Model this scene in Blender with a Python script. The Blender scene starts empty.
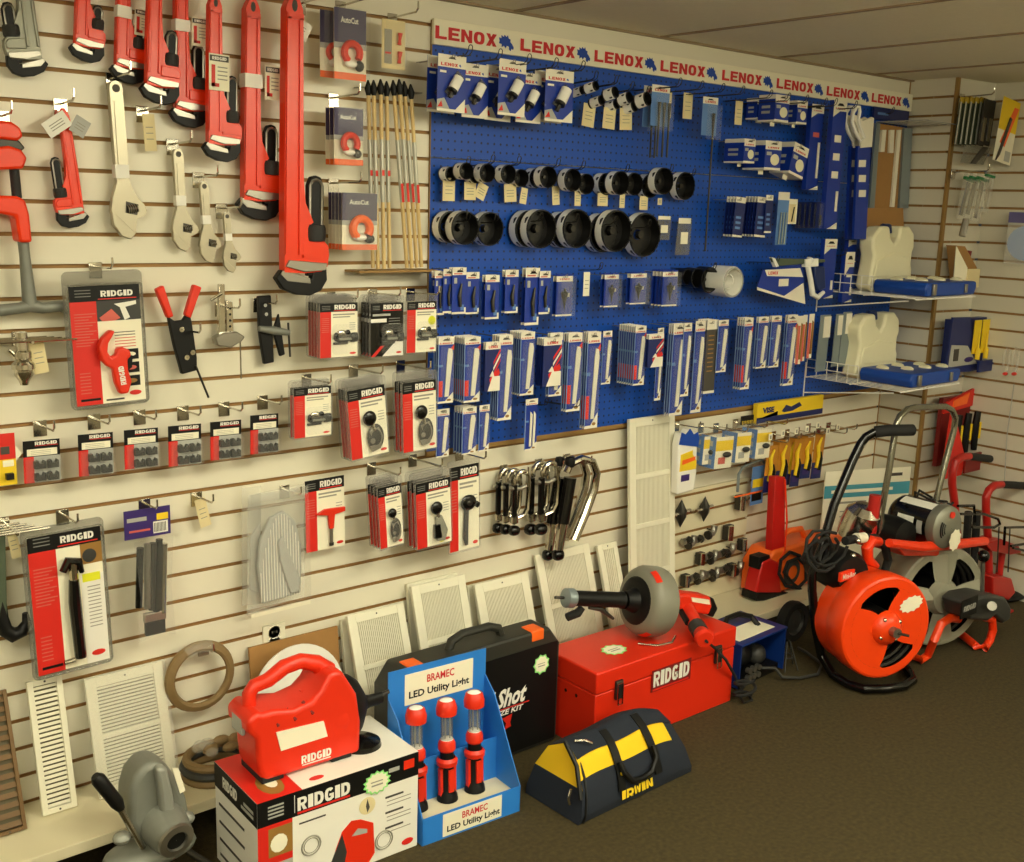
import bpy, math, random
from mathutils import Vector, Matrix
random.seed(7)
S = bpy.context.scene
COL = S.collection
PI = math.pi

# ---------------------------------------------------------------- camera
CF, YAW, PIT, ROL = 1098.906, 0.696268, 0.202530, 0.030358
CAMY, CAMZ = -2.769294, 1.686715
_f = Vector((math.sin(YAW)*math.cos(PIT), math.cos(YAW)*math.cos(PIT), -math.sin(PIT)))
_r = Vector((math.cos(YAW), -math.sin(YAW), 0)); _u = _r.cross(_f)
CR = math.cos(ROL)*_r + math.sin(ROL)*_u
CU = -math.sin(ROL)*_r + math.cos(ROL)*_u
CO = Vector((0, CAMY, CAMZ))
cd = bpy.data.cameras.new('camera'); cam = bpy.data.objects.new('camera', cd); COL.objects.link(cam)
cd.sensor_width = 36.0; cd.lens = CF*36/1024; cd.clip_start = 0.05
m = Matrix((CR, CU, -_f)).transposed().to_4x4(); m.translation = CO
cam.matrix_world = m; S.camera = cam

# ---------------------------------------------------------------- world, exposure, room lamps
S.view_settings.view_transform = 'Standard'; S.view_settings.look = 'None'
S.view_settings.gamma = 1.0; S.view_settings.use_curve_mapping = False
S.view_settings.exposure = -0.1
wd = bpy.data.worlds.new('world'); S.world = wd; wd.use_nodes = True
wd.node_tree.nodes['Background'].inputs[0].default_value = (0.9, 0.85, 0.7, 1)
wd.node_tree.nodes['Background'].inputs[1].default_value = 0.05
LAMPCOL = (1.0, 0.965, 0.76)
LAMPS = [(1.95, -2.0, 9), (-0.5, -2.0, 4), (1.95, -4.3, 9), (-0.5, -4.3, 6), (4.0, -3.6, 2)]
CEIL = 2.272
for i, (x, y, e) in enumerate(LAMPS):
    l = bpy.data.lights.new('ceiling_lamp_light', 'AREA'); l.shape = 'RECTANGLE'; l.size = 1.15; l.size_y = 0.52
    l.energy = e; l.color = LAMPCOL
    o = bpy.data.objects.new('ceiling_lamp_light', l); COL.objects.link(o); o.location = (x, y, CEIL-0.125)

# the place, in metres: main slat wall is y = 0, x runs along it, floor z = 0
PT = 0.0762                      # pitch of the slats
def gz(i): return 0.90 + (15-i)*PT
XA, YB, XC = 4.526, -0.213, 4.821
SHELF_Z, SHELF_Y = 0.135, -0.262

def ray(u, v):
    return (u-512)/CF*CR - (v-431)/CF*CU + _f
def W(u, v, d=0.0):              # the point seen at pixel u, v on the plane d in front of the main wall
    r = ray(u, v); return CO + r*((-d-CO.y)/r.y)
def G(u, v, z=0.0):              # ... on the level z
    r = ray(u, v); return CO + r*((z-CO.z)/r.z)
def X(u, v, x):                  # ... on the plane at x
    r = ray(u, v); return CO + r*((x-CO.x)/r.x)

# ---------------------------------------------------------------- materials
def lin(c):
    return tuple(((x/255)/12.92 if x/255 <= .04045 else ((x/255+.055)/1.055)**2.4) for x in c)
_mats = {}
def M(name, rgb=None, rough=.5, metal=0.0, noise=0.0, nscale=30, bump=0.0, bscale=200, alpha=None, spec=None, emit=None, es=1.0):
    if name in _mats: return _mats[name]
    mt = bpy.data.materials.new(name); mt.use_nodes = True; _mats[name] = mt
    nt = mt.node_tree; b = nt.nodes['Principled BSDF']
    c = lin(rgb) + (1,)
    b.inputs['Base Color'].default_value = c
    b.inputs['Roughness'].default_value = rough; b.inputs['Metallic'].default_value = metal
    if spec is not None: b.inputs['Specular IOR Level'].default_value = spec
    if noise:
        tc = nt.nodes.new('ShaderNodeTexCoord'); n = nt.nodes.new('ShaderNodeTexNoise'); n.inputs['Scale'].default_value = nscale
        n.inputs['Detail'].default_value = 4
        mx = nt.nodes.new('ShaderNodeMix'); mx.data_type = 'RGBA'
        mx.inputs[6].default_value = tuple(x*(1-noise) for x in c[:3])+(1,); mx.inputs[7].default_value = tuple(min(1, x*(1+noise)) for x in c[:3])+(1,)
        nt.links.new(tc.outputs['Object'], n.inputs['Vector']); nt.links.new(n.outputs['Fac'], mx.inputs[0]); nt.links.new(mx.outputs[2], b.inputs['Base Color'])
    if bump:
        tc = nt.nodes.new('ShaderNodeTexCoord'); n = nt.nodes.new('ShaderNodeTexNoise'); n.inputs['Scale'].default_value = bscale
        bp = nt.nodes.new('ShaderNodeBump'); bp.inputs['Strength'].default_value = bump; bp.inputs['Distance'].default_value = .002
        nt.links.new(tc.outputs['Object'], n.inputs['Vector']); nt.links.new(n.outputs['Fac'], bp.inputs['Height']); nt.links.new(bp.outputs['Normal'], b.inputs['Normal'])
    if alpha is not None:
        b.inputs['Alpha'].default_value = alpha
    if emit is not None:
        b.inputs['Emission Color'].default_value = lin(emit)+(1,); b.inputs['Emission Strength'].default_value = es
    return mt
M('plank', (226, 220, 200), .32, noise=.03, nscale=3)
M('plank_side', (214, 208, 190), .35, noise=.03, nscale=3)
M('groove', (158, 118, 66), .7, noise=.15, nscale=40)
M('trim_wood', (150, 116, 62), .6, noise=.15, nscale=20)
M('ceil', (238, 232, 208), .9, noise=.05, nscale=60, bump=.4, bscale=120)
M('ceil_grid', (150, 128, 98), .6)
M('paint', (214, 204, 178), .7)
M('carpet', (60, 50, 20), .95, noise=.75, nscale=75, bump=1.0, bscale=300)
M('shelf', (226, 216, 184), .4, noise=.04, nscale=8)
M('black', (11, 11, 11), .5, spec=.3); M('blackgloss', (7, 7, 8), .2); M('rubber', (22, 22, 22), .8)
M('darkgrey', (52, 52, 50), .5); M('grey', (120, 120, 116), .5); M('lightgrey', (170, 170, 164), .5)
M('white', (235, 232, 222), .45); M('whitegloss', (240, 238, 230), .2); M('cream', (226, 216, 176), .5)
M('ventwhite', (232, 228, 206), .4); M('ventbrown', (112, 84, 48), .5)
M('red', (238, 56, 14), .32, noise=.05, nscale=25); M('redflat', (212, 34, 22), .5); M('darkred', (120, 20, 18), .5)
M('redplastic', (224, 46, 18), .4); M('orange', (246, 104, 30), .42); M('orangered', (240, 66, 12), .35)
M('toolboxred', (216, 42, 16), .35)
M('chrome', (205, 200, 188), .18, 1.0); M('steel', (160, 156, 146), .35, .9); M('darksteel', (70, 68, 64), .4, .8)
M('nickel', (180, 172, 150), .34, .6); M('alu', (140, 140, 128), .45, .6); M('castgrey', (126, 128, 120), .5, .3, noise=.12, nscale=30)
M('drumgrey', (128, 126, 112), .45); M('drumlight', (146, 144, 126), .42); M('blade', (222, 218, 200), .4); M('knurl', (34, 34, 34), .5, bump=1.0, bscale=500)
M('lenoxblue', (6, 66, 168), .5); M('packblue', (10, 48, 148), .4); M('deepblue', (18, 34, 96), .4); M('skyblue', (40, 124, 214), .5); M('navy', (22, 30, 44), .85, noise=.2, nscale=200, bump=.5, bscale=900)
M('lenoxred', (204, 30, 36), .5); M('yellow', (236, 200, 30), .6); M('ybag', (240, 196, 20), .8, bump=.5, bscale=900)
M('stickerlime', (226, 226, 40), .5); M('paper', (238, 232, 208), .7); M('tagpaper', (224, 208, 160), .7)
M('wood', (214, 186, 128), .6, noise=.1, nscale=60); M('silverfoil', (186, 184, 170), .4, .3); M('kraft', (160, 118, 66), .8, noise=.08, nscale=30)
M('brownstrap', (128, 104, 66), .6, noise=.12, nscale=80); M('printgrey', (150, 146, 134), .6); M('printdark', (70, 66, 60), .6)
M('pink', (206, 96, 84), .5); M('purple', (54, 36, 108), .45); M('green', (40, 120, 70), .5); M('teal', (70, 150, 170), .5)
M('clear', (235, 235, 228), .06, alpha=.04); M('clearbag', (236, 234, 222), .12, alpha=.17, bump=1.0, bscale=40); M('clearmid', (160, 156, 150), .1, alpha=.2); M('smoke', (130, 128, 118), .12, alpha=.4)
M('blueprint', (90, 130, 190), .5); M('holesawblack', (16, 15, 14), .4); M('goldbrown', (150, 110, 50), .5); M('ivory', (232, 226, 192), .5, bump=.6, bscale=30)
M('lampglow', (255, 250, 235), .5, emit=(252, 246, 214), es=18.5)
M('bulbwhite', (250, 248, 240), .15); M('greenpaint', (80, 92, 74), .5, .2)

# ---------------------------------------------------------------- mesh builder
_textcache = {}
def _rect(a, b, c, d): return [(a, b), (c, b), (c, d), (a, d)]
def _ring(ang0, ang1, sx, sy, n=14, x0=0, x1=1, y0=0, y1=1):
    cx, cy, rx, ry = (x0+x1)/2, (y0+y1)/2, (x1-x0)/2, (y1-y0)/2; out = []
    def p(a, kx, ky):
        c, s_ = math.cos(a), math.sin(a); return (cx+kx*math.copysign(abs(c)**.75, c), cy+ky*math.copysign(abs(s_)**.75, s_))
    for i in range(n):
        a = math.radians(ang0+(ang1-ang0)*i/n); b = math.radians(ang0+(ang1-ang0)*(i+1)/n)
        out.append([p(a, rx, ry), p(b, rx, ry), p(b, rx-sx, ry-sy), p(a, rx-sx, ry-sy)])
    return out
S_, H_ = .34, .22
GLYPH = {
    'L': [_rect(0, 0, S_, 1), _rect(S_, 0, 1, H_)],
    'E': [_rect(0, 0, S_, 1), _rect(S_, 0, 1, H_), _rect(S_, 1-H_, 1, 1), _rect(S_, .39, .9, .61)],
    'N': [_rect(0, 0, .32, 1), _rect(.68, 0, 1, 1), [(.32, 1), (.32, .55), (.68, 0), (.68, .45)]],
    'O': _ring(0, 360, S_, H_, 20), 'I': [_rect(.28, 0, .72, 1)],
    'X': [[(0, 0), (.38, 0), (1, 1), (.62, 1)], [(0, 1), (.32, .5), (.5, .62), (.38, 1)], [(1, 0), (.68, .5), (.5, .38), (.62, 0)]],
    'D': [_rect(0, 0, S_, 1)]+_ring(-90, 90, S_, H_, 10, x0=-.4)+[_rect(S_*.9, 0, .36, H_), _rect(S_*.9, 1-H_, .36, 1)],
    'R': [_rect(0, 0, S_, 1)]+_ring(-90, 90, .3, H_*.9, 10, x0=0, y0=.38)+[_rect(S_*.9, .38, .52, .57), _rect(S_*.9, .81, .52, 1), [(.38, .42), (.7, .42), (1, 0), (.62, 0)]],
    'G': _ring(40, 320, S_, H_, 16)+[_rect(.66, .12, 1, .5), _rect(.5, .36, 1, .54)],
    'W': [[(0, 1), (.26, 1), (.36, 0), (.12, 0)], [(.36, 0), (.30, .3), (.42, .9), (.56, .9)], [(.44, .9), (.58, .9), (.70, .3), (.64, 0)], [(.74, 1), (1, 1), (.88, 0), (.64, 0)]],
}
def block_geo(word):
    V = []; F = []; n = len(word); wd_ = [.55 if c == 'I' else 1 for c in word]; gap = .13; tot = sum(wd_)+gap*(n-1); x = 0
    for c, w in zip(word, wd_):
        for k, poly in enumerate(GLYPH[c]):
            b = len(V)
            for px_, py_ in poly:
                xx = (px_-.28)/.44 if c == 'I' else px_
                V.append(((x+xx*w)/tot-.5, py_-.5))
            F.append(tuple(range(b, b+len(poly))))
        x += w+gap
    return V, F
def text_geo(s, bold=.03):
    k = (s, bold)
    if k not in _textcache and s in ('LENOX', 'RIDGID', 'IRWIN'): _textcache[k] = block_geo(s)
    if k not in _textcache:
        c = bpy.data.curves.new('t', 'FONT'); c.body = s; c.resolution_u = 2; c.offset = bold; c.fill_mode = 'FRONT'
        c.align_x = 'CENTER'
        o = bpy.data.objects.new('t', c); COL.objects.link(o)
        me = bpy.data.meshes.new_from_object(o)
        V = [(v.co.x, v.co.y) for v in me.vertices]; F = [tuple(p.vertices) for p in me.polygons]
        bpy.data.objects.remove(o); bpy.data.curves.remove(c); bpy.data.meshes.remove(me)
        x0 = min(v[0] for v in V); x1 = max(v[0] for v in V); y0 = min(v[1] for v in V); y1 = max(v[1] for v in V)
        V = [((x-x0)/(x1-x0)-.5, (y-y0)/(y1-y0)-.5) for x, y in V]
        _textcache[k] = (V, F)
    return _textcache[k]

def frame_of(d, up=None):
    d = Vector(d).normalized(); a = Vector(up) if up else (Vector((0, 0, 1)) if abs(d.z) < .9 else Vector((1, 0, 0)))
    x = a.cross(d).normalized(); y = d.cross(x); return x, y, d

class MB:
    def __init__(s): s.v = []; s.f = []; s.m = []; s.mats = []; s.T = Matrix.Identity(4)
    def mi(s, m):
        if m not in s.mats: s.mats.append(m)
        return s.mats.index(m)
    def add(s, V, F, m):
        b = len(s.v); k = s.mi(m)
        for p in V: s.v.append(s.T @ Vector(p))
        for f in F: s.f.append([b+i for i in f]); s.m.append(k)
        return s
    def quad(s, a, b, c, d, m): return s.add([a, b, c, d], [(0, 1, 2, 3)], m)
    def box(s, x0, x1, y0, y1, z0, z1, m):
        V = [(x, y, z) for x in (x0, x1) for y in (y0, y1) for z in (z0, z1)]
        return s.add(V, [(0, 1, 3, 2), (4, 6, 7, 5), (0, 4, 5, 1), (2, 3, 7, 6), (0, 2, 6, 4), (1, 5, 7, 3)], m)
    def cbox(s, c, sz, m):
        return s.box(c[0]-sz[0]/2, c[0]+sz[0]/2, c[1]-sz[1]/2, c[1]+sz[1]/2, c[2]-sz[2]/2, c[2]+sz[2]/2, m)
    def prism(s, P, y0, y1, m, ms=None):     # P: outline in x, z ; extruded from y0 (front) to y1
        n = len(P); ar = sum(P[i][0]*P[(i+1) % n][1]-P[(i+1) % n][0]*P[i][1] for i in range(n))
        if ar < 0: P = P[::-1]
        V = [(x, y0, z) for x, z in P]+[(x, y1, z) for x, z in P]
        s.add(V, [tuple(range(n)), tuple(range(2*n-1, n-1, -1))], m)
        b = len(s.v)-2*n; k = s.mi(ms or m)
        for i in range(n):
            j = (i+1) % n; s.f.append([b+i, b+i+n, b+j+n, b+j]); s.m.append(k)
        return s
    def tube(s, P, r, m, n=8, caps=True, closed=False):
        P = [Vector(p) for p in P]; N = len(P); R = r if isinstance(r, (list, tuple)) else [r]*N
        V = []; F = []; px = None
        for i, p in enumerate(P):
            if closed: d = P[(i+1) % N]-P[i-1]
            else: d = P[min(i+1, N-1)]-P[max(i-1, 0)]
            d = d.normalized() if d.length > 1e-9 else Vector((0, 0, 1))
            if px is None: x, y, _ = frame_of(d)
            else:
                x = px-d*px.dot(d); x = x.normalized() if x.length > 1e-6 else frame_of(d)[0]; y = d.cross(x)
            px = x
            for k in range(n):
                a = 2*PI*k/n; V.append(p+R[i]*(math.cos(a)*x+math.sin(a)*y))
        for i in range(N if closed else N-1):
            a = i*n; b = ((i+1) % N)*n
            for k in range(n): F.append((a+k, a+(k+1) % n, b+(k+1) % n, b+k))
        if caps and not closed: F += [tuple(range(n-1, -1, -1)), tuple(range((N-1)*n, N*n))]
        return s.add(V, F, m)
    def lathe(s, prof, m, o=(0, 0, 0), d=(0, 0, 1), n=24, up=None, a0=0, a1=2*PI, caps=False):
        x, y, z = frame_of(d, up); o = Vector(o); full = a1-a0 > 2*PI-1e-4; K = n if full else n+1
        V = []; F = []
        for r, h in prof:
            for k in range(K):
                a = a0+(a1-a0)*k/n; V.append(o+z*h+r*(math.cos(a)*x+math.sin(a)*y))
        for i in range(len(prof)-1):
            for k in range(n):
                j = (k+1) % K; F.append((i*K+k, i*K+j, (i+1)*K+j, (i+1)*K+k))
        if caps: F += [tuple(range(K-1, -1, -1)), tuple(range((len(prof)-1)*K, len(prof)*K))]
        return s.add(V, F, m)
    def cyl(s, a, b, r, m, n=16, r2=None):
        return s.tube([a, b], [r, r if r2 is None else r2], m, n)
    def ball(s, c, r, m, n=12, h=8, sq=1.0):
        rx, ry, rz = r if isinstance(r, (tuple, list)) else (r, r, r); V = []; F = []
        def pw(t): return math.copysign(abs(t)**sq, t)
        for i in range(h+1):
            t = PI*i/h-PI/2
            for k in range(n):
                a = 2*PI*k/n; V.append((c[0]+rx*pw(math.cos(t))*pw(math.cos(a)), c[1]+ry*pw(math.cos(t))*pw(math.sin(a)), c[2]+rz*pw(math.sin(t))))
        for i in range(h):
            for k in range(n): F.append((i*n+k, i*n+(k+1) % n, (i+1)*n+(k+1) % n, (i+1)*n+k))
        return s.add(V, F, m)
    def text(s, t, cx, cz, w, h, y, m, bold=.03, R=None):    # lettering in the x-z plane facing -y
        V, F = text_geo(t, bold)
        T = s.T
        if R is not None: s.T = T @ R
        s.add([(cx+x*w, y, cz+z*h) for x, z in V], F, m); s.T = T
        return s
    def build(s, name, parent=None, bevel=0, smooth=35, loc=None, seg=2, sub=0):
        me = bpy.data.meshes.new(name); me.from_pydata([tuple(v) for v in s.v], [], s.f)
        for mm in s.mats: me.materials.append(_mats[mm])
        me.polygons.foreach_set('material_index', s.m)
        if smooth:
            me.polygons.foreach_set('use_smooth', [True]*len(s.f)); me.update()
            try: me.set_sharp_from_angle(angle=math.radians(smooth))
            except Exception: pass
        me.update()
        o = bpy.data.objects.new(name, me); COL.objects.link(o)
        if parent: o.parent = parent
        if loc is not None: o.location = loc
        if bevel:
            b = o.modifiers.new('edge', 'BEVEL'); b.width = bevel; b.segments = seg; b.limit_method = 'ANGLE'; b.angle_limit = math.radians(40)
        if sub:
            b = o.modifiers.new('sub', 'SUBSURF'); b.levels = sub; b.render_levels = sub
        return o

def tag(o, label, cat, group=None, kind=None):
    o['label'] = label; o['category'] = cat
    if group: o['group'] = group
    if kind: o['kind'] = kind
    return o
def thing(name, label, cat, loc=(0, 0, 0), rot=(0, 0, 0), group=None):
    o = bpy.data.objects.new(name, None); COL.objects.link(o); o.location = loc; o.rotation_euler = rot
    o.empty_display_size = .05
    return tag(o, label, cat, group)
def struct(o): o['kind'] = 'structure'; return o
def copy_tree(o, parent=None):
    c = o.copy(); COL.objects.link(c)
    if parent is not None: c.parent = parent
    for ch in o.children: copy_tree(ch, c)
    return c
def rad(d): return math.radians(d)
ORD = ['first', 'second', 'third', 'fourth', 'fifth', 'sixth', 'seventh', 'eighth', 'ninth', 'tenth', 'eleventh', 'twelfth', 'thirteenth', 'fourteenth', 'fifteenth', 'sixteenth', 'seventeenth', 'eighteenth', 'nineteenth', 'twentieth',
       'twenty-first', 'twenty-second', 'twenty-third', 'twenty-fourth', 'twenty-fifth', 'twenty-sixth', 'twenty-seventh', 'twenty-eighth', 'twenty-ninth', 'thirtieth']
def arc(cx, cz, r, a0, a1, n=8):
    return [(cx+r*math.cos(rad(a0+(a1-a0)*i/n)), cz+r*math.sin(rad(a0+(a1-a0)*i/n))) for i in range(n+1)]
def rrect(x0, x1, z0, z1, r, n=4):
    return arc(x1-r, z0+r, r, -90, 0, n)+arc(x1-r, z1-r, r, 0, 90, n)+arc(x0+r, z1-r, r, 90, 180, n)+arc(x0+r, z0+r, r, 180, 270, n)

# ---------------------------------------------------------------- the room
def slat_profile(z0, z1, gs):
    """(distance out from the wall core, z, material) runs of a slat wall from z0 up to z1 with a groove at every z in gs"""
    prof = [(0, z0)]; mats = []
    for g in sorted(gs):
        prof += [(0, g-.0050), (.010, g-.0050), (.010, g+.0050), (0, g+.0050)]; mats += ['p', 'g', 'g', 'g']
    prof.append((0, z1)); mats.append('p')
    return prof, mats
GS = [gz(i) for i in range(-2, 26)]
def slat_wall(name, a, b, inward, mat, z0=0.0):
    """from point a to point b (x, y) ; inward: unit vector from the room into the wall"""
    prof, mats = slat_profile(z0, CEIL, [g for g in GS if g > z0])
    mb = MB()
    for i, mm in enumerate(mats):
        (d0, h0), (d1, h1) = prof[i], prof[i+1]
        P = [(q[0]+inward[0]*d, q[1]+inward[1]*d, h) for q, d, h in ((a, d0, h0), (b, d0, h0), (b, d1, h1), (a, d1, h1))]
        mb.quad(*P, 'groove' if mm == 'g' else mat)
    # back face so that the wall has its thickness
    t = .1
    P = [(q[0]+inward[0]*t, q[1]+inward[1]*t, h) for q, h in ((b, z0), (a, z0), (a, CEIL), (b, CEIL))]
    mb.quad(*P, 'paint')
    return struct(mb.build(name, smooth=0))
XL, YN = -3.2, -6.2
slat_wall('wall_back', (XL, 0), (XA, 0), (0, 1), 'plank')
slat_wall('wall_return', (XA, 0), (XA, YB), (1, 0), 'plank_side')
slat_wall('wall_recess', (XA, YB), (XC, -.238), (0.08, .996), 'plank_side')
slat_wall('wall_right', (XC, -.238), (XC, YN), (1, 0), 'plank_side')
struct(MB().box(XL-.1, XL, YN, .1, 0, CEIL, 'paint').build('wall_left', smooth=0))
struct(MB().box(XL, XC+.1, YN-.1, YN, 0, CEIL, 'paint').build('wall_front', smooth=0))
struct(MB().box(XL-.1, XC+.1, YN-.1, .1, -.05, 0, 'carpet').build('floor', smooth=0))
struct(MB().box(XL-.1, XC+.1, YN-.1, .1, CEIL, CEIL+.05, 'ceil').build('ceiling', smooth=0))
# ceiling grid strips: runners square to the main wall, and cross strips
gb = MB(); xs = [2.918+.655*k for k in range(-9, 3)]
for x in xs: gb.box(x-.010, x+.010, YN, -.004, CEIL-.004, CEIL, 'ceil_grid')
for k in range(1, 6): gb.box(XL, XC, -1.25*k-.010, -1.25*k+.010, CEIL-.0035, CEIL, 'ceil_grid')
gb.box(XL, XA, -.02, -.0, CEIL-.006, CEIL, 'ceil_grid')
struct(gb.build('trim_1', smooth=0))
struct(MB().box(XA-.004, XA+.018, YB-.012, YB+.0, 0, CEIL, 'trim_wood').build('trim_2', smooth=0))
struct(MB().cyl((XA-.002, -.002, 0.1), (XA-.002, -.002, CEIL), .003, 'groove', 6).build('trim_3'))
# display ledge along the foot of the main wall
sh = MB(); sh.box(XL, XA, SHELF_Y, 0, SHELF_Z-.03, SHELF_Z, 'shelf'); sh.box(XL, XA, -.06, -.04, 0, SHELF_Z-.03, 'black')
struct(sh.build('trim_4', bevel=.002))
# ceiling lamp housings
for i, (x, y, e) in enumerate(LAMPS):
    t = thing('ceiling_lamp', 'wraparound fluorescent ceiling lamp over the shop floor', 'ceiling lamp', (x, y, CEIL), group='fluorescent ceiling lamps')
    MB().box(-.62, .62, -.3, .3, -.02, -.001, 'white').build('housing', t)
    MB().box(-.6, .6, -.27, .27, -.11, -.02, 'lampglow').build('diffuser', t, bevel=.02)
M('navyink', (58, 48, 84), .5)
M('steelblue', (140, 152, 156), .4, .5); M('navyplastic', (18, 40, 92), .45)
M('lenoxwhite', (232, 226, 208), .5)
M('ventdark', (96, 88, 66), .8)
M('amber', (196, 132, 40), .5)
M('skyblue2', (14, 66, 156), .45)
M('deepgreen', (52, 62, 44), .5); M('ochre', (186, 156, 40), .5)
M('lime', (150, 230, 130), .5); M('casegrey', (44, 44, 38), .5); M('unitblue', (12, 44, 112), .35); M('castlight', (150, 152, 144), .5, .3)
M('darkredpaint', (176, 28, 22), .35); M('dullsteel', (140, 138, 124), .25, .85)
M('blueedge', (120, 144, 190), .5)
M('pumpred', (198, 24, 20), .35)
# ---------------------------------------------------------------- helpers for things on the main wall
def lw(u, v, d=0):                # metres per pixel sideways at a spot
    return (W(u+5, v, d).x-W(u-5, v, d).x)/10
def hz(u, v, d=0): return (W(u, v-5, d).z-W(u, v+5, d).z)/10
def place(u0, v0, u1, v1, d):     # frame on the plane d from two pixels: origin, length, tilt (about y)
    a = W(u0, v0, d); b = W(u1, v1, d); k = a-b
    return b, k.length, math.atan2(k.x, k.z)
def loc2(pts, d, o):              # pixel outline -> local x, z about o, on the plane d
    return [((W(u, v, d)-o).x, (W(u, v, d)-o).z) for u, v in pts]
def hook(u, v, holds, L=.11, name='slatwall_hook', d0=0.0, group='slat wall hooks', tip=.018, plate=True):
    """wire hook that enters the wall at pixel u, v"""
    o = W(u, v, d0); t = thing(name, 'chrome wire hook '+holds, 'hook', o, group=None)
    if plate: MB().box(-.016, .016, -.004, 0, -.028, .012, 'chrome').build('back_plate', t, bevel=.001)
    MB().tube([(0, -.002, 0), (0, -L+.01, .004), (0, -L, .012), (0, -L, .012+tip)], .0028, 'chrome', 6).build('wire', t)
    return t
def price_tag(u0, v0, u1, v1, d, label, m='tagpaper', tilt=0, group=None, lines=True):
    o = W((u0+u1)/2, v0, d); w = abs(W(u1, v0, d).x-W(u0, v0, d).x); h = o.z-W((u0+u1)/2, v1, d).z
    mb = MB(); mb.box(-w/2, w/2, -.0008, .0008, -h, 0, m)
    if lines:
        for k in range(3): mb.box(-w*.3, w*.3, -.0012, -.0008, -h*(.35+.16*k)-.0015, -h*(.35+.16*k)+.0005, 'printgrey')
    ob = mb.build('price_tag'); ob.location = o; ob.rotation_euler = (0, rad(tilt), 0)
    return tag(ob, label, 'tag', group)

# ---------------------------------------------------------------- pipe wrenches
def pipe_wrench(top, bot, wpx, label, d=.03, mirror=False, body='red', hole=False, band=None, lbl=None, group=None, shank=5.0, extra=None):
    o, L, a = place(*top, *bot, d)
    s = wpx*lw(*bot, d); L = L/s; k = -1 if mirror else 1
    t = thing('pipe_wrench', label, 'wrench', o, (0, a, 0), group)
    def q(P): return [(x*s*k, z*s) for x, z in P]
    th = s*.3
    out = [(-.52, 0), (-.54, 4), (-.46, L-.9)] + [(-.46+.92*i/6*1.0, L-.9+.75*math.sin(PI*i/6)) for i in range(1, 6)] + \
        [(.46, L-.9), (.55, 4.6), (.66, 3.5), (1.12, 2.55), (.86, 2.35), (.8, 1.8), (1.0, 1.68), (1.75, 1.6), (2.0, 1.35), (2.05, .9), (1.95, .3), (1.6, .05), (.6, -.05)]
    mb = MB(); mb.prism(q(out), -th, th, body)
    # raised flanges down both sides of the handle with a sunk web between
    for e in (-1, 1):
        x0 = e*.50; x1 = e*.26
        mb.prism(q([(x0, .9), (x1, .9), (x1*.9, L-1.3), (x0*.86, L-1.3)]), -th*1.32, -th*.9, body)
    mb.prism(q([(-.46, L-1.4), (.46, L-1.4), (.44, L-1.1), (-.44, L-1.1)]), -th*1.32, -th*.9, body)
    mb.prism(q([(.5, .75), (1.9, .75), (1.95, 1.15), (1.7, 1.45), (.5, 1.5)]), -th*1.35, -th*.9, body)
    if hole:
        mb.prism(q([(.16*math.cos(PI*i/4), L-.75+.3*math.sin(PI*i/4)) for i in range(8)]), -th*1.02, -th*1.0, 'printdark')
    mb.build('handle', t, bevel=s*.07)
    MB().prism(q([(-.3, .62), (1.88, .48), (1.8, .12), (.62, .02), (-.5, .3)]), -th*1.45, -th*.6, 'steel').build('heel_jaw', t, bevel=s*.03)
    hj = MB()
    hj.prism(q([(-.62, .12), (-.95, -.3), (-.55, -.85), (.2, -1.15), (1.0, -1.2), (1.65, -.95), (2.0, -.4), (1.95, .3), (1.2, .3), (1.1, -.35)]), -th*.8, th*.8, 'black')
    sh = [(.86, -.2), (1.78, -.2), (1.8, shank-.5), (1.62, shank-.08), (1.32, shank), (1.04, shank-.08), (.86, shank-.5)]
    hj.prism(q(sh), -th*.55, th*.55, 'black')
    hjo = hj.build('hook_jaw', t, bevel=s*.06)
    MB().prism(q([(-.72, -.1), (-.6, .1), (.95, -.3), (1.0, -.58), (-.35, -.45)]), -th*.95, -th*.1, 'steel').build('jaw_teeth', hjo, bevel=s*.02)
    rim = [(.98, 2.4), (.98, shank-.5), (1.1, shank-.28), (1.32, shank-.2), (1.54, shank-.28), (1.66, shank-.5), (1.66, 2.4)]
    MB().tube([(x*s*k, -th*.62, z*s) for x, z in rim], s*.075, 'steel', 6).build('thread_edge', hjo)
    MB().lathe([(.1*s, 1.55*s), (.56*s, 1.6*s), (.6*s, 1.8*s), (.6*s, 2.25*s), (.54*s, 2.42*s), (.1*s, 2.45*s)], 'knurl', (1.32*s*k, 0, 0), n=18).build('nut', t)
    if band: # paper band round the handle at (from, to)
        MB().box(-.56*s, .56*s, -th*1.5, th*1.2, band[0]*s, band[1]*s, 'white').build('paper_band', t)
    if lbl:  # (x0, x1, z0, z1) card clipped to the handle
        x0, x1, z0, z1 = [c*s for c in lbl]; c = MB()
        c.box(x0, x1, -th*1.62, -th*1.5, z0, z1, 'paper')
        h = z1-z0; w = x1-x0
        c.box(x0+w*.04, x1-w*.04, -th*1.66, -th*1.62, z1-h*.2, z1-h*.04, 'printdark'); c.text('RIDGID', (x0+x1)/2, z1-h*.12, w*.7, h*.09, -th*1.68, 'white')
        c.box(x0+w*.12, x0+w*.3, -th*1.66, -th*1.62, z0+h*.1, z0+h*.7, 'redflat'); c.box(x0+w*.12, x0+w*.5, -th*1.66, -th*1.62, z0+h*.1, z0+h*.2, 'redflat')
        for i in range(4): c.box(x0+w*.42, x1-w*.1, -th*1.66, -th*1.62, z0+h*(.3+.11*i), z0+h*(.33+.11*i), 'printgrey')
        c.build('label_card', t)
    return t
pipe_wrench((22, -22), (34, 60), 14, 'grey aluminium pipe wrench hanging tilted in the top corner, the only one not red', mirror=True, body='alu', shank=4.0, d=.035)
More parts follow.
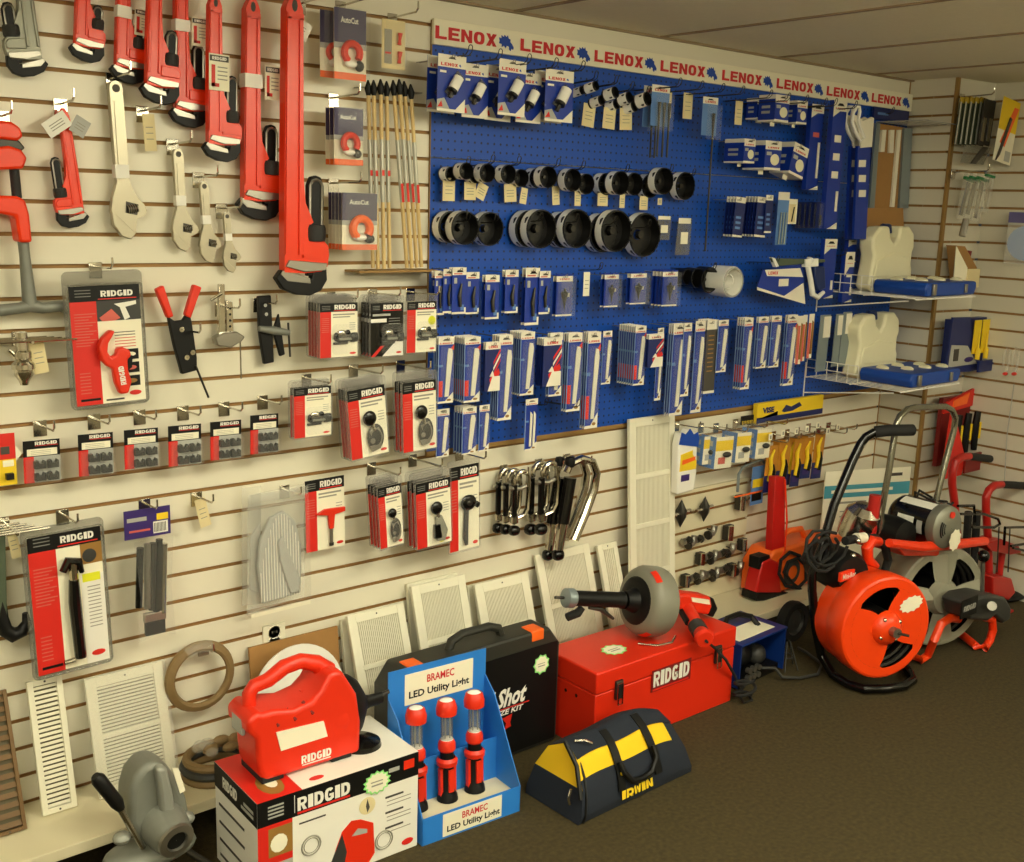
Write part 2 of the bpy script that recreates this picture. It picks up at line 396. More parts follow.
pipe_wrench((83, -30), (80, 46), 12, 'smallest red pipe wrench of the top row, its short black jaw highest of the row', shank=3.6)
pipe_wrench((124, -40), (121, 67), 12.5, 'red pipe wrench behind the white card, just above the big adjustable wrench', band=(3.7, 4.6), lbl=(.8, 2.1, 2.6, 4.6), shank=3.6, d=.03)
pipe_wrench((155, -42), (152, 86), 13.5, 'red pipe wrench with no paper band, jaw beside the hanging beige tag', shank=4.1, d=.075)
pipe_wrench((180, -48), (181, 110), 13, 'red pipe wrench with white paper band and red and black label near the ceiling', band=(5.5, 6.3), lbl=(.65, 1.95, 4.6, 6.6), shank=4.8)
pipe_wrench((214, -8), (214, 144), 13, 'red pipe wrench with a white picture card strapped across its handle', lbl=(-.6, .95, 3.7, 6.2), hole=True, shank=4.9, d=.075)
pipe_wrench((251, -6), (250, 200), 15, 'long red pipe wrench with white paper band, second longest on the wall', band=(6.6, 7.4), lbl=(.7, 1.7, 6.0, 8.0), hole=True, shank=4.6, d=.032)
pipe_wrench((292, -10), (291, 272), 17.5, 'longest red pipe wrench, its big black hook jaw beside the boxed copper cutters', hole=True, shank=4.9, d=.09)
pipe_wrench((62, 106), (78, 214), 11, 'small red pipe wrench hanging by itself with two white tags under the top row', mirror=True, shank=5.2)
hook(60, 104, 'holding the small red pipe wrench with two tags', L=.1)
price_tag(38, 117, 65, 134, .05, 'white tag tied to the small red pipe wrench, pointing to its jaw knurl side', 'white', tilt=-35)
price_tag(76, 119, 92, 137, .05, 'small grey barcode tag turned away beside the small red pipe wrench', 'lightgrey', tilt=30)
hook(300, 4, 'holding the longest red pipe wrench', L=.12)
price_tag(291, 19, 314, 38, .09, 'white tag on the handle of the longest red pipe wrench', 'white', tilt=28)

# ---------------------------------------------------------------- adjustable wrenches
def adj_wrench(top, bot, wpx, label, d=.028, group=None):
    o, L, a = place(*top, *bot, d); s = wpx*lw(*bot, d); L /= s
    t = thing('adjustable_wrench', label, 'wrench', o, (0, a, 0), group); th = s*.3
    def q(P): return [(x*s, z*s) for x, z in P]
    out = [(-.42, 4.0), (-.5, L-.6)] + [(.5*math.cos(rad(180-30*i)), L-.55+.5*math.sin(rad(180-30*i))) for i in range(1, 6)] + \
        [(.5, L-.6), (.55, 4.0), (.9, 3.1), (1.55, 2.35), (1.75, 1.9), (1.5, 1.5), (.9, 1.25), (.75, .2), (.4, -.05), (-.2, .25), (-.75, 1.0), (-1.0, 1.9), (-.8, 2.9)]
    mb = MB(); mb.prism(q(out), -th, th, 'nickel')
    mb.prism(q([(-.25, 4.2), (.3, 4.2), (.24, L-1.5), (-.24, L-1.5)]), -th*1.25, -th, 'nickel')
    mb.prism(q([(.3*math.cos(PI*i/5), L-.6+.3*math.sin(PI*i/5)) for i in range(10)]), -th*1.03, -th, 'printdark')
    mb.build('handle', t, bevel=s*.06)
    MB().prism(q([(-.95, 1.9), (-.2, 1.15), (.75, .2), (.35, -.25), (-.35, .05), (-.95, .9)]), -th*1.15, th*.8, 'nickel').build('jaw', t, bevel=s*.05)
    w = MB(); w.prism(q([(.05, 1.75), (.95, 1.55), (1.1, 2.35), (.15, 2.6)]), -th*1.05, -th*.98, 'printdark'); w.build('jaw_slot', t)
    kn = MB(); kn.lathe([(.02*s, -.42*s), (.3*s, -.4*s), (.3*s, .4*s), (.02*s, .42*s)], 'darksteel', (.6*s, -th*.95, 2.05*s), (1, 0, .15), n=12)
    for i in range(5): kn.lathe([(.31*s, (-.34+.17*i-.03)*s), (.35*s, (-.34+.17*i)*s), (.31*s, (-.34+.17*i+.03)*s)], 'nickel', (.6*s, -th*.95, 2.05*s), (1, 0, .15), n=12)
    kn.build('knurl', t)
    MB().box(-.52*s, .52*s, -th*1.35, th*1.1, 4.3*s, 5.3*s, 'white').build('paper_band', t)
    return t
adj_wrench((114, 80), (125, 236), 13, 'largest nickel adjustable wrench with white paper band, beside the red pipe wrenches')
adj_wrench((177, 148), (182, 249), 9.5, 'second largest adjustable wrench, first of the three hung stepping down under the big red wrenches')
adj_wrench((203, 181), (208, 261), 8, 'middle one of the three adjustable wrenches hung stepping down')
adj_wrench((226, 212), (230, 271), 6.5, 'smallest adjustable wrench, beside the jaw of the longest red wrench')
hook(112, 78, 'holding the largest adjustable wrench', L=.12); hook(172, 144, 'holding the second largest adjustable wrench', L=.12)
hook(198, 177, 'holding the middle adjustable wrench', L=.12); hook(221, 208, 'holding the smallest adjustable wrench', L=.12)
hook(142, 111, 'with only a beige tag, right of the largest adjustable wrench', L=.12)
price_tag(142, 114, 154, 151, .03, 'long beige tag hung alone beside the largest adjustable wrench', tilt=-3)
hook(196, 496, 'with only a beige tag, above the hanging black hardware bag', L=.11)
price_tag(194, 499, 205, 528, .03, 'beige tag alone on a hook beside the purple headed hardware bag', tilt=-12)
price_tag(28, 341, 43, 374, .05, 'beige tag beside the chrome test fitting on the wall', tilt=-8)
price_tag(6, 531, 16, 559, .05, 'beige tag on the hook above the black chain tool by the wall end', tilt=-8)

# ---------------------------------------------------------------- red pipe cutter with T handle
o = W(28, 310, .05)
t = thing('pipe_cutter', 'heavy red pipe cutter with a grey T-handle, reaching in at the wall end', 'pipe cutter', o)
def P2(pts, d=.05): return loc2(pts, d, o)
MB().prism(P2([(-14, 120), (8, 122), (17, 128), (20, 137), (14, 141), (-14, 138)]), -.028, .028, 'red').build('roller_housing', t, bevel=.006)
mb = MB()
mb.prism(P2([(-14, 148), (6, 146), (18, 150), (24, 158), (20, 169), (-14, 170)]), -.028, .028, 'red')
mb.prism(P2([(-14, 169), (-14, 195), (-4, 197), (-4, 169)]), -.02, .02, 'red')
mb.prism(P2([(-14, 195), (14, 196), (22, 200), (26, 214), (29, 242), (16, 242), (12, 216), (-14, 211)]), -.028, .028, 'red')
mb.build('frame', t, bevel=.006)
mb = MB(); mb.prism(P2([(-14, 136), (16, 140), (23, 148), (16, 154), (-14, 152)]), -.02, .02, 'darksteel'); mb.build('cutter_wheel', t, bevel=.004)
a, b = P2([(14, 168), (17, 198)]); MB().cyl((a[0], 0, a[1]), (b[0], 0, b[1]), .011, 'knurl', 14).build('screw', t)
a, b = P2([(23, 240), (30, 306)]); MB().tube([(a[0], 0, a[1]), ((a[0]*.75+b[0]*.25), 0, a[1]*.75+b[1]*.25), (b[0], 0, b[1])], [.0125, .012, .017], 'castgrey', 14).build('spindle', t)
pp = P2([(-34, 315), (-6, 311), (20, 308), (30, 305), (42, 308), (60, 306), (73, 310)]); MB().tube([(x, 0, z) for x, z in pp], [.016, .014, .013, .017, .013, .014, .016], 'castgrey', 12).build('handle', t)
pipe_hook = hook(2, 116, 'holding the heavy red pipe cutter', L=.08)

# ---------------------------------------------------------------- chrome test fitting at the wall end
o = W(22, 345, .06); t = thing('compression_fitting', 'chrome threaded fitting hung under a wire rack by the wall end', 'fitting', o)
MB().lathe([(.004, .03), (.013, .03), (.014, 0), (.014, -.012), (.020, -.016), (.020, -.03), (.014, -.034), (.026, -.045), (.026, -.056), (.021, -.06), (.021, -.072), (.012, -.085), (.009, -.095), (.002, -.096)], 'chrome', (0, 0, 0), n=20).build('body', t)
MB().cyl((-.03, 0, -.01), (-.012, 0, -.03), .006, 'chrome').build('side_port', t)
rk = W(20, 337, .0); t = thing('wire_rack', 'chrome wire rack bracket above the chrome threaded fitting', 'rack', rk)
mb = MB()
for k in range(5): mb.tube([(-.1, -.02-.018*k, 0), (.055+.012*k, -.02-.018*k, 0)], .0028, 'chrome', 6)
mb.build('wires', t); MB().box(-.02, .012, -.004, 0, -.02, .014, 'chrome').build('back_plate', t); MB().tube([(0, -.003, 0), (0, -.1, -.002)], .004, 'chrome', 6).build('arm', t)
# wire rack and big black tool lower down
rk = W(4, 523, .0); t = thing('wire_rack', 'chrome wire rack bracket with beige tag above the black hooked wrench', 'rack', rk)
mb = MB()
for k in range(5): mb.tube([(-.1, -.02-.02*k, 0), (.03+.012*k, -.02-.02*k, 0)], .0028, 'chrome', 6)
mb.build('wires', t); MB().box(-.02, .012, -.004, 0, -.02, .014, 'chrome').build('back_plate', t); MB().tube([(0, -.003, 0), (0, -.11, -.002)], .004, 'chrome', 6).build('arm', t)
o = W(0, 600, .05); t = thing('basin_wrench', 'green-grey bar wrench with a black curved hook jaw at the wall end', 'wrench', o)
MB().prism(loc2([(-14, 530), (4, 528), (6, 616), (-14, 620)], .05, o), -.012, .012, 'greenpaint').build('handle', t, bevel=.003)
jp = loc2([(1, 600), (2, 618), (5, 630), (13, 635), (22, 631), (27, 622), (25, 613)], .05, o); MB().tube([(x, 0, z) for x, z in jp], [.012, .015, .018, .019, .016, .012, .007], 'black', 12).build('hook_jaw', t)

# ---------------------------------------------------------------- flaring tools in the middle
o = W(180, 330, .04); t = thing('flaring_tool', 'black crimping tool with two red handles spread in a V', 'hand tool', o)
L2 = lambda pts, d=.04: loc2(pts, d, o)
MB().prism(L2([(167, 316), (174, 321), (182, 320), (188, 310), (191, 322), (196, 357), (196, 370), (181, 374), (173, 345)]), -.008, .008, 'black').build('body', t, bevel=.003)
MB().prism(L2([(154, 289), (162, 285), (172, 316), (166, 318)]), -.014, .006, 'redplastic').build('handle', t, bevel=.004)
MB().prism(L2([(192, 284), (200, 287), (189, 318), (183, 315)]), -.014, .006, 'redplastic').build('handle', t, bevel=.004)
for q in ((180, 329), (191, 352), (185, 357)):
    a = L2([q])[0]; MB().lathe([(.001, .004), (.007, .004), (.008, 0), (.008, -.006)], 'chrome', (a[0], -.009, a[1]), (0, -1, 0), n=12).build('bolt', t)
a, b = L2([(194, 365), (207, 397)]); MB().tube([(a[0], -.01, a[1]), (b[0], -.01, b[1])], .003, 'darksteel', 8).build('rod', t)
hook(183, 330, 'through the black crimping tool with red handles', L=.11)
o = W(225, 320, .03); t = thing('flaring_tool', 'chrome flaring bar with screw yoke and thin crank hanging down', 'hand tool', o)
L3 = lambda pts, d=.03: loc2(pts, d, o)
mb = MB(); mb.prism(L3([(218, 284), (223, 284), (224, 340), (217, 341)]), -.01, .004, 'chrome'); mb.prism(L3([(225, 300), (231, 302), (232, 340), (225, 341)]), -.01, .004, 'chrome')
for k in range(5):
    a = L3([(228.5, 308+6*k)])[0]; mb.lathe([(.0005, -.0105), (.0035, -.0105)], 'black', (a[0], 0, a[1]), (0, 1, 0), n=8)
mb.build('flaring_bar', t, bevel=.001)
MB().prism(L3([(212, 337), (220, 332), (234, 331), (242, 336), (238, 341), (228, 347), (214, 345)]), -.022, .008, 'steel').build('yoke', t, bevel=.004)
a, b = L3([(209, 300), (220, 293)]); MB().tube([(a[0], -.01, a[1]), (b[0], -.01, b[1])], .004, 'chrome', 8).build('wing_nut', t)
a, b = L3([(238, 340), (239, 378)]); MB().tube([(a[0], -.012, a[1]), (b[0], -.012, b[1])], .002, 'chrome', 6).build('crank', t)
hook(220, 306, 'holding the chrome flaring bar', L=.12)
o = W(266, 330, .03); t = thing('flaring_tool', 'black flaring tool with a grey clamp screw across its middle', 'hand tool', o)
L4 = lambda pts, d=.03: loc2(pts, d, o)
MB().prism(L4([(257, 296), (270, 295), (273, 362), (263, 364), (258, 330)]), -.008, .006, 'black').build('bar', t, bevel=.003)
MB().prism(L4([(271, 330), (277, 313), (283, 354), (278, 356)]), -.014, -.002, 'black').build('handle', t, bevel=.003)
a, b = L4([(256, 328), (286, 332)]); MB().tube([(a[0], -.018, a[1]), (a[0]*.5+b[0]*.5, -.018, a[1]*.5+b[1]*.5), (b[0], -.018, b[1])], [.008, .012, .008], 'castgrey', 12).build('clamp_screw', t)
a, b = L4([(285, 322), (287, 356)]); MB().tube([(a[0], -.018, a[1]), (b[0], -.018, b[1])], .003, 'darksteel', 6).build('lever', t)
for q in ((264, 305), (265, 314)):
    a = L4([q])[0]; MB().lathe([(.0005, -.0085), (.005, -.0085)], 'lightgrey', (a[0], 0, a[1]), (0, 1, 0), n=10).build('hole_ring', t)
hook(258, 302, 'holding the black flaring tool', L=.11)
# ---------------------------------------------------------------- carded packs on the slat wall
def frame_px(u0, v0, u1, v1, d):
    """centre-bottom origin, width and height in metres of an upright rectangle seen at these pixels (mid edges) on plane d"""
    um, vm = (u0+u1)/2, (v0+v1)/2
    x0 = W(u0, vm, d).x; x1 = W(u1, vm, d).x; zt = W(um, v0, d).z; zb = W(um, v1, d).z
    return Vector(((x0+x1)/2, -d, zb)), x1-x0, zt-zb
def stack(root, n, step, label, rootlabel=None, dx=0.0, dz=0.0, rot=0.0, group=None):
    """copies of a carded pack hung behind it on the same hook"""
    for k in range(1, n+1):
        c = copy_tree(root); c.location = (root.location.x+dx*k, root.location.y+step*k, root.location.z+dz*k)
        c.rotation_euler = (root.rotation_euler[0], root.rotation_euler[1]+rot*k, 0)
        c['label'] = label+', '+ORD[k]+' from front'
        if group: c['group'] = group
    if group: root['group'] = group

def tool_shape(mb_kind, t, cx, cz, w, h, y):
    """the tool in the blister: its own part"""
    mb = MB()
    if mb_kind == 'mini':      # small grey tubing cutter with black knob
        mb.ball((cx-w*.28, y-.012, cz+h*.06), (w*.07, .012, h*.09), 'blackgloss', 10, 6); mb.ball((cx+w*.08, y-.014, cz+h*.14), (w*.08, .012, h*.07), 'blackgloss', 10, 6); mb.box(cx-w*.2, cx+w*.2, y-.018, y-.012, cz-h*.06, cz+h*.0, 'alu')
        mb.ball((cx-w*.05, y-.006, cz), (w*.30, .010, h*.13), 'darksteel'); mb.ball((cx-w*.1, y-.010, cz+h*.12), (w*.17, .009, h*.09), 'chrome')
        mb.lathe([(.001, -.012), (h*.12, -.012), (h*.13, 0), (h*.12, .010), (.001, .010)], 'blackgloss', (cx+w*.30, y-.006, cz+h*.0), (1, 0, 0), n=14)
        mb.box(cx-w*.34, cx+w*.1, y-.010, y, cz-h*.17, cz-h*.11, 'darksteel'); mb.cyl((cx-w*.12, y-.016, cz+h*.06), (cx-w*.12, y-.006, cz+h*.06), h*.06, 'darkgrey', 10)
    elif mb_kind == 'knob':    # tubing cutter with round black knob on top and cast frame below
        mb.ball((cx-w*.14, y-.014, cz+h*.28), (w*.21, .016, w*.21), 'blackgloss', 18, 10); mb.ball((cx+w*.02, y-.010, cz-h*.12), (w*.27, .010, h*.27), 'darksteel', 18, 10)
        mb.cyl((cx-w*.10, y-.012, cz+h*.28), (cx-w*.02, y-.012, cz+h*.02), w*.07, 'chrome', 10)
        mb.prism([(cx-w*.18, cz+h*.02), (cx+w*.12, cz+h*.08), (cx+w*.24, cz-h*.12), (cx+w*.14, cz-h*.36), (cx-w*.12, cz-h*.40), (cx-w*.20, cz-h*.28), (cx+w*.02, cz-h*.26), (cx+w*.05, cz-h*.1), (cx-w*.14, cz-h*.08)], y-.018, y-.002, 'steel')
        mb.cyl((cx-w*.1, y-.02, cz-h*.18), (cx-w*.1, y-.002, cz-h*.18), w*.08, 'steel', 10)
    elif mb_kind == 'bar':     # long ratchet body under a black knob
        mb.ball((cx-w*.1, y-.014, cz+h*.31), (w*.2, .016, w*.19), 'blackgloss', 18, 10)
        mb.cyl((cx-w*.08, y-.012, cz+h*.3), (cx-w*.04, y-.012, cz+h*.1), w*.07, 'chrome', 10)
        mb.prism([(cx-w*.14, cz+h*.12), (cx+w*.06, cz+h*.14), (cx+w*.26, cz-h*.2), (cx+w*.16, cz-h*.42), (cx-w*.1, cz-h*.40)], y-.018, y-.002, 'drumgrey')
        mb.prism([(cx-w*.2, cz-h*.04), (cx-w*.02, cz-h*.04), (cx+w*.04, cz-h*.34), (cx-w*.2, cz-h*.34)], y-.022, y-.004, 'blackgloss')
    elif mb_kind == 'lever':   # black head with a handle straight down
        mb.ball((cx-w*.05, y-.014, cz+h*.28), (w*.32, .014, h*.13), 'blackgloss'); mb.cyl((cx+w*.25, y-.014, cz+h*.24), (cx+w*.36, y-.014, cz+h*.2), w*.1, 'black', 10)
        mb.ball((cx-w*.05, y-.024, cz+h*.28), (w*.12, .008, h*.05), 'darksteel')
        mb.tube([(cx-w*.12, y-.01, cz+h*.2), (cx-w*.16, y-.01, cz-h*.3), (cx-w*.12, y-.01, cz-h*.42)], [w*.09, w*.1, w*.06], 'darkgrey', 10)
    elif mb_kind == 'reamer':  # red T-handled tool
        mb.prism([(cx-w*.45, cz+h*.22), (cx-w*.2, cz+h*.3), (cx+w*.42, cz+h*.28), (cx+w*.42, cz+h*.2), (cx+w*.1, cz+h*.17), (cx+w*.06, cz-h*.1), (cx-w*.06, cz-h*.1), (cx-w*.1, cz+h*.17)], y-.016, y-.002, 'redplastic')
        mb.cyl((cx, y-.008, cz-h*.1), (cx, y-.008, cz-h*.4), w*.05, 'steel', 8); mb.cyl((cx, y-.008, cz-h*.38), (cx, y-.008, cz-h*.44), w*.07, 'darksteel', 8)
    o = mb.build('cutter', t, bevel=.0008)
    return o

def ridgid_pack(u0, v0, u1, v1, d, kind, label, tilt=0, dark=False, sticker=None, shell=True, over=.14, cat='carded tool'):
    o, w, h = frame_px(u0, v0, u1, v1, d)
    t = thing('tubing_cutter_pack', label, cat, o, (0, rad(tilt), 0)); t.scale = (1, .55, 1)
    x0, x1 = -w/2, w/2
    c = MB(); c.box(x0, x1, 0, .0015, 0, h, 'blackgloss' if dark else 'paper')
    e = -.0006
    c.box(x0, x1, e, 0, h*.84, h, 'black')
    c.text('RIDGID', x0+w*.66, h*.925, w*.56, h*.085, e-.0004, 'white', .06); c.box(x0+w*.36, x1-w*.06, e-.0004, e, h*.855, h*.868, 'redflat')
    for k in range(3): c.box(x0+w*.05, x0+w*.27, e-.0004, e, h*(.88+.03*k), h*(.89+.03*k), 'grey')
    if dark:
        c.prism([(x0, 0), (x0+w*.35, 0), (x1, h*.42), (x1, h*.16), (x1, 0)], e, 0, 'white'); c.prism([(x0, 0), (x0+w*.12, 0), (x0+w*.42, h*.2), (x0+w*.3, h*.2)], e*1.5, 0, 'redflat')
        c.box(x0, x0+w*.48, e, 0, h*.64, h*.71, 'white'); c.box(x0+w*.05, x0+w*.6, e, 0, h*.76, h*.80, 'lightgrey')
        for k in range(3): c.box(x0+w*.55, x0+w*.9, e, 0, h*(.6+.05*k), h*(.615+.05*k), 'grey')
    else:
        c.box(x0, x0+w*.29, e, 0, 0, h*.84, 'redflat')
        for k in range(8): c.box(x0+w*.04, x0+w*.24, e-.0004, e, h*(.47+.035*k), h*(.482+.035*k), 'pink')
        c.box(x0+w*.34, x1-w*.08, e, 0, h*.775, h*.80, 'printgrey'); c.box(x0+w*.34, x1-w*.2, e, 0, h*.73, h*.752, 'printgrey')
        for k in range(4): c.box(x1-w*.22, x1-w*.06, e, 0, h*(.50+.04*k), h*(.51+.04*k), 'printgrey')
    c.ball((x1-w*.13, e, h*.06), (w*.09, .0006, h*.022), 'redflat', 10, 6)
    if sticker: c.lathe([(.0005, -.0006), (w*.13, -.0006)], 'stickerlime', (x0+w*sticker[0], 0, h*sticker[1]), (0, 1, 0), n=16)
    c.build('backing_card', t, smooth=0)
    tool_shape(kind, t, x0+w*.62, h*.36, w*.85, h*.72, -.004)
    if shell:
        s = MB(); mx = w*.055
        s.prism(rrect(x0-mx, x1+mx, -h*.03, h*(1+over), w*.09), .002, .0045, 'clearmid')
        s.prism(rrect(x0+w*.25, x1-w*.05, h*.06, h*.62, w*.1), -.026, -.0252, 'clear')
        s.build('blister_shell', t)
    return t
def cards(u, v, label): return None

def die_pack(u0, v0, u1, v1, k, dies=1):
    o, w, h = frame_px(u0, v0, u1, v1, .075); x0, x1 = -w/2, w/2
    t = thing('die_pack', 'small pack of four black dies, '+ORD[k]+' in the row of six', 'carded tool', o, (0, rad(1), 0), 'small packs of four black dies')
    c = MB(); c.box(x0, x1, 0, .0012, h*.62, h, 'black'); c.box(x0, x1, 0, .001, 0, h*.62, 'lightgrey'); c.text('RIDGID', x0+w*.62, h*.93, w*.6, h*.08, -.0006, 'white', .05); c.box(x0+w*.32, x1-w*.06, -.0004, 0, h*.865, h*.88, 'redflat')
    c.box(x0+w*.1, x1-w*.08, -.0006, 0, h*.64, h*.80, 'paper'); c.box(x0, x0+w*.28, -.0005, .0013, 0, h*.62, 'redflat')
    for i in range(3): c.box(x0+w*.2, x0+w*.75, -.001, -.0006, h*(.67+.04*i), h*(.678+.04*i), 'printgrey')
    c.build('backing_card', t, smooth=0)
    for a in (0, 1):
        for b in (0, 1):
            cx, cz = x0+w*(.40+.36*a), h*(.16+.29*b)
            MB().prism([(cx-w*.15, cz-h*.1), (cx+w*.15, cz-h*.1), (cx+w*.15, cz+h*.07), (cx+w*.1, cz+h*.1), (cx+w*.06, cz+h*.02), (cx-w*.02, cz+h*.02), (cx-w*.05, cz+h*.1), (cx-w*.15, cz+h*.08)], -.016, -.003, 'holesawblack').build('die', t, bevel=.001)
    MB().box(x0, x1, -.0185, -.018, 0, h*.62, 'clear').build('blister_shell', t)
    return t
for k, (a, b, c, d_) in enumerate([(23, 440, 60, 482), (78, 433.5, 113, 475), (124, 429, 158, 468), (168, 425, 201, 465), (210, 421, 241, 459), (250, 414.5, 278, 453)]):
    die_pack(a, b, c, d_, k)
    hook((a+c)/2-2, b-15, 'holding the '+ORD[k]+' small die pack from the wall end', L=.115)
o, w, h = frame_px(-14, 434, 16, 486, .07); t = thing('die_pack', 'red and yellow pack of dies beside the row of six small die packs', 'carded tool', o)
c = MB(); c.box(-w/2, w/2, 0, .0015, h*.5, h, 'redflat'); c.box(-w/2, w/2, 0, .0015, 0, h*.5, 'yellow'); c.box(0, w*.3, -.0006, 0, h*.6, h*.75, 'printdark'); c.box(w*.05, w*.42, -.0006, 0, h*.36, h*.48, 'paper'); c.build('backing_card', t)
MB().box(w*.1, w*.36, -.014, 0, h*.12, h*.24, 'holesawblack').build('die', t, bevel=.001)
MB().prism([(w*.5, h*.45), (w*.72, h*.58), (w*.5, h*.76)], 0, .001, 'paper').build('price_flag', t)

# stacks of tubing cutter packs
a = ridgid_pack(320, 303, 357.5, 357, .13, 'mini', 'red and white carded mini cutter, front of the first stack in the upper row', tilt=0)
stack(a, 4, .016, 'red edged cutter pack in the first stack of the upper row'); hook(330, 296, 'holding the first stack in the upper row of cutter packs', L=.15)
b = ridgid_pack(371, 303, 403, 356, .13, 'mini', 'black carded mini cutter, front of the middle stack in the upper row of three', dark=True)
stack(b, 3, .017, 'black cutter pack in the middle stack of the upper row'); hook(372, 293, 'holding the middle stack in the upper row of cutter packs', L=.15)
a = ridgid_pack(407, 301.5, 436, 352, .13, 'mini', 'red and white carded cutter with lime sticker, last in the upper row', sticker=(.85, .62))
hook(410, 292, 'holding the cutter pack with the lime sticker', L=.15)
a = ridgid_pack(294, 387, 331, 436.5, .12, 'mini', 'red and white carded cutter nearest the die packs, starting the middle row')
stack(a, 1, .02, 'cutter pack behind the single one at the start of the middle row'); hook(306, 378, 'holding the first cutter pack of the middle row', L=.14)
a = ridgid_pack(352, 387, 389, 456, .14, 'knob', 'carded cutter with round black knob, front of the first tilted stack in the middle row', tilt=-5)
stack(a, 3, .016, 'tilted knob cutter pack in the first stack of the middle row'); hook(353, 368, 'holding the first tilted stack of knob cutter packs', L=.16)
a = ridgid_pack(404, 381, 437, 450, .14, 'knob', 'carded cutter with round black knob at the pegboard edge, front of its stack', tilt=-2)
stack(a, 2, .02, 'knob cutter pack at the pegboard edge of the middle row'); hook(400, 364, 'holding the stack of knob cutter packs at the pegboard edge', L=.16)
a = ridgid_pack(381, 485, 404, 546, .14, 'knob', 'narrow carded cutter with black knob, front of the first stack in the lowest row', tilt=-4)
stack(a, 3, .018, 'narrow cutter pack in the first stack of the lowest row'); hook(371, 466, 'holding the first stack in the lowest row of cutter packs', L=.16)
a = ridgid_pack(418, 480, 452, 545, .14, 'bar', 'carded ratchet cutter with yellow dot sticker, front of its stack in the lowest row', tilt=-3, sticker=(.72, .1))
stack(a, 2, .022, 'black edged pack behind the yellow dot one in the lowest row'); hook(412, 458, 'holding the pack with the yellow dot in the lowest row', L=.16)
a = ridgid_pack(451, 465, 480, 549, .13, 'lever', 'tall carded black headed cutter with long handle, last in the lowest row', tilt=-2, over=.07)
hook(459, 452, 'holding the tall black headed cutter pack', L=.14)
a = ridgid_pack(306, 478, 345, 549, .05, 'reamer', 'pack with a red T-handled tool, half hidden behind the bagged mesh glove', shell=False, tilt=-1)

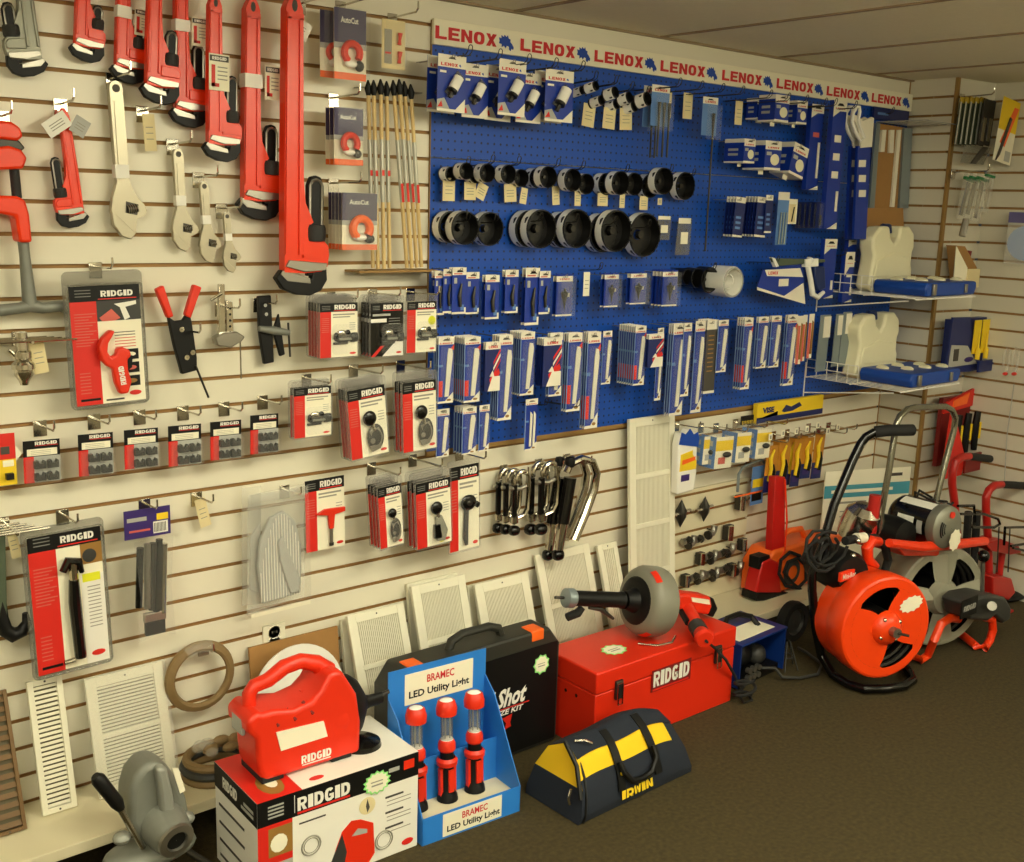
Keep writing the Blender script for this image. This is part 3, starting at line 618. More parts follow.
# large flat packs on the left
def big_pack(u0, v0, u1, v1, d, label, tilt, which):
    o, w, h = frame_px(u0, v0, u1, v1, d); x0, x1 = -w/2, w/2
    t = thing('tool_clamshell', label, 'carded tool', o, (0, rad(tilt), 0)); e = -.0007
    c = MB(); c.box(x0, x1, 0, .002, 0, h, 'paper')
    hh = .87 if which == 'cutter' else .89
    c.box(x0, x1, e, 0, h*hh, h, 'black'); c.text('RIDGID', x0+w*.67, h*(hh+.06), w*.46, h*.05, e-.0005, 'white', .06)
    c.box(x0+w*.4, x1-w*.05, e-.0004, e, h*(hh+.012), h*(hh+.02), 'redflat'); c.box(x0, x0+w*.37, e, 0, 0, h*hh, 'redflat')
    for k in range(3): c.box(x0+w*.08, x0+w*.3, e-.0004, e, h*(hh+.04+.025*k), h*(hh+.047+.025*k), 'grey')
    for k in range(12):
        c.box(x0+w*.05, x0+w*(.25+.05*(k % 3)), e-.0004, e, h*(.5+.024*k), h*(.508+.024*k), 'pink')
    for k in range(7): c.box(x0+w*.07, x0+w*.22, e-.0004, e, h*(.1+.028*k), h*(.108+.028*k), 'pink')
    c.box(x0+w*.06, x0+w*.34, e-.0005, e, h*.035, h*.055, 'black')
    if which == 'cutter':
        c.box(x0+w*.37, x1, e, 0, h*.70, h*hh, 'darkgrey'); c.prism([(x0+w*.62, h*.84), (x1-w*.06, h*.86), (x1-w*.06, h*.83), (x0+w*.78, h*.81), (x0+w*.84, h*.72), (x0+w*.76, h*.70), (x0+w*.7, h*.81)], e*2, 0, 'white')
        c.prism([(x0+w*.4, h*.73), (x0+w*.58, h*.80), (x0+w*.7, h*.72), (x0+w*.62, h*.70), (x0+w*.44, h*.70)], e*2, 0, 'pink')
        for k in range(3):
            c.box(x0+w*.66, x1-w*.07, e*1.5, 0, h*(.13+.115*k), h*(.22+.115*k), 'black'); c.ball((x0+w*.8, e*2, h*(.175+.115*k)), (w*.09, .0005, h*.02), ('goldbrown', 'pink', 'paper')[k], 10, 6)
        for k in range(6): c.box(x0+w*.6, x1-w*.1, e, 0, h*(.47+.025*k), h*(.477+.025*k), 'pink' if k < 4 else 'printdark')
        c.box(x0+w*.42, x0+w*.68, e*1.5, 0, h*.02, h*.035, 'printdark'); c.ball((x1-w*.15, e, h*.07), (w*.09, .0008, h*.022), 'redflat', 10, 6)
    else:
        c.box(x0+w*.7, x1, e, 0, h*.74, h*hh, 'goldbrown'); c.ball((x0+w*.82, e*2, h*.8), (w*.1, .0006, h*.05), 'darkgrey', 12, 8)
        c.box(x0+w*.68, x1, e*1.2, 0, 0, h*.66, 'white'); c.box(x0+w*.7, x1-w*.05, e*2, 0, h*.61, h*.67, 'stickerlime')
        for k in range(12): c.box(x0+w*.76, x1-w*.06, e*2, 0, h*(.27+.027*k), h*(.277+.027*k), 'printgrey')
        c.ball((x1-w*.15, e*1.5, h*.07), (w*.1, .0008, h*.022), 'redflat', 10, 6)
    c.build('backing_card', t, smooth=0)
    s = MB(); s.prism(rrect(x0-w*.07, x1+w*.06, -h*.035, h*(1.12 if which == 'cutter' else 1.06), w*.08), .003, .008, 'smoke')
    s.tube([(x, -.004, z) for x, z in rrect(x0-w*.03, x1+w*.03, -h*.015, h*1.01, w*.05)], .0025, 'smoke', 6, closed=True)
    s.build('blister_shell', t)
    if which == 'cutter':
        P = [(.32, .50), (.38, .57), (.50, .63), (.57, .62), (.52, .57), (.46, .52), (.44, .44), (.50, .40), (.56, .42), (.58, .47), (.66, .48), (.76, .45), (.78, .40), (.72, .37), (.72, .28), (.76, .18), (.70, .08), (.58, .08), (.52, .18), (.50, .30), (.42, .33), (.34, .39)]
        k = MB(); k.prism([(x0+w*a, h*b) for a, b in P], -.024, -.002, 'redplastic')
        k.build('pipe_cutter', t, bevel=.005, seg=3)
        k = MB(); k.prism([(x0+w*a, h*b) for a, b in [(.70, .27), (.78, .30), (.80, .40), (.73, .40)]], -.02, -.003, 'black')
        RT = Matrix.Translation((x0+w*.62, -.0245, h*.24)) @ Matrix.Rotation(rad(-96), 4, 'Y') @ Matrix.Translation((-(x0+w*.62), .0245, -h*.24))
        k.text('RIDGID', x0+w*.62, h*.24, h*.16, w*.08, -.0252, 'white', .05, R=RT); k.build('grip', t)
    else:
        k = MB(); pts = [(x0+w*.42, -.014, h*.73), (x0+w*.5, -.014, h*.80), (x0+w*.64, -.014, h*.78), (x0+w*.68, -.014, h*.70)]
        k.tube(pts, [.009, .012, .012, .006], 'blackgloss', 10); k.tube([(x0+w*.56, -.014, h*.78), (x0+w*.56, -.014, h*.66)], .011, 'chrome', 10)
        k.tube([(x0+w*.56, -.014, h*.66), (x0+w*.55, -.014, h*.5), (x0+w*.57, -.014, h*.08)], [.012, .015, .014], 'blackgloss', 10); k.build('basin_wrench', t)
        MB().cyl((x0+w*.34, -.016, h*.07), (x0+w*.48, -.016, h*.075), .006, 'chrome', 10).build('cross_bar', t)
    return t
big_pack(74, 285, 144, 403, .085, 'large clamshell with a red plastic pipe cutter beside the black tool with red handles', -1.5, 'cutter')
hook(95, 267, 'holding the large red pipe cutter clamshell', L=.12)
big_pack(34, 531, 107, 668, .085, 'tall clamshell with a black long basin wrench and lime sticker, above the narrow white vent', -1.5, 'basin')
hook(62, 514, 'holding the tall basin wrench clamshell', L=.12)

# purple headed bag of hardware
o, w, h = frame_px(126, 508, 172, 636, .06); t = thing('hardware_bag', 'clear bag with purple header full of black and chrome rods', 'bag', o)
c = MB(); c.box(-w/2, w/2, -.001, .001, h*.78, h, 'purple'); c.box(w*.12, w*.44, -.0016, -.001, h*.80, h*.89, 'white'); c.box(w*.2, w*.45, -.0018, -.001, h*.9, h*.95, 'yellow')
for k in range(9): c.box(w*(.14+.03*k), w*(.155+.03*k), -.002, -.0016, h*.81, h*.88, 'printdark')
c.box(-w*.44, -w*.02, -.0016, -.001, h*.91, h*.94, 'lightgrey'); c.box(-w*.4, w*.05, -.0016, -.001, h*.83, h*.845, 'pink'); c.build('header_card', t)
MB().prism([(-w*.4, h*.78), (w*.46, h*.79), (w*.38, h*.4), (w*.44, 0), (w*.1, h*.04), (-w*.38, 0), (-w*.3, h*.35)], -.03, -.0298, 'clear').build('plastic_bag', t)
for i, (xa, za, xb, zb, m_) in enumerate([(-.22, .72, -.30, .26, 'blackgloss'), (-.06, .74, -.12, .24, 'steel'), (.06, .74, -.02, .22, 'darksteel'), (.2, .76, .08, .2, 'blackgloss'), (.3, .72, .22, .18, 'chrome')]):
    MB().tube([(w*xa, -.014, h*za), (w*xb, -.014, h*zb)], .009, m_, 10).build('rod', t)
MB().box(-w*.2, w*.28, -.02, -.006, h*.13, h*.2, 'steel').build('clamp_bracket', t, bevel=.002)
MB().box(-w*.18, w*.26, -.018, -.006, h*.02, h*.13, 'black').build('clamp_block', t, bevel=.002)
hook(144, 503, 'holding the purple headed hardware bag', L=.09)

# bagged mesh glove
o, w, h = frame_px(247, 489, 308, 609, .07); t = thing('mesh_glove_bag', 'grey ribbed mitt sealed in a white-rimmed clear bag beside the T-handled tool pack', 'glove', o, (0, rad(-1), 0))
MB().prism([(-w/2, 0), (w*.46, h*.05), (w/2, h), (-w*.42, h*.98)], .008, .009, 'clearbag').build('plastic_bag', t)
c = MB(); P = [(-.28, .08), (-.34, .4), (-.28, .62), (-.12, .78), (.1, .82), (.3, .72), (.38, .5), (.36, .1)]
c.prism([(w*a, h*b) for a, b in P], -.008, .004, 'lightgrey'); mit = c.build('mitt', t, bevel=.004)
for i in range(15):
    x = -.3+.045*i; zt = .8-1.6*(abs(x-.06))**2*2.2
    MB().cyl((w*x, -.009, h*.1), (w*x, -.009, h*max(.3, min(.8, zt))), .0014, 'white', 5, ).build('rib', mit)
MB().prism([(w*a, h*b) for a, b in [(-.02, .58), (.06, .62), (.34, .22), (.3, .12), (.16, .12), (.0, .42)]], -.016, -.006, 'lightgrey').build('thumb', mit, bevel=.004)
c = MB(); c.prism([(-w*.5, 0), (w*.5, h*.05), (w*.5, h), (-w*.44, h)], -.018, -.0176, 'clear'); c.box(-w*.44, w*.48, -.0185, -.0176, h*.93, h, 'clearbag'); c.build('front_film', t)
MB().box(-w*.5, w*.48, -.019, -.017, 0, h*.03, 'paper').build('bag_seal', t)
o2, w2, h2 = frame_px(241, 487, 262, 606, .03); t2 = thing('mesh_glove_bag', 'second bagged grey mitt showing only its edge behind the front one', 'glove', o2)
MB().prism([(-w2/2, h2*.02), (w2*.4, 0), (w2/2, h2), (-w2*.4, h2)], 0, .001, 'clearbag').build('plastic_bag', t2)
MB().prism([(-w2*.2, h2*.15), (w2*.3, h2*.1), (w2*.4, h2*.7), (-w2*.1, h2*.6)], -.008, -.002, 'lightgrey').build('mitt', t2, bevel=.003)
hook(284, 489, 'holding the bagged ribbed mitts', L=.1)

# copper cutter packs above the cutter stacks
def autocut(u0, v0, u1, v1, d, label, text=True, ring='redplastic', tilt=0):
    o, w, h = frame_px(u0, v0, u1, v1, d); x0, x1 = -w/2, w/2; t = thing('copper_cutter_pack', label, 'carded tool', o, (0, rad(tilt), 0))
    c = MB(); c.box(x0, x1, 0, .0015, 0, h, 'paper'); c.box(x0, x1, -.0006, 0, h*.52, h, 'navyink'); c.box(x0, x1, -.0006, 0, h*.44, h*.52, 'lightgrey'); c.box(x0, x1, -.0008, 0, 0, h*.1, 'orange')
    if text: c.text('AutoCut', x0+w*.48, h*.84, w*.55, h*.085, -.001, 'white', .03)
    c.build('backing_card', t, smooth=0)
    k = MB(); k.tube([(x0+w*.5+.24*w*math.cos(rad(q)), -.01, h*.38+.24*w*math.sin(rad(q))) for q in range(-40, 250, 20)], w*.1, ring, 8); k.ball((x0+w*.72, -.012, h*.2), (w*.14, .01, h*.08), 'darkgrey', 12, 6); k.ball((x0+w*.45, -.012, h*.22), (w*.2, .01, h*.06), 'white', 12, 6); k.build('copper_cutter', t)
    MB().prism(rrect(x0, x1, 0, h, w*.04), -.022, -.0216, 'clear').build('blister_shell', t)
    return t

autocut(334, 9, 366, 80, .10, 'boxed orange ring copper cutter on the top hook, front one, beside the longest red wrench')
autocut(320, 11, 345, 78, .06, 'purple topped copper cutter box on the top hook, behind the front one', text=False)
hook(340, 6, 'holding the boxed copper cutters at the top', L=.15)
a = autocut(334, 108, 363, 165, .11, 'clear pack with orange ring cutter hanging under the boxed ones')
stack(a, 2, .022, 'clear copper cutter pack in the middle of three hooks'); hook(333, 98, 'holding the clear orange ring cutter packs', L=.14)
a = autocut(342, 193, 377, 250, .12, 'clear pack with big orange ring, front of the stack just above the upper cutter row', ring='orange')
stack(a, 4, .018, 'clear edged copper cutter pack above the upper cutter row'); hook(333, 183, 'holding the five copper cutter packs', L=.15)
o, w, h = frame_px(382, 20, 405, 69, .09); t = thing('hole_cutter_card', 'beige card with two red bits on the hook beside the pegboard sign', 'carded tool', o)
c = MB(); c.box(-w/2, w/2, 0, .0015, 0, h, 'tagpaper'); c.box(-w*.4, -w*.08, -.0006, 0, h*.1, h*.8, 'printgrey'); c.box(-w*.36, -w*.12, -.001, 0, h*.3, h*.34, 'redflat'); c.build('backing_card', t)
for z in (.22, .6): MB().tube([(w*.18, -.008, h*(z-.1)), (w*.2, -.008, h*z), (w*.22, -.008, h*(z+.14))], [.006, .004, .007], 'redplastic', 8).build('bit', t)
MB().box(-w*.46, w*.46, -.016, -.0155, h*.05, h*.95, 'clear').build('blister_shell', t); hook(392, 18, 'holding the beige card with two red bits', L=.13)
# wrapped swab rods
tops = [(368, 80), (373.5, 80), (380.5, 79), (386.5, 81), (393, 80), (399, 79), (404, 81), (410.5, 84)]
bots = [(373, 268), (378, 269), (384, 269), (389.5, 268), (407, 268), (412, 268), (417, 267.5), (421.5, 267)]
for k, (p, q) in enumerate(zip(tops, bots)):
    o, L, a = place(*p, *q, .05+.012*(k % 3)); r = .0058
    t = thing('flux_brush', ORD[k]+' of the eight long black-tipped wooden rods hanging beside the pegboard', 'brush', o, (0, a, 0), None)
    MB().cyl((0, 0, 0), (0, 0, L*.93), r, 'wood', 10).build('handle', t)
    MB().cyl((0, 0, L*.36), (0, 0, L*.69), r*1.12, 'silverfoil', 10).build('wrapper', t)
    MB().box(-r*.7, r*.7, -r*1.2, -r*1.05, L*(.36 if k > 3 else .5), L*(.46 if k > 3 else .53), 'redflat').build('print_band', t)
    MB().tube([(0, 0, L*.92), (0, 0, L*.955), (0, 0, L)], [r*1.1, r*1.9, r*.4], 'black', 10).build('tip', t)
mb = MB(); a_, b_ = W(361, 87, .04), W(422, 93, .04)
t = thing('rod_holder', 'thin steel wire bar holding the black-tipped rods', 'holder', a_)
mb.tube([(0, .035, 0), (0, 0, 0), (b_-a_), (b_-a_)+Vector((0, .035, 0))], .002, 'steel', 6).build('wire', t)
a_, b_ = W(350, 270, .03), W(428, 271, .03)
t = thing('rod_rest', 'thin brown strip under the feet of the black-tipped rods', 'holder', a_)
MB().box(0, (b_-a_).x, -.05, .03, -.006, 0, 'trim_wood').build('strip', t)

# chrome pipe cutters hanging under the pegboard
def c_cutter(u, v, s, d, label, big=False):
    """C shaped cutter: frame arc on the outside, black handle and knob"""
    o = W(u, v, d); t = thing('tube_cutter', label, 'pipe cutter', o); q = s*lw(u, v, d)*.8; t.scale = (1, 1, s*hz(u, v, d)/q)
    if not big:
        P = arc(0, 0, 8*q, 200, 20, 10)+[(9*q, -12*q), (8*q, -30*q), (4*q, -36*q), (-6*q, -38*q)]
        MB().tube([(x, 0, z) for x, z in P], 2.3*q, 'chrome', 8).build('frame', t)
        MB().tube([(-9*q, 0, -4*q), (-8.5*q, 0, -42*q)], 2.8*q, 'blackgloss', 10).build('slide', t)
        MB().lathe([(.5*q, 0), (4*q, -2*q), (4*q, -8*q), (.5*q, -10*q)], 'chrome', (-8*q, 0, -34*q), (0, 0, 1), n=12).build('collar', t)
        MB().tube([(-14*q, 0, -7*q), (-2*q, 0, -9*q), (5*q, 0, -7*q)], 2*q, 'steel', 8).build('roller', t)
        MB().ball((-8*q, 0, -50*q), (6*q, 5*q, 5*q), 'blackgloss', 14, 8, .8).build('knob', t)
    else:
        P = [(-22*q, -2*q), (-18*q, 5*q), (-4*q, 9*q), (10*q, 4*q), (16*q, -8*q), (14*q, -24*q), (4*q, -48*q), (-8*q, -72*q)]
        MB().tube([(x, 0, z) for x, z in P], 4*q, 'chrome', 10).build('frame', t)
        MB().tube([(-17*q, -.002, -8*q), (-24*q, -.002, -52*q)], 6*q, 'blackgloss', 12).build('handle', t)
        MB().tube([(-24*q, -.002, -52*q), (-27*q, -.002, -78*q)], [5*q, 4*q], 'chrome', 12).build('ferrule', t)
        MB().lathe([(.5*q, 0), (4*q, 1*q), (5*q, 6*q), (4*q, 10*q), (.5*q, 11*q)], 'black', (-18*q, -.002, 2*q), (0, 0, 1), n=12).build('roller', t)
        MB().ball((-28*q, -.002, -83*q), (6*q, 5*q, 5.5*q), 'blackgloss', 14, 8, .8).build('knob', t)
    return t
for k, u in enumerate((506, 513.5, 522)): c_cutter(u, 477+k*1.2, 1.0, .03+.032*k, 'small chrome tube cutter, '+ORD[k]+' of three on the first hook under the pegboard')
for k, u in enumerate((540, 550)): c_cutter(u, 472, 1.12, .04+.04*k, 'medium chrome tube cutter, '+ORD[k]+' of two on the middle hook under the pegboard')
for k, u in enumerate((574, 584)): c_cutter(u, 467, 1.0, .04+.05*k, 'large curved chrome pipe cutter, '+ORD[k]+' of two on the last hook under the pegboard', big=True)
hook(503, 468, 'holding the three small chrome tube cutters', L=.13); hook(538, 462, 'holding the two medium chrome tube cutters', L=.13); hook(566, 457, 'holding the two large curved cutters', L=.13)
o = W(544, 500, .025); t = thing('cutter_bag', 'clear plastic sleeve behind the medium chrome tube cutters', 'bag', o)
w = .07; MB().box(-w/2, w/2+.02, -.001, .001, -.12, .1, 'clear').build('plastic_sleeve', t)
# wall outlet
o, w, h = frame_px(263, 624, 285, 650, .004); t = thing('wall_outlet', 'cream double electrical outlet low on the wall under the bagged mitt', 'electrical outlet', o)
MB().box(-w/2, w/2, -.002, .004, 0, h, 'ventwhite').build('cover_plate', t, bevel=.001)
for z in (.3, .7):
    s = MB(); s.lathe([(.0005, -.001), (w*.26, -.001), (w*.28, .002)], 'white', (0, -.003, h*z), (0, -1, 0), n=14); s.box(-w*.12, -w*.07, -.005, -.003, h*(z-.04), h*(z+.06), 'printdark'); s.box(w*.07, w*.12, -.005, -.003, h*(z-.04), h*(z+.06), 'printdark'); s.build('socket', t)
# ---------------------------------------------------------------- blue pegboard with its header sign
BD = .008
def pegmat():
    mt = bpy.data.materials.new('pegboard_blue'); mt.use_nodes = True; _mats['pegboard'] = mt
    nt = mt.node_tree; b = nt.nodes['Principled BSDF']; b.inputs['Roughness'].default_value = .45
    tc = nt.nodes.new('ShaderNodeTexCoord'); sc = nt.nodes.new('ShaderNodeVectorMath'); sc.operation = 'SCALE'; sc.inputs['Scale'].default_value = 1/.0254
    fr = nt.nodes.new('ShaderNodeVectorMath'); fr.operation = 'FRACTION'
    sb = nt.nodes.new('ShaderNodeVectorMath'); sb.operation = 'SUBTRACT'; sb.inputs[1].default_value = (.5, .5, .5)
    ml = nt.nodes.new('ShaderNodeVectorMath'); ml.operation = 'MULTIPLY'; ml.inputs[1].default_value = (1, 0, 1)
    ln = nt.nodes.new('ShaderNodeVectorMath'); ln.operation = 'LENGTH'
    lt = nt.nodes.new('ShaderNodeMath'); lt.operation = 'LESS_THAN'; lt.inputs[1].default_value = .15
    mx = nt.nodes.new('ShaderNodeMix'); mx.data_type = 'RGBA'; mx.inputs[6].default_value = lin((4, 72, 172))+(1,); mx.inputs[7].default_value = lin((6, 22, 62))+(1,)
    for a_, b_ in ((tc.outputs['Object'], sc.inputs[0]), (sc.outputs[0], fr.inputs[0]), (fr.outputs[0], sb.inputs[0]), (sb.outputs[0], ml.inputs[0]), (ml.outputs[0], ln.inputs[0]), (ln.outputs['Value'], lt.inputs[0]), (lt.outputs[0], mx.inputs[0]), (mx.outputs[2], b.inputs['Base Color'])):
        nt.links.new(a_, b_)
pegmat()
px0 = W(429.5, 240, BD).x; px1 = XA-.004
zb = W(560, 432.5, BD).z; zt = W(470, 24.5, BD).z; zs = W(429, 44, BD).z
zseam = W(440, 158, BD).z
t = thing('pegboard', 'wide blue pegboard covering the upper middle of the slat wall', 'pegboard', (px0, 0, zb))
mb = MB(); mb.box(0, px1-px0, -BD, -.001, 0, zseam-zb-.0015, 'pegboard'); mb.build('lower_panel', t)
mb = MB(); mb.box(0, px1-px0, -BD, -.001, zseam-zb+.0015, zt-zb-.003, 'pegboard'); mb.build('upper_panel', t)
MB().box(0, px1-px0, -BD-.002, -.001, -.014, 0, 'trim_wood').build('bottom_rail', t)
MB().box(-.002, 0, -BD, -.001, 0, zt-zb-.003, 'trim_wood').build('side_edge', t)
# header sign
t = thing('header_sign', 'long white sign with eight red LENOX words and blue wolf heads along the pegboard top', 'sign', (px0, -BD-.001, zs))
Hs = zt-zs; Ls = px1-px0
MB().box(-.004, Ls, -.012, 0, 0, Hs, 'paper').build('panel', t, bevel=.001)
spans = [(435, 496.6), (520, 575), (594, 643), (660, 705), (721.5, 761.7), (776, 813), (826, 859.6), (871, 901)]
# spiky horse-head emblem: mane on the outer side, muzzle down to the lower side
emb = [(-.45, .1), (-.5, .35), (-.3, .3), (-.32, .55), (-.12, .42), (-.08, .62), (.08, .45), (.18, .62), (.24, .38), (.4, .3), (.38, .1), (.52, -.05), (.66, -.3), (.62, -.5), (.5, -.42), (.42, -.62), (.3, -.5), (.3, -.3), (.12, -.22), (.02, -.45), (-.1, -.25), (-.28, -.4), (-.28, -.15), (-.5, -.12)]
for k, (ua, ub) in enumerate(spans):
    vm = 34+(ua-435)*.157
    xa = W(ua, vm, BD+.012).x-px0; xb = W(ub, vm, BD+.012).x-px0
    if k: xa = .335*0+xa
    MB().text('LENOX', (xa+xb)/2, Hs*.48, xb-xa, Hs*.50, -.0128, 'lenoxred', .075).build('lettering', t)
    c = xb+.034
    MB().prism([(c+p*.050, Hs*.46+q_*.036) for p, q_ in emb], -.0135, -.012, 'lenoxblue').build('emblem', t)

def peg_hook(u, v, L=.2, holds='', d=BD, up=.02):
    """double wire hook whose root is at pixel u, v on the board"""
    o = W(u, v, d); t = MB(); g = .007
    t.tube([(-g, 0, 0), (-g, -L+.012, .006), (-g*.9, -L, .012), (-g, -L-.004, up+.006), (-g*.4, -L-.005, up+.012), (g*.4, -L-.005, up+.012), (g, -L-.004, up+.006), (g*.9, -L, .012), (g, -L+.012, .006), (g, 0, 0)], .0015, 'darksteel', 5)
    ob = t.build('peg_hook'); ob.location = o
    return tag(ob, 'dark double wire peg hook '+holds, 'hook')

def peg_for(p, L, holds, up=.008):
    u_ = p; o = Vector((u_.x, -BD, u_.z)); t = MB(); g = .005
    t.tube([(-g, 0, 0), (-g, -L+BD, 0), (-g*.6, -L+BD-.002, up), (g*.6, -L+BD-.002, up), (g, -L+BD, 0), (g, 0, 0)], .0012, 'steel', 5)
    ob = t.build('peg_hook'); ob.location = o
    return tag(ob, 'double wire peg hook '+holds, 'hook')
def peg_tip(u, v, L, holds):      # a long hook whose looped end is seen at pixel u, v
    p = W(u, v, BD+L); o = Vector((p.x, -BD, p.z-.028)); t = MB(); g = .007
    t.tube([(-g, 0, 0), (-g, -L+.012, .002), (-g, -L, .010), (-g*.9, -L-.004, .024), (-g*.4, -L-.004, .028), (g*.4, -L-.004, .028), (g*.9, -L-.004, .024), (g, -L, .010), (g, -L+.012, .002), (g, 0, 0)], .0014, 'darksteel', 5)
    ob = t.build('peg_hook'); ob.location = o
    return tag(ob, 'dark double wire peg hook '+holds, 'hook')

def lenox_card(u0, v0, u1, v1, d, kind, label, tilt=0, group=None, name='blade_card', cat='carded tool', parts=True):
    o, w, h = frame_px(u0, v0, u1, v1, d); t = thing(name, label, cat, o, (0, rad(tilt), 0), group); x0, x1 = -w/2, w/2; e = -.0006
    c = MB(); c.box(x0, x1, 0, .0012, 0, h, 'packblue')
    if kind == 'holesaw':
        c.box(x0, x1, e, 0, h*.78, h, 'lenoxwhite'); c.text('LENOX', x0+w*.4, h*.83, w*.6, h*.055, e*2, 'lenoxred', .06); c.prism([(x0+w*(.78+.06*p), h*(.83+.04*q)) for p, q in emb], e*2, e, 'lenoxblue')
        c.prism([(x0+w*.36, h*.93), (x0+w*.64, h*.93), (x0+w*.55, h*.97), (x0+w*.45, h*.97)], e*2, e, 'black')
        c.box(x0, x1, e, 0, 0, h*.05, 'lenoxwhite'); c.prism([(x0+w*.58, 0), (x1, 0), (x1, h*.25)], e*1.2, 0, 'lenoxwhite')
        c.prism([(x0, h*.05), (x0, h*.2), (x0+w*.25, h*.24), (x0+w*.45, h*.05)], e*1.4, 0, 'lightgrey'); c.prism([(x0+w*.02, h*.07), (x0+w*.15, h*.19), (x0+w*.2, h*.08)], e*1.8, 0, 'redflat')
        c.box(x0+w*.08, x0+w*.3, e, 0, h*.68, h*.72, 'lenoxwhite')
    elif kind == 'bit':
        c.box(x0, x1, e, 0, h*.84, h, 'lenoxwhite'); c.prism([(x0+w*.3, h*.90), (x0+w*.8, h*.90), (x0+w*.62, h*.95), (x0+w*.45, h*.95)], e*2, e, 'black'); c.box(x0+w*.12, x0+w*.7, e*2, e, h*.855, h*.88, 'pink')
        c.box(x0, x1, e, 0, 0, h*.045, 'lenoxwhite'); c.box(x0+w*.88, x1, e, 0, 0, h*.14, 'lenoxwhite'); c.box(x0+w*.14, x0+w*.34, e, 0, h*.66, h*.78, 'lightgrey'); c.box(x0+w*.62, x0+w*.86, e, 0, h*.08, h*.2, 'blueprint')
    elif kind in ('blade', 'bladered', 'bladeold'):
        c.box(x0, x1, e, 0, h*.885 if h > .17 else h*.86, h, 'lenoxwhite'); c.text('LENOX', 0, h*.905 if h > .17 else h*.885, w*.8, h*.02, e*2, 'lenoxred', .04); c.prism([(x0+w*.25, h*.945), (x0+w*.8, h*.945), (x0+w*.6, h*.97), (x0+w*.4, h*.97)], e*2, e, 'printdark')
        c.box(x0, x1, e, 0, 0, h*.03, 'lenoxwhite'); c.prism([(x0+w*.35, 0), (x1, 0), (x1, h*.16)], e*1.2, 0, 'lenoxwhite'); c.ball((x0+w*.72, e*2, h*.045), (w*.15, .0004, h*.018), 'goldbrown', 8, 4)
        if kind == 'bladered': c.box(x0+w*.06, x0+w*.3, e, 0, h*.10, h*.34, 'redflat'); c.prism([(x1-w*.3, h*.8), (x1, h*.8), (x1, h*.88)], e*2, 0, 'redflat')
        c.box(x0+w*.05, x0+w*.3, e, 0, h*.55, h*.585, 'blueprint'); c.box(x0-.0004, x0+w*.05, e*1.2, .0012, h*.02, h*.9, 'blueedge')
    elif kind == 'dark':
        c.box(x0, x1, e, 0, 0, h*.87, 'printdark'); c.box(x0, x1, e, 0, h*.87, h, 'lenoxwhite'); c.box(x0, x1, e*2, 0, 0, h*.035, 'lenoxwhite')
        for k in range(9): c.box(x0+w*.2, x0+w*.7, e*2, e, h*(.3+.06*k), h*(.315+.06*k), 'goldbrown')
    elif kind == 'stripe':   # navy card with red and white slanting stripes
        c.box(x0, x1, e, 0, 0, h, 'deepblue'); c.box(x0, x1, e*2, 0, h*.85, h, 'lenoxwhite'); c.text('LENOX', 0, h*.9, w*.6, h*.05, e*3, 'lenoxred', .04)
        for k in range(3): c.prism([(x1-w*.45, h*(.30+.12*k)), (x1-w*.45, h*(.36+.12*k)), (x1, h*(.66+.1*k)), (x1, h*(.60+.1*k))], e*2, e, 'redflat' if k != 1 else 'lenoxwhite')
        c.prism([(x0+w*.2, 0), (x1, 0), (x1, h*.3), (x0+w*.5, h*.3)], e*2, e, 'lenoxwhite'); c.prism([(x0+w*.3, h*.3), (x0+w*.5, h*.42), (x0+w*.62, h*.3)], e*2.5, e, 'lenoxwhite')
        c.prism([(x0+w*.45, h*.02), (x0+w*.3, h*.25), (x1-w*.1, h*.46), (x1, h*.36)], e*1.5, e, 'redflat')
    elif kind == 'spring':   # blue card in a clear sleeve with a dark bit
        c.box(x0, x1, e, 0, h*.82, h*.95, 'lenoxwhite'); c.text('LENOX', 0, h*.88, w*.6, h*.04, e*2, 'lenoxred', .04); c.box(x0, x1, e, 0, 0, h*.04, 'lenoxwhite'); c.box(x0+w*.65, x0+w*.85, e, 0, h*.45, h*.55, 'lightgrey')
    elif kind == 'small':
        c.box(x0, x1, e, 0, 0, h*.86, 'deepblue'); c.box(x0, x1, e, 0, h*.86, h, 'lenoxwhite')
        for k in range(3): c.box(x0+w*.2, x0+w*.7, e*2, e, h*(.2+.13*k), h*(.26+.13*k), 'blueprint')
        c.box(x0, x1, e*2, 0, 0, h*.05, 'lenoxwhite')
    c.build('backing_card', t, smooth=0)
    if kind == 'holesaw':
        s = MB(); ax = Vector((.5, 0, .86)).normalized(); C0 = Vector((x0+w*.54, -.013, h*.48))
        r = w*.15
        s.lathe([(.0005, -r*1.6), (r, -r*1.6), (r, -r*1.1)], 'holesawblack', C0, ax, 14); s.lathe([(r*1.02, -r*1.1), (r*1.02, r*1.6), (.0005, r*1.6)], 'whitegloss', C0, ax, 14)
        sv = s.build('hole_saw', t)
        MB().prism([(x0+w*a, h*b) for a, b in [(.24, .34), (.5, .24), (.92, .62), (.68, .74)]], -.006, -.0008, 'smoke').build('blister', t)
        MB().cyl(C0-ax*r*1.7, C0-ax*r*2.8, r*.4, 'darksteel', 8).build('arbor', t)
    elif kind == 'bit':
        MB().tube([(x0+w*.55, -.005, h*.16), (x0+w*.48, -.005, h*.4), (x0+w*.62, -.005, h*.66)], [w*.09, w*.12, w*.05], 'darksteel', 8).build('drill_bit', t)
    elif kind in ('blade', 'bladered'):
        bl = [(x0+w*.42, h*.1), (x0+w*.66, h*.1), (x0+w*.9, h*.74), (x0+w*.84, h*.82), (x0+w*.62, h*.83), (x0+w*.56, h*.74)]
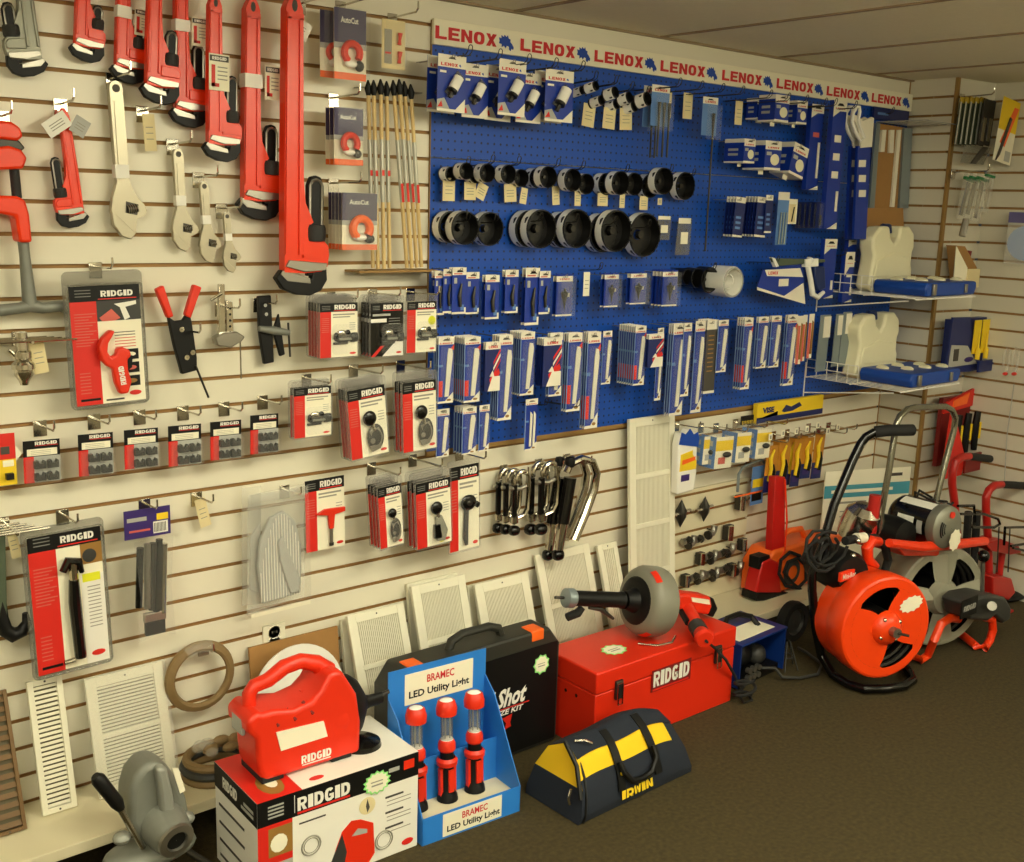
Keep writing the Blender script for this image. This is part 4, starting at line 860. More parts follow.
        if not parts: MB().prism(bl, -.004, -.0012, 'blade').build('saw_blade', t)
        else:
            MB().prism(bl, -.004, -.0012, 'blade').build('saw_blade', t)
            MB().box(x0+w*.1, x1-w*.03, -.0055, -.005, h*.06, h*.86, 'clear').build('sleeve', t)
    elif kind == 'bladeold':
        for dx in (.34, .62): MB().prism([(x0+w*dx, h*.08), (x0+w*(dx+.16), h*.08), (x0+w*(dx+.2), h*.7), (x0+w*(dx+.04), h*.76)], -.004, -.0012, 'lenoxwhite').build('saw_blade', t)
    elif kind == 'spring':
        MB().lathe([(.0005, 0), (w*.06, h*.2), (w*.16, h*.42), (w*.05, h*.46), (w*.05, h*.52), (.0005, h*.52)], 'darkgrey', (x0+w*.42, -.01, h*.14), n=10).build('step_bit', t)
        MB().box(x0+w*.04, x1-w*.04, -.022, -.0215, 0, h*.95, 'clear').build('blister', t)
    return t

def row(kind, items, what, rowname, depth, step=.02, name='blade_card'):
    """items: (u0, v0, u1, v1, extra cards behind[, kind[, tilt]]) ; every card is a thing of its own"""
    base_depth = depth
    for k, it in enumerate(items):
        depth = base_depth+(it[7] if len(it) > 7 else .007*(k % 3))+(.03 if len(it) > 5 and it[5] == 'stripe' else 0)
        u0, v0, u1, v1, n = it[:5]; kd = it[5] if len(it) > 5 else kind; tl = it[6] if len(it) > 6 else 0
        lab = what[kd] if isinstance(what, dict) else what
        r = lenox_card(u0, v0, u1, v1, depth, kd, lab+', '+ORD[k]+' in '+rowname, tl, name=name)
        if n: stack(r, n, step, lab+', '+ORD[k]+' hook in '+rowname)
        peg_for(W((u0+u1)/2, v0+3, depth), depth+.012, 'for the '+ORD[k]+' cards of '+rowname)

# first row: hole saws on white headed cards
row('holesaw', [(437, 55, 465, 112, 1, 'holesaw', 1, .02), (462, 64, 488, 118, 0, 'holesaw', 0, -.02), (485, 66, 511, 121, 0, 'holesaw', 1, -.045), (498, 60, 525, 116, 0, 'holesaw', 1, .02), (516, 73, 541, 123, 0, 'holesaw', 0, -.02), (545, 70, 573, 122, 1, 'holesaw', 0, .02)],
    'blue carded hole saw', 'the top card row', .15, .05, 'hole_saw_card')

# loose hole saws on their pegs
def hole_saw(u, v, rpx, d, L, label, pitch=0, black=False, yaw=0):
    r = rpx*hz(u, v, d); o = W(u, v, d)
    t = thing('hole_saw', label, 'hole saw', o, (rad(-pitch), 0, rad(yaw)))
    body = 'holesawblack' if black else 'whitegloss'
    s = MB()   # axis along y: the open toothed end faces the room at y = 0
    s.lathe([(r*.93, -.0005), (r, 0), (r, L*.12)], 'holesawblack', (0, 0, 0), (0, 1, 0), 28)
    s.lathe([(r*1.01, L*.12), (r*1.01, L*.85)], body, (0, 0, 0), (0, 1, 0), 28)
    s.lathe([(r, L*.85), (r, L), (r*.3, L*1.0)], 'holesawblack', (0, 0, 0), (0, 1, 0), 28)
    s.lathe([(r*.93, 0), (r*.93, L*.95), (r*.25, L*.95)], 'holesawblack', (0, 0, 0), (0, 1, 0), 28)
    s.build('cup', t)
    n = 20; tv = []; tf = []
    for k in range(n):
        a = 2*PI*k/n; b = 2*PI*(k+.8)/n; q = len(tv)
        tv += [(r*.96*math.cos(a), 0, r*.96*math.sin(a)), (r*.96*math.cos(b), 0, r*.96*math.sin(b)), (r*.97*math.cos(a), -r*.07, r*.97*math.sin(a))]; tf.append((q, q+1, q+2))
    MB().add(tv, tf, 'darksteel').build('saw_teeth', t)
    if not black:
        for a in (2.5, 3.9): 
            k = MB(); k.add([((r*1.02+.0004)*math.cos(a+da), L*y_, (r*1.02+.0004)*math.sin(a+da)) for da, y_ in ((0, .2), (.35, .28), (.35, .4), (.1, .5), (0, .4))], [(0, 1, 2, 3, 4)], 'holesawblack')
            k.build('groove', t)
    MB().cyl((0, L*.9, 0), (0, L*.5, 0), r*.18, 'darksteel', 8).build('arbor', t)
    return t
r2 = [(452, 174, 7.5, .07), (467, 171, 8.5, .11), (477, 175, 8.5, .07), (488, 173, 9.5, .11), (509, 174, 9.5, .11), (522, 178, 9, .07), (538, 178, 10, .05), (549, 177, 11, .11), (573.5, 180, 11.5, .11), (587, 184, 10.5, .07), (607, 184, 11, .05), (621, 183, 12, .11), (635, 184, 11.5, .07), (651, 186, 12, .05), (664.5, 181, 13.5, .12), (686, 186, 14, .09)]
for k, (u, v, r, d) in enumerate(r2): hole_saw(u, v, r, d, .042, 'white and black hole saw, '+ORD[k]+' in the upper row of loose cup saws')
r3 = [(452, 227, 16, .06), (465.7, 228, 17, .10), (490.6, 229, 17, .08), (530, 229, 18.5, .06), (542, 229, 19.5, .10), (565, 230, 18, .05), (577.8, 228.7, 19.5, .10), (604, 233, 19.5, .06), (617, 231, 21, .10), (645.5, 235, 22, .09)]
for k, (u, v, r, d) in enumerate(r3): hole_saw(u, v, r, d, .042, 'wide cup hole saw, '+ORD[k]+' in the row of large hole saws')
r1 = [(583, 90, 4.5, .07), (596.5, 85.5, 5.2, .13), (602, 100, 5.2, .10), (616, 92, 6.0, .13), (617, 104, 5.2, .08), (630, 97, 6.0, .13), (635, 106, 5.6, .09), (648, 98.5, 7.2, .13)]
for k, (u, v, r, d) in enumerate(r1): hole_saw(u, v, r, d, .045, 'small hole saw, '+ORD[k]+' in the cluster right of the carded hole saws', pitch=14, yaw=14)
for k, (a, b, c, d_, tl) in enumerate([(584, 104, 596, 127, 6), (604, 108, 616, 129, 3), (620, 108, 632, 130, -3)]): price_tag(a, b, c, d_, .06, 'cream price tags under the '+ORD[k]+' group of small hole saws', tilt=tl)
for k, (a, b, c, d_, tl) in enumerate([(443, 178, 455, 201, 0), (464.5, 182, 476, 200, 0), (479, 184, 489, 200, 24), (504, 184, 516, 202, -4), (521.5, 188, 528, 204, 8), (552, 186, 559, 205, -5), (575, 190, 581, 206, 0), (598, 193, 608, 206, 0), (620, 194, 625, 208, 0), (640, 196, 648, 210, 0), (658, 198, 662, 205, 0)]):
    price_tag(a, b, c, d_, .045, 'cream price tag, '+ORD[k]+' under the upper row of loose hole saws', tilt=tl)
for k, (u, v) in enumerate([(446, 168), (470, 166), (496, 167), (535, 169), (560, 171), (604, 174), (648, 174), (670, 178)]): peg_hook(u, v, .11, 'carrying the upper row of loose hole saws, '+ORD[k]+' along')
for k, (u, v) in enumerate([(448, 222), (476, 223), (520, 222), (556, 223), (594, 225), (628, 228)]): peg_hook(u, v, .10, 'carrying the large hole saws, '+ORD[k]+' along')
for k, (u, v) in enumerate([(570, 84), (590, 88), (606, 94), (622, 98)]): peg_hook(u, v, .12, 'carrying the small hole saw cluster, '+ORD[k]+' along')
# black saws and the big white cup
for k, (u, v, r, d) in enumerate([(688, 277, 8, .06), (698, 278, 10, .08), (710, 280, 13, .10)]): hole_saw(u, v, r, d, .05, 'all black hole saw beside the big white cup, '+ORD[k]+' from the drill packs', black=True)
o = W(733, 282, .14); r = 15.5*hz(733, 282, .14)
t = thing('hole_saw', 'biggest white cup hole saw with a white inside, left of the hacksaw card', 'hole saw', o)
s = MB(); s.lathe([(r*.85, 0), (r, 0), (r*1.02, .02), (r, .085), (r*.2, .09)], 'whitegloss', (0, 0, 0), (0, 1, 0), 30); s.lathe([(r*.88, .001), (r*.86, .06), (r*.5, .06), (r*.48, .02), (r*.44, .02), (r*.44, .07), (.001, .07)], 'whitegloss', (0, 0, 0), (0, 1, 0), 30)
s.build('cup', t); MB().lathe([(r*.87, -.004), (r*.97, -.004), (r*.97, .001)], 'lightgrey', (0, 0, 0), (0, 1, 0), 30).build('grit_edge', t)
peg_hook(672, 268, .2, 'carrying the black and white cup saws')

# row of small drill cards under the large hole saws
what4 = {'bit': 'narrow blue drill bit card', 'spring': 'clear sleeved step bit card'}
row('bit', [(434.5, 271, 444, 315, 1), (443, 269, 453, 313, 0), (452, 267.5, 466, 314, 1), (466, 272, 479, 314, 0), (485, 275, 499, 319, 1), (505, 270, 518, 313, 1), (525, 268, 539, 325, 1), (539, 271, 550, 314, 0),
            (556, 274, 572, 316, 1, 'spring'), (604, 273, 618, 307, 1, 'spring'), (630, 272, 646, 304, 1, 'spring'), (662, 270, 677, 306, 3, 'spring')], what4, 'the drill card row', .11, .016, 'drill_bit_card')
price_tag(584, 272, 590, 296, .08, 'plain white tag alone on its hook in the drill card row', 'paper'); peg_hook(580, 270, .1, 'holding only a white tag in the drill card row')

# long row of saw blade cards
whatb = {'blade': 'blue saw blade card', 'bladered': 'blue and red saw blade card', 'dark': 'dark brown blade card', 'stripe': 'navy card with red slanting stripes'}
row('blade', [(438, 337, 453.5, 403, 2, 'bladered'), (464, 337, 480, 402, 5, 'bladered'), (498, 335, 512, 420, 3, 'blade'), (485, 342, 500, 391, 1, 'stripe'), (520, 332, 534, 395, 5), (549, 333, 562, 396, 1, 'blade'), (543, 338, 561, 386, 3, 'stripe'), (567, 333, 581, 411, 2, 'bladered'), (586, 332, 599, 428, 2, 'bladered'), (602, 331, 611, 384, 0),
              (634, 326, 645, 385, 7, 'bladered'), (656, 328, 662, 400, 0), (648, 334, 663, 367, 1, 'stripe'), (671, 324, 684, 415, 2), (682, 323, 690, 396, 0), (693, 321, 703, 412, 0), (705, 320, 716, 393, 4, 'dark'), (717, 320, 727, 372, 0), (742, 318, 751, 389, 3, 'bladered'), (757, 317, 767, 368, 1), (770, 316, 780, 367, 1), (785, 315, 795, 385, 1, 'bladered')],
    whatb, 'the long blade row', .13, .011)
for k, (u0, v0, u1, v1) in enumerate([(792, 316, 797, 363), (797, 316, 802, 364), (802, 315, 806, 361), (808, 314, 813, 358)]):
    o, w, h = frame_px(u0, v0, u1, v1, .12); t = thing('blade_card', 'slim wood coloured blade card, '+ORD[k]+' of four at the end of the long blade row', 'carded tool', o)
    c = MB(); c.box(-w/2, w/2, 0, .001, 0, h, 'lenoxwhite'); c.box(-w/2, 0, -.0005, 0, 0, h*.8, 'pink'); c.build('backing_card', t); MB().prism([(0, h*.1), (w*.3, h*.1), (w*.4, h*.8), (w*.1, h*.85)], -.004, -.001, 'goldbrown').build('saw_blade', t)
for k, (u0, v0, u1, v1) in enumerate([(817, 315, 828, 371), (833, 314, 840, 366), (840, 312, 849, 366)]):
    o, w, h = frame_px(u0, v0, u1, v1, .13); t = thing('band_blade', 'wide bare grey blade in a sleeve beside the white tool case, '+ORD[k]+' of three', 'saw blade', o)
    MB().prism([(-w/2, 0), (w*.4, 0), (w*.5, h), (-w*.4, h)], -.003, 0, 'steelblue').build('blade', t); MB().box(-w*.1, w*.5, -.006, -.0035, h*.6, h*.97, 'lenoxwhite').build('label_card', t)
row('blade', [(436.5, 409, 449, 457, 0), (462, 407, 476, 454, 3), (479, 405, 489, 451, 0)], 'short blade card', 'the lowest short row', .11, .014)
lenox_card(525, 399, 537, 450, .11, 'bladeold', 'single blue card with two white blades hanging over the pegboard bottom edge'); peg_hook(548, 402, .15, 'bare, beside the single two blade card'); peg_hook(522, 402, .12, 'holding the single two blade card')

# sleeved long bits with rods
def rod_pack(u0, v0, u1, v1, vr, d, label, rods=3):
    o, w, h = frame_px(u0, v0, u1, v1, d); t = thing('long_bit_pack', label, 'carded tool', o); zr = h-(W((u0+u1)/2, v0, d).z-W((u0+u1)/2, vr, d).z)
    c = MB(); c.box(-w/2, w/2, 0, .001, h*.1, h, 'blueprint'); c.box(-w/2, w/2, -.0005, 0, h*.84, h, 'lenoxwhite'); c.text('LENOX', 0, h*.89, w*.7, h*.05, -.001, 'lenoxred', .05); c.prism([(-w*.2, h*.93), (w*.2, h*.93), (w*.1, h*.96), (-w*.1, h*.96)], -.001, 0, 'black'); c.build('backing_card', t, smooth=0)
    for k in range(rods):
        x = (k-(rods-1)/2)*w*.28+w*.1; MB().tube([(x, -.012, zr), (x, -.012, h*.2), (x, -.012, h*.62)], [.0035, .0035, .006], 'darksteel', 8).build('rod', t)
    MB().box(-w*.5, w*.5, -.024, -.0235, 0, h*.8, 'clear').build('blister', t)
    return t
rod_pack(651, 85, 669, 131, 157, .12, 'clear pack of long bits with shafts sticking out below, beside the small hole saws'); rod_pack(643, 86, 658, 132, 158, .08, 'long bit pack mostly hidden behind the one beside the small hole saws', 2)
rod_pack(702, 97, 717, 140, 251, .10, 'blue pack with one very long rod hanging down to the drill cards', 1)
o = W(710, 254, .1)
for a_ in ((668, 92, 672, 118, 'cream tag behind the clear long bit pack'), (684, 93, 693, 119, 'cream tag alone between the two long bit packs'), (736, 101, 743, 125, 'thin white tag alone left of the stacked boxes')):
    price_tag(*a_[:4], .06, a_[4]); 
for k, (u, v) in enumerate([(470, 45), (500, 49), (529, 54), (556, 58), (583, 61), (680, 78), (702, 81), (723, 83.5), (743, 86), (771, 90), (789, 93), (807, 95), (826, 98), (836, 98.5), (856, 101), (893, 107)]): peg_tip(u, v, .21 if k < 15 else .05, 'reaching out across the long white sign, '+ORD[k]+' along')

# small white and blue boxes
def saw_box(u0, v0, u1, v1, d, depth, label, tilt=0, yaw=0, art='ivory'):
    o, w, h = frame_px(u0, v0, u1, v1, d); t = thing('tool_box_carton', label, 'box', o, (0, rad(tilt), rad(yaw)))
    b = MB(); b.box(-w/2, w/2, 0, depth, 0, h, 'packblue'); e = -.0006
    b.box(-w/2, w/2, e, 0, h*.70, h, 'lenoxwhite'); b.box(-w/2-.0006, -w/2, 0, depth, h*.84, h, 'lenoxwhite'); b.box(-w/2, w/2, e, 0, 0, h*.08, 'lenoxwhite'); b.box(-w/2-.0006, -w/2, 0, depth, 0, h*.06, 'lenoxwhite'); b.box(-w/2, w/2, 0, depth, -.0006, 0, 'lenoxwhite'); b.box(-w/2, w/2, 0, depth, h, h+.0006, 'lenoxwhite')
    b.prism([(-w*.2, h*.88), (w*.25, h*.88), (w*.12, h*.94), (-w*.05, h*.94)], e*2, 0, 'black'); b.text('LENOX', 0, h*.77, w*.7, h*.06, e*2, 'lenoxred', .05)
    b.ball((w*.12, e, h*.36), (w*.28, .0008, h*.2), art, 14, 8); b.box(-w*.4, -w*.1, e, 0, h*.5, h*.62, 'lightgrey')
    for k in range(2): b.box(-w/2-.0008, -w/2, depth*.3, depth*.8, h*(.3+.2*k), h*(.4+.2*k), 'lightgrey')
    b.build('carton', t)
    MB().box(-w*.3, 0, depth*.4, depth*.41, -h*.16, 0, 'paper').build('tag', t)
    peg_for(Vector((o.x, 0, o.z+h*.93)), d+.015, 'through the '+label)
    return t
saw_box(757, 99, 776, 120, .08, .05, 'blue white carton, innermost of the upper cartons'); saw_box(775, 95, 789, 122, .16, .075, 'white fronted carton, front one of the upper cartons'); saw_box(797, 101, 807, 124, .15, .07, 'narrow blue and white carton beside the tall blade packs')
saw_box(744, 139, 755, 163, .15, .09, 'smallest of three lower cartons'); saw_box(765, 141, 781, 170, .15, .10, 'middle one of three lower cartons, hanging straight'); saw_box(789, 144, 804, 176, .15, .09, 'tilted carton at the end of the lower carton hook', tilt=14)
# small packs
row('small', [(733, 197, 743, 237, 3, 'small', 4), (755, 197, 766, 237, 4, 'small', 3), (765, 195, 772, 233, 0)], 'small navy pack with white bands', 'the short pack row', .12, .014, 'bit_pack')
o, w, h = frame_px(777, 192, 788, 245, .11); t = thing('wire_pack', 'teal and clear pack of thin rods with a white header, near the cartons', 'carded tool', o)
c = MB(); c.box(-w/2, w/2, 0, .001, 0, h*.85, 'blueprint'); c.box(-w/2, w/2, 0, .0012, h*.85, h, 'lenoxwhite'); c.build('backing_card', t)
for k in range(3): MB().cyl((w*(-.3+.25*k), -.006, h*.02), (w*(-.25+.25*k), -.006, h*.62), .003, 'steelblue', 6).build('rod', t)
o, w, h = frame_px(787, 199, 797, 224, .10); t = thing('bit_card', 'small cream card with one thin black bit', 'carded tool', o); c = MB(); c.box(-w/2, w/2, 0, .001, 0, h, 'paper'); c.box(-w*.36, w*.36, -.0006, 0, h*.06, h*.8, 'tagpaper'); c.build('backing_card', t); MB().cyl((-w*.05, -.004, h*.1), (w*.12, -.004, h*.68), .0025, 'black', 6).build('bit', t)
for k in range(5):
    o, w, h = frame_px(816-5*k, 202, 823-5*k, 228, .12-.02*k); t = thing('bit_tube', 'clear blue tinted bit tube, '+ORD[k]+' from the tall blade packs', 'carded tool', o, group='clear bit tubes'); MB().box(-w/2, w/2, 0, .001, 0, h, 'deepblue').build('backing_card', t); MB().cyl((0, -.006, h*.1), (0, -.006, h*.5), .0035, 'holesawblack', 6).build('bit', t); MB().box(-w/2, w/2, -.014, -.0135, 0, h*.95, 'clear').build('blister', t)
for k, (u0, v0, u1, v1) in enumerate([(656, 216, 671, 240), (676, 218, 691, 255)]):
    o, w, h = frame_px(u0, v0, u1, v1, .06); t = thing('parts_bag', 'small clear bag with a paper slip, '+('first' if not k else 'second')+' after the large hole saws', 'bag', o)
    MB().prism([(-w*.5, 0), (w*.42, 0), (w*.5, h), (-w*.4, h)], -.001, .001, 'smoke').build('plastic_bag', t); MB().box(-w*.2, w*.25, -.003, -.001, h*.3, h*.62, 'paper').build('slip', t); MB().box(-w*.4, w*.4, -.002, -.0012, h*.85, h, 'paper').build('header', t)

# tall blade packs at the far end
def tall_pack(u0, v0, u1, v1, d, label, pics, tilt=0, red=False, name='blade_sleeve', head=.1):
    o, w, h = frame_px(u0, v0, u1, v1, d); t = thing(name, label, 'carded tool', o, (0, rad(tilt), 0)); x0, x1 = -w/2, w/2; e = -.0006
    c = MB(); c.box(x0, x1, 0, .02, 0, h, 'packblue'); c.box(x0, x1, e, 0, h*(1-head), h, 'lenoxwhite'); c.text('LENOX', 0, h*(1-head*.75), w*.7, h*.012, e*2, 'lenoxred', .05); c.prism([(-w*.25, h*(1-head*.5)), (w*.3, h*(1-head*.5)), (w*.15, h*(1-head*.25)), (-w*.1, h*(1-head*.25))], e*2, 0, 'black')
    for z, m_ in pics: c.box(x0+w*.25, x0+w*.75, e, 0, h*z, h*(z+.055), m_)
    c.prism([(x0, h*(1-head)), (x0+w*.5, h*(1-head)), (x0, h*(1-head*1.6))], e, 0, 'lenoxwhite')
    c.build('backing_card', t, smooth=0)
    MB().prism([(x0+w*.2, h*.0), (x1-w*.1, 0), (x1-w*.1, h*.05), (x0+w*.45, h*.015)], -.006, -.001, 'lenoxwhite').build('foot_clip', t)
    MB().box(x0+w*.68, x0+w*.82, -.005, -.001, h*.14, h*(.3 if not red else .56), 'lenoxwhite').build('saw_blade', t)
    return t
tall_pack(809, 104, 821, 190, .10, 'tall blue sleeve with a red picture and one long white blade', [(.62, 'pink')], red=True, head=.1)
tall_pack(829, 100, 842, 229, .14, 'tallest blue sleeve with small white pictures down its front', [(.68, 'lenoxwhite'), (.54, 'lenoxwhite'), (.4, 'lenoxwhite')], head=.08)
def hacksaw(u, d, label, du=0):
    o = W(860+du, 240, d); P = lambda pts: loc2([(a+du, b) for a, b in pts], d, o)
    t = thing('hacksaw_pack', label, 'saw', o)
    MB().prism(P([(858, 146), (871, 146), (866, 239), (854, 239)]), 0, .012, 'packblue').build('sleeve', t)
    c = MB()
    for z in (160, 175, 190): c.prism(P([(859, z), (866, z), (865.5, z+7), (858.5, z+7)]), -.0006, 0, 'lenoxwhite')
    c.build('picture', t)
    MB().prism(P([(860, 148), (857, 128), (852, 118), (855, 115), (862, 121), (871, 117), (873, 118), (871, 147)]), -.006, .004, 'lenoxwhite').build('saw_frame', t, bevel=.002)
    q = P([(853, 110), (854, 107), (857, 107), (857.5, 112), (856, 120), (858, 128), (862, 138), (858, 141), (853, 132), (850, 122), (851, 113)]); MB().tube([(x, -.01, z) for x, z in q], .007, 'whitegloss', 8, closed=True).build('grip', t)
    MB().lathe([(.0005, -.001), (.014, -.001)], 'goldbrown', (P([(865.5, 137)])[0][0], -.006, P([(865.5, 137)])[0][1]), (0, -1, 0), n=14).build('badge', t)
    return t
hacksaw(0, .16, 'white handled hacksaw in a blue sleeve, front one of two beside the brown card'); hacksaw(-7, .12, 'white handled hacksaw behind the other, nearer the tallest blade sleeve', -7)
o, w, h = frame_px(874, 109, 909, 121, .03); t = thing('shelf_sign', 'small dark blue strip under the end of the long white sign', 'sign', o); MB().box(-w/2, w/2, 0, .008, 0, h, 'deepblue').build('panel', t); MB().box(-w*.4, -w*.1, -.0006, 0, h*.4, h*.6, 'blueprint').build('print_line', t)
# cardboard and white strips under a wire tray
o = W(886, 215, .04); P = lambda pts: loc2(pts, .04, o)
t = thing('cardboard_rack', 'brown cardboard sheet with pale strips below the wire tray', 'display rack', o)
MB().prism(P([(876, 123), (906, 128), (903, 208), (870, 208)]), 0, .01, 'kraft').build('cardboard', t)
for a_ in ([(874, 123), (878, 123), (872, 208), (867, 208)], [(902, 128), (910, 129), (906, 208), (897, 208)], [(880, 130), (884, 130), (882, 152), (878, 152)], [(888, 130), (892, 130), (891, 153), (887, 153)], [(896, 130), (899, 130), (892, 207), (889, 207)]):
    MB().prism(P(a_), -.012, -.002, 'lenoxwhite' if a_[0][0] not in (874, 902) else 'steelblue').build('strip', t)
MB().prism(P([(862, 208), (899, 208), (900, 228), (861, 228)]), -.02, .008, 'kraft').build('cardboard_pocket', t)
o = W(873, 122, 0); t = thing('wire_tray', 'white wire tray jutting out above the brown cardboard', 'wire rack', o); mb = MB(); xr = W(911, 127, 0).x-o.x
for k in range(6): mb.tube([(0, -.03-.04*k, 0), (xr-.01, -.03-.04*k, 0)], .0022, 'lightgrey', 5)
for k in range(2): mb.tube([(xr*(.05+.9*k)-.004, -.001, 0), (xr*(.05+.9*k)-.004, -.25, 0)], .0025, 'lightgrey', 5)
mb.build('wires', t)
# packs beside the hacksaw card
tall_pack(823, 239, 835, 298, .13, 'blue blade box with white header, hanging over the hacksaw card edge', [], head=.16)
tall_pack(844, 252, 853, 302, .12, 'blue pack with a white bottom, between the hacksaw card and the white case', [(.5, 'lenoxwhite')], head=.3)
tall_pack(848, 240, 856, 262, .08, 'short blue pack above the white bottomed one', [], head=.2)
# hacksaw on its card
o = W(795, 285, .13); P = lambda pts: loc2(pts, .13, o)
t = thing('hacksaw_card', 'white framed blue gripped hacksaw on a blue and white folded card', 'saw', o)
c = MB(); c.prism(P([(765, 270), (803, 264), (805, 304), (757, 288), (763, 270)]), 0, .002, 'packblue'); c.prism(P([(765, 270), (800, 268), (803, 277), (767, 276)]), -.001, 0, 'lenoxwhite'); c.prism(P([(757, 287), (784, 296), (803, 283), (805, 304), (757, 290)]), -.002, 0, 'lenoxwhite'); c.box(*(lambda a, b: (a[0], b[0], -.001, 0, b[1], a[1]))(P([(779, 279)])[0], P([(788, 286)])[0]), 'lenoxwhite')
a = P([(773, 273)])[0]; c.text('LENOX', a[0], a[1], .06, .012, -.0016, 'lenoxred', .05); c.build('backing_card', t, smooth=0)
MB().prism(P([(768, 258), (822, 259), (822, 262), (774, 266), (772, 266)]), -.016, -.004, 'greenpaint').build('frame_bar', t, bevel=.002)
MB().prism(P([(768, 257), (771, 258), (775, 266), (772, 267)]), -.02, -.003, 'whitegloss').build('front_post', t, bevel=.001)
q = P([(808, 259), (805, 265), (808, 280), (810, 294), (815, 297), (821, 292)]); MB().tube([(x, -.012, z) for x, z in q], [.016, .011, .011, .012, .011, .008], 'whitegloss', 10).build('handle', t)
MB().prism(P([(810, 266), (820, 266), (821, 288), (814, 291), (811, 284)]), -.024, -.004, 'navyplastic').build('grip', t, bevel=.005)
MB().prism(P([(801, 259), (814, 258), (814, 266), (801, 267)]), -.022, -.002, 'whitegloss').build('bracket', t, bevel=.002)
peg_hook(748, 262, .14, 'carrying the hacksaw card'); peg_hook(816, 255, .14, 'carrying the blade box beside the hacksaw card')
# ---------------------------------------------------------------- vents leaning on the ledge
def vent(tl, tr, bl_z, label, back=.10, nx=0, sections=1, horiz=False, m='ventwhite', wf=.12, wrap=False, dtop=.012, bottom=None, count=None):
    """leaning register grille: top corners at pixels tl, tr ; foot on the ledge `back` metres out from the wall"""
    a = W(*tl, dtop); b = W(*tr, dtop); w = (b-a).length; top = (a+b)/2
    foot = Vector((top.x+(bottom or 0), -back, SHELF_Z+.001)); k = top-foot; h = k.length
    t = thing('vent_grille', label, 'vent', foot, (0, 0, 0))
    ax = math.atan2(k.x, k.z); lean = math.atan2(-(k.y), math.hypot(k.x, k.z))
    t.rotation_euler = (lean*1.0, ax, 0)
    f = MB(); bw = w*wf; T = .014
    x0, x1 = -w/2, w/2
    f.box(x0, x0+bw, -T, 0, 0, h, m); f.box(x1-bw, x1, -T, 0, 0, h, m); f.box(x0+bw, x1-bw, -T, 0, 0, bw, m); f.box(x0+bw, x1-bw, -T, 0, h-bw, h, m)
    for s_ in range(1, sections):
        z = bw+(h-2*bw)*s_/sections; f.box(x0+bw, x1-bw, -T, 0, z-bw*.28, z+bw*.28, m)
    f.cyl((0, -T-.001, h-bw*.45), (0, -T+.001, h-bw*.45), .003, 'printdark', 8); f.cyl((0, -T-.001, bw*.45), (0, -T+.001, bw*.45), .003, 'printdark', 8)
    f.box(x0+bw*.7, x1-bw*.7, -.003, -.001, bw*.7, h-bw*.7, 'ventdark')
    f.build('frame', t, bevel=.002)
    g = MB(); n = count or 24
    if horiz:
        for i in range(n):
            z = bw+(h-2*bw)*(i+.5)/n; dz = (h-2*bw)/n
            g.add([(x0+bw, -T*.9, z-dz*.30), (x1-bw, -T*.9, z-dz*.30), (x1-bw, -T*.45, z+dz*.22), (x0+bw, -T*.45, z+dz*.22)], [(0, 1, 2, 3)], m)
    else:
        for i in range(n):
            x = x0+bw+(w-2*bw)*(i+.5)/n; dx = (w-2*bw)/n
            g.box(x-dx*.30, x+dx*.30, -T*.75, -T*.3, bw, h-bw, m)
    g.build('slats', t, smooth=0)
    if wrap: MB().box(x0-.004, x1+.006, -T-.005, -T-.0045, -.0, h+.004, 'clearbag').build('plastic_wrap', t)
    return t
vent((-30, 696), (5, 690), 0, 'brown metal floor vent cut off by the wall end, the only dark one', m='ventbrown', back=.12, count=14, horiz=True)
vent((25, 681), (60, 675), 0, 'narrow white vent with level louvers, next to the brown one', horiz=True, back=.085, count=26, wf=.17, bottom=.0)
vent((83, 676), (160, 664), 0, 'wide white vent still in clear wrap behind the grey casting', horiz=True, back=.09, count=28, wf=.13, sections=2, wrap=True)
vent((339, 621), (390, 606), 0, 'white vent edge showing behind the two-section vent over the carton', back=.05, dtop=.003, count=22)
vent((345, 616), (401, 603), 0, 'two-section white vent behind the red carton and its machine', back=.14, dtop=.035, sections=2, wf=.13, count=22)
vent((405, 585), (455, 571), 0, 'white vent mostly hidden behind the vent over the black case latch', back=.05, dtop=.003, count=22)
vent((409, 587), (462, 574), 0, 'two-section white vent over the black case latch with a near square upper grille', back=.14, dtop=.035, sections=2, wf=.14, count=26)
vent((465, 587), (516, 572), 0, 'white vent edge showing just behind the one over the case handle', back=.05, dtop=.003, count=22)
vent((472, 586), (525, 571), 0, 'white fine slat vent directly over the black case handle', back=.14, dtop=.035, sections=2, wf=.14, count=28)
vent((533, 557), (586, 542), 0, 'tall two-section vent with dark slats behind the drum machine barrel', back=.13, sections=2, wf=.12, count=28)
vent((595, 546), (614, 541), 0, 'narrow white vent between the dark slatted vent and the tallest one', back=.12, wf=.22, count=6)
vent((627, 418), (672, 414), 0, 'tallest white vent, four sections, leaning up to the pegboard', back=.10, sections=4, wf=.13, count=26, dtop=.035)

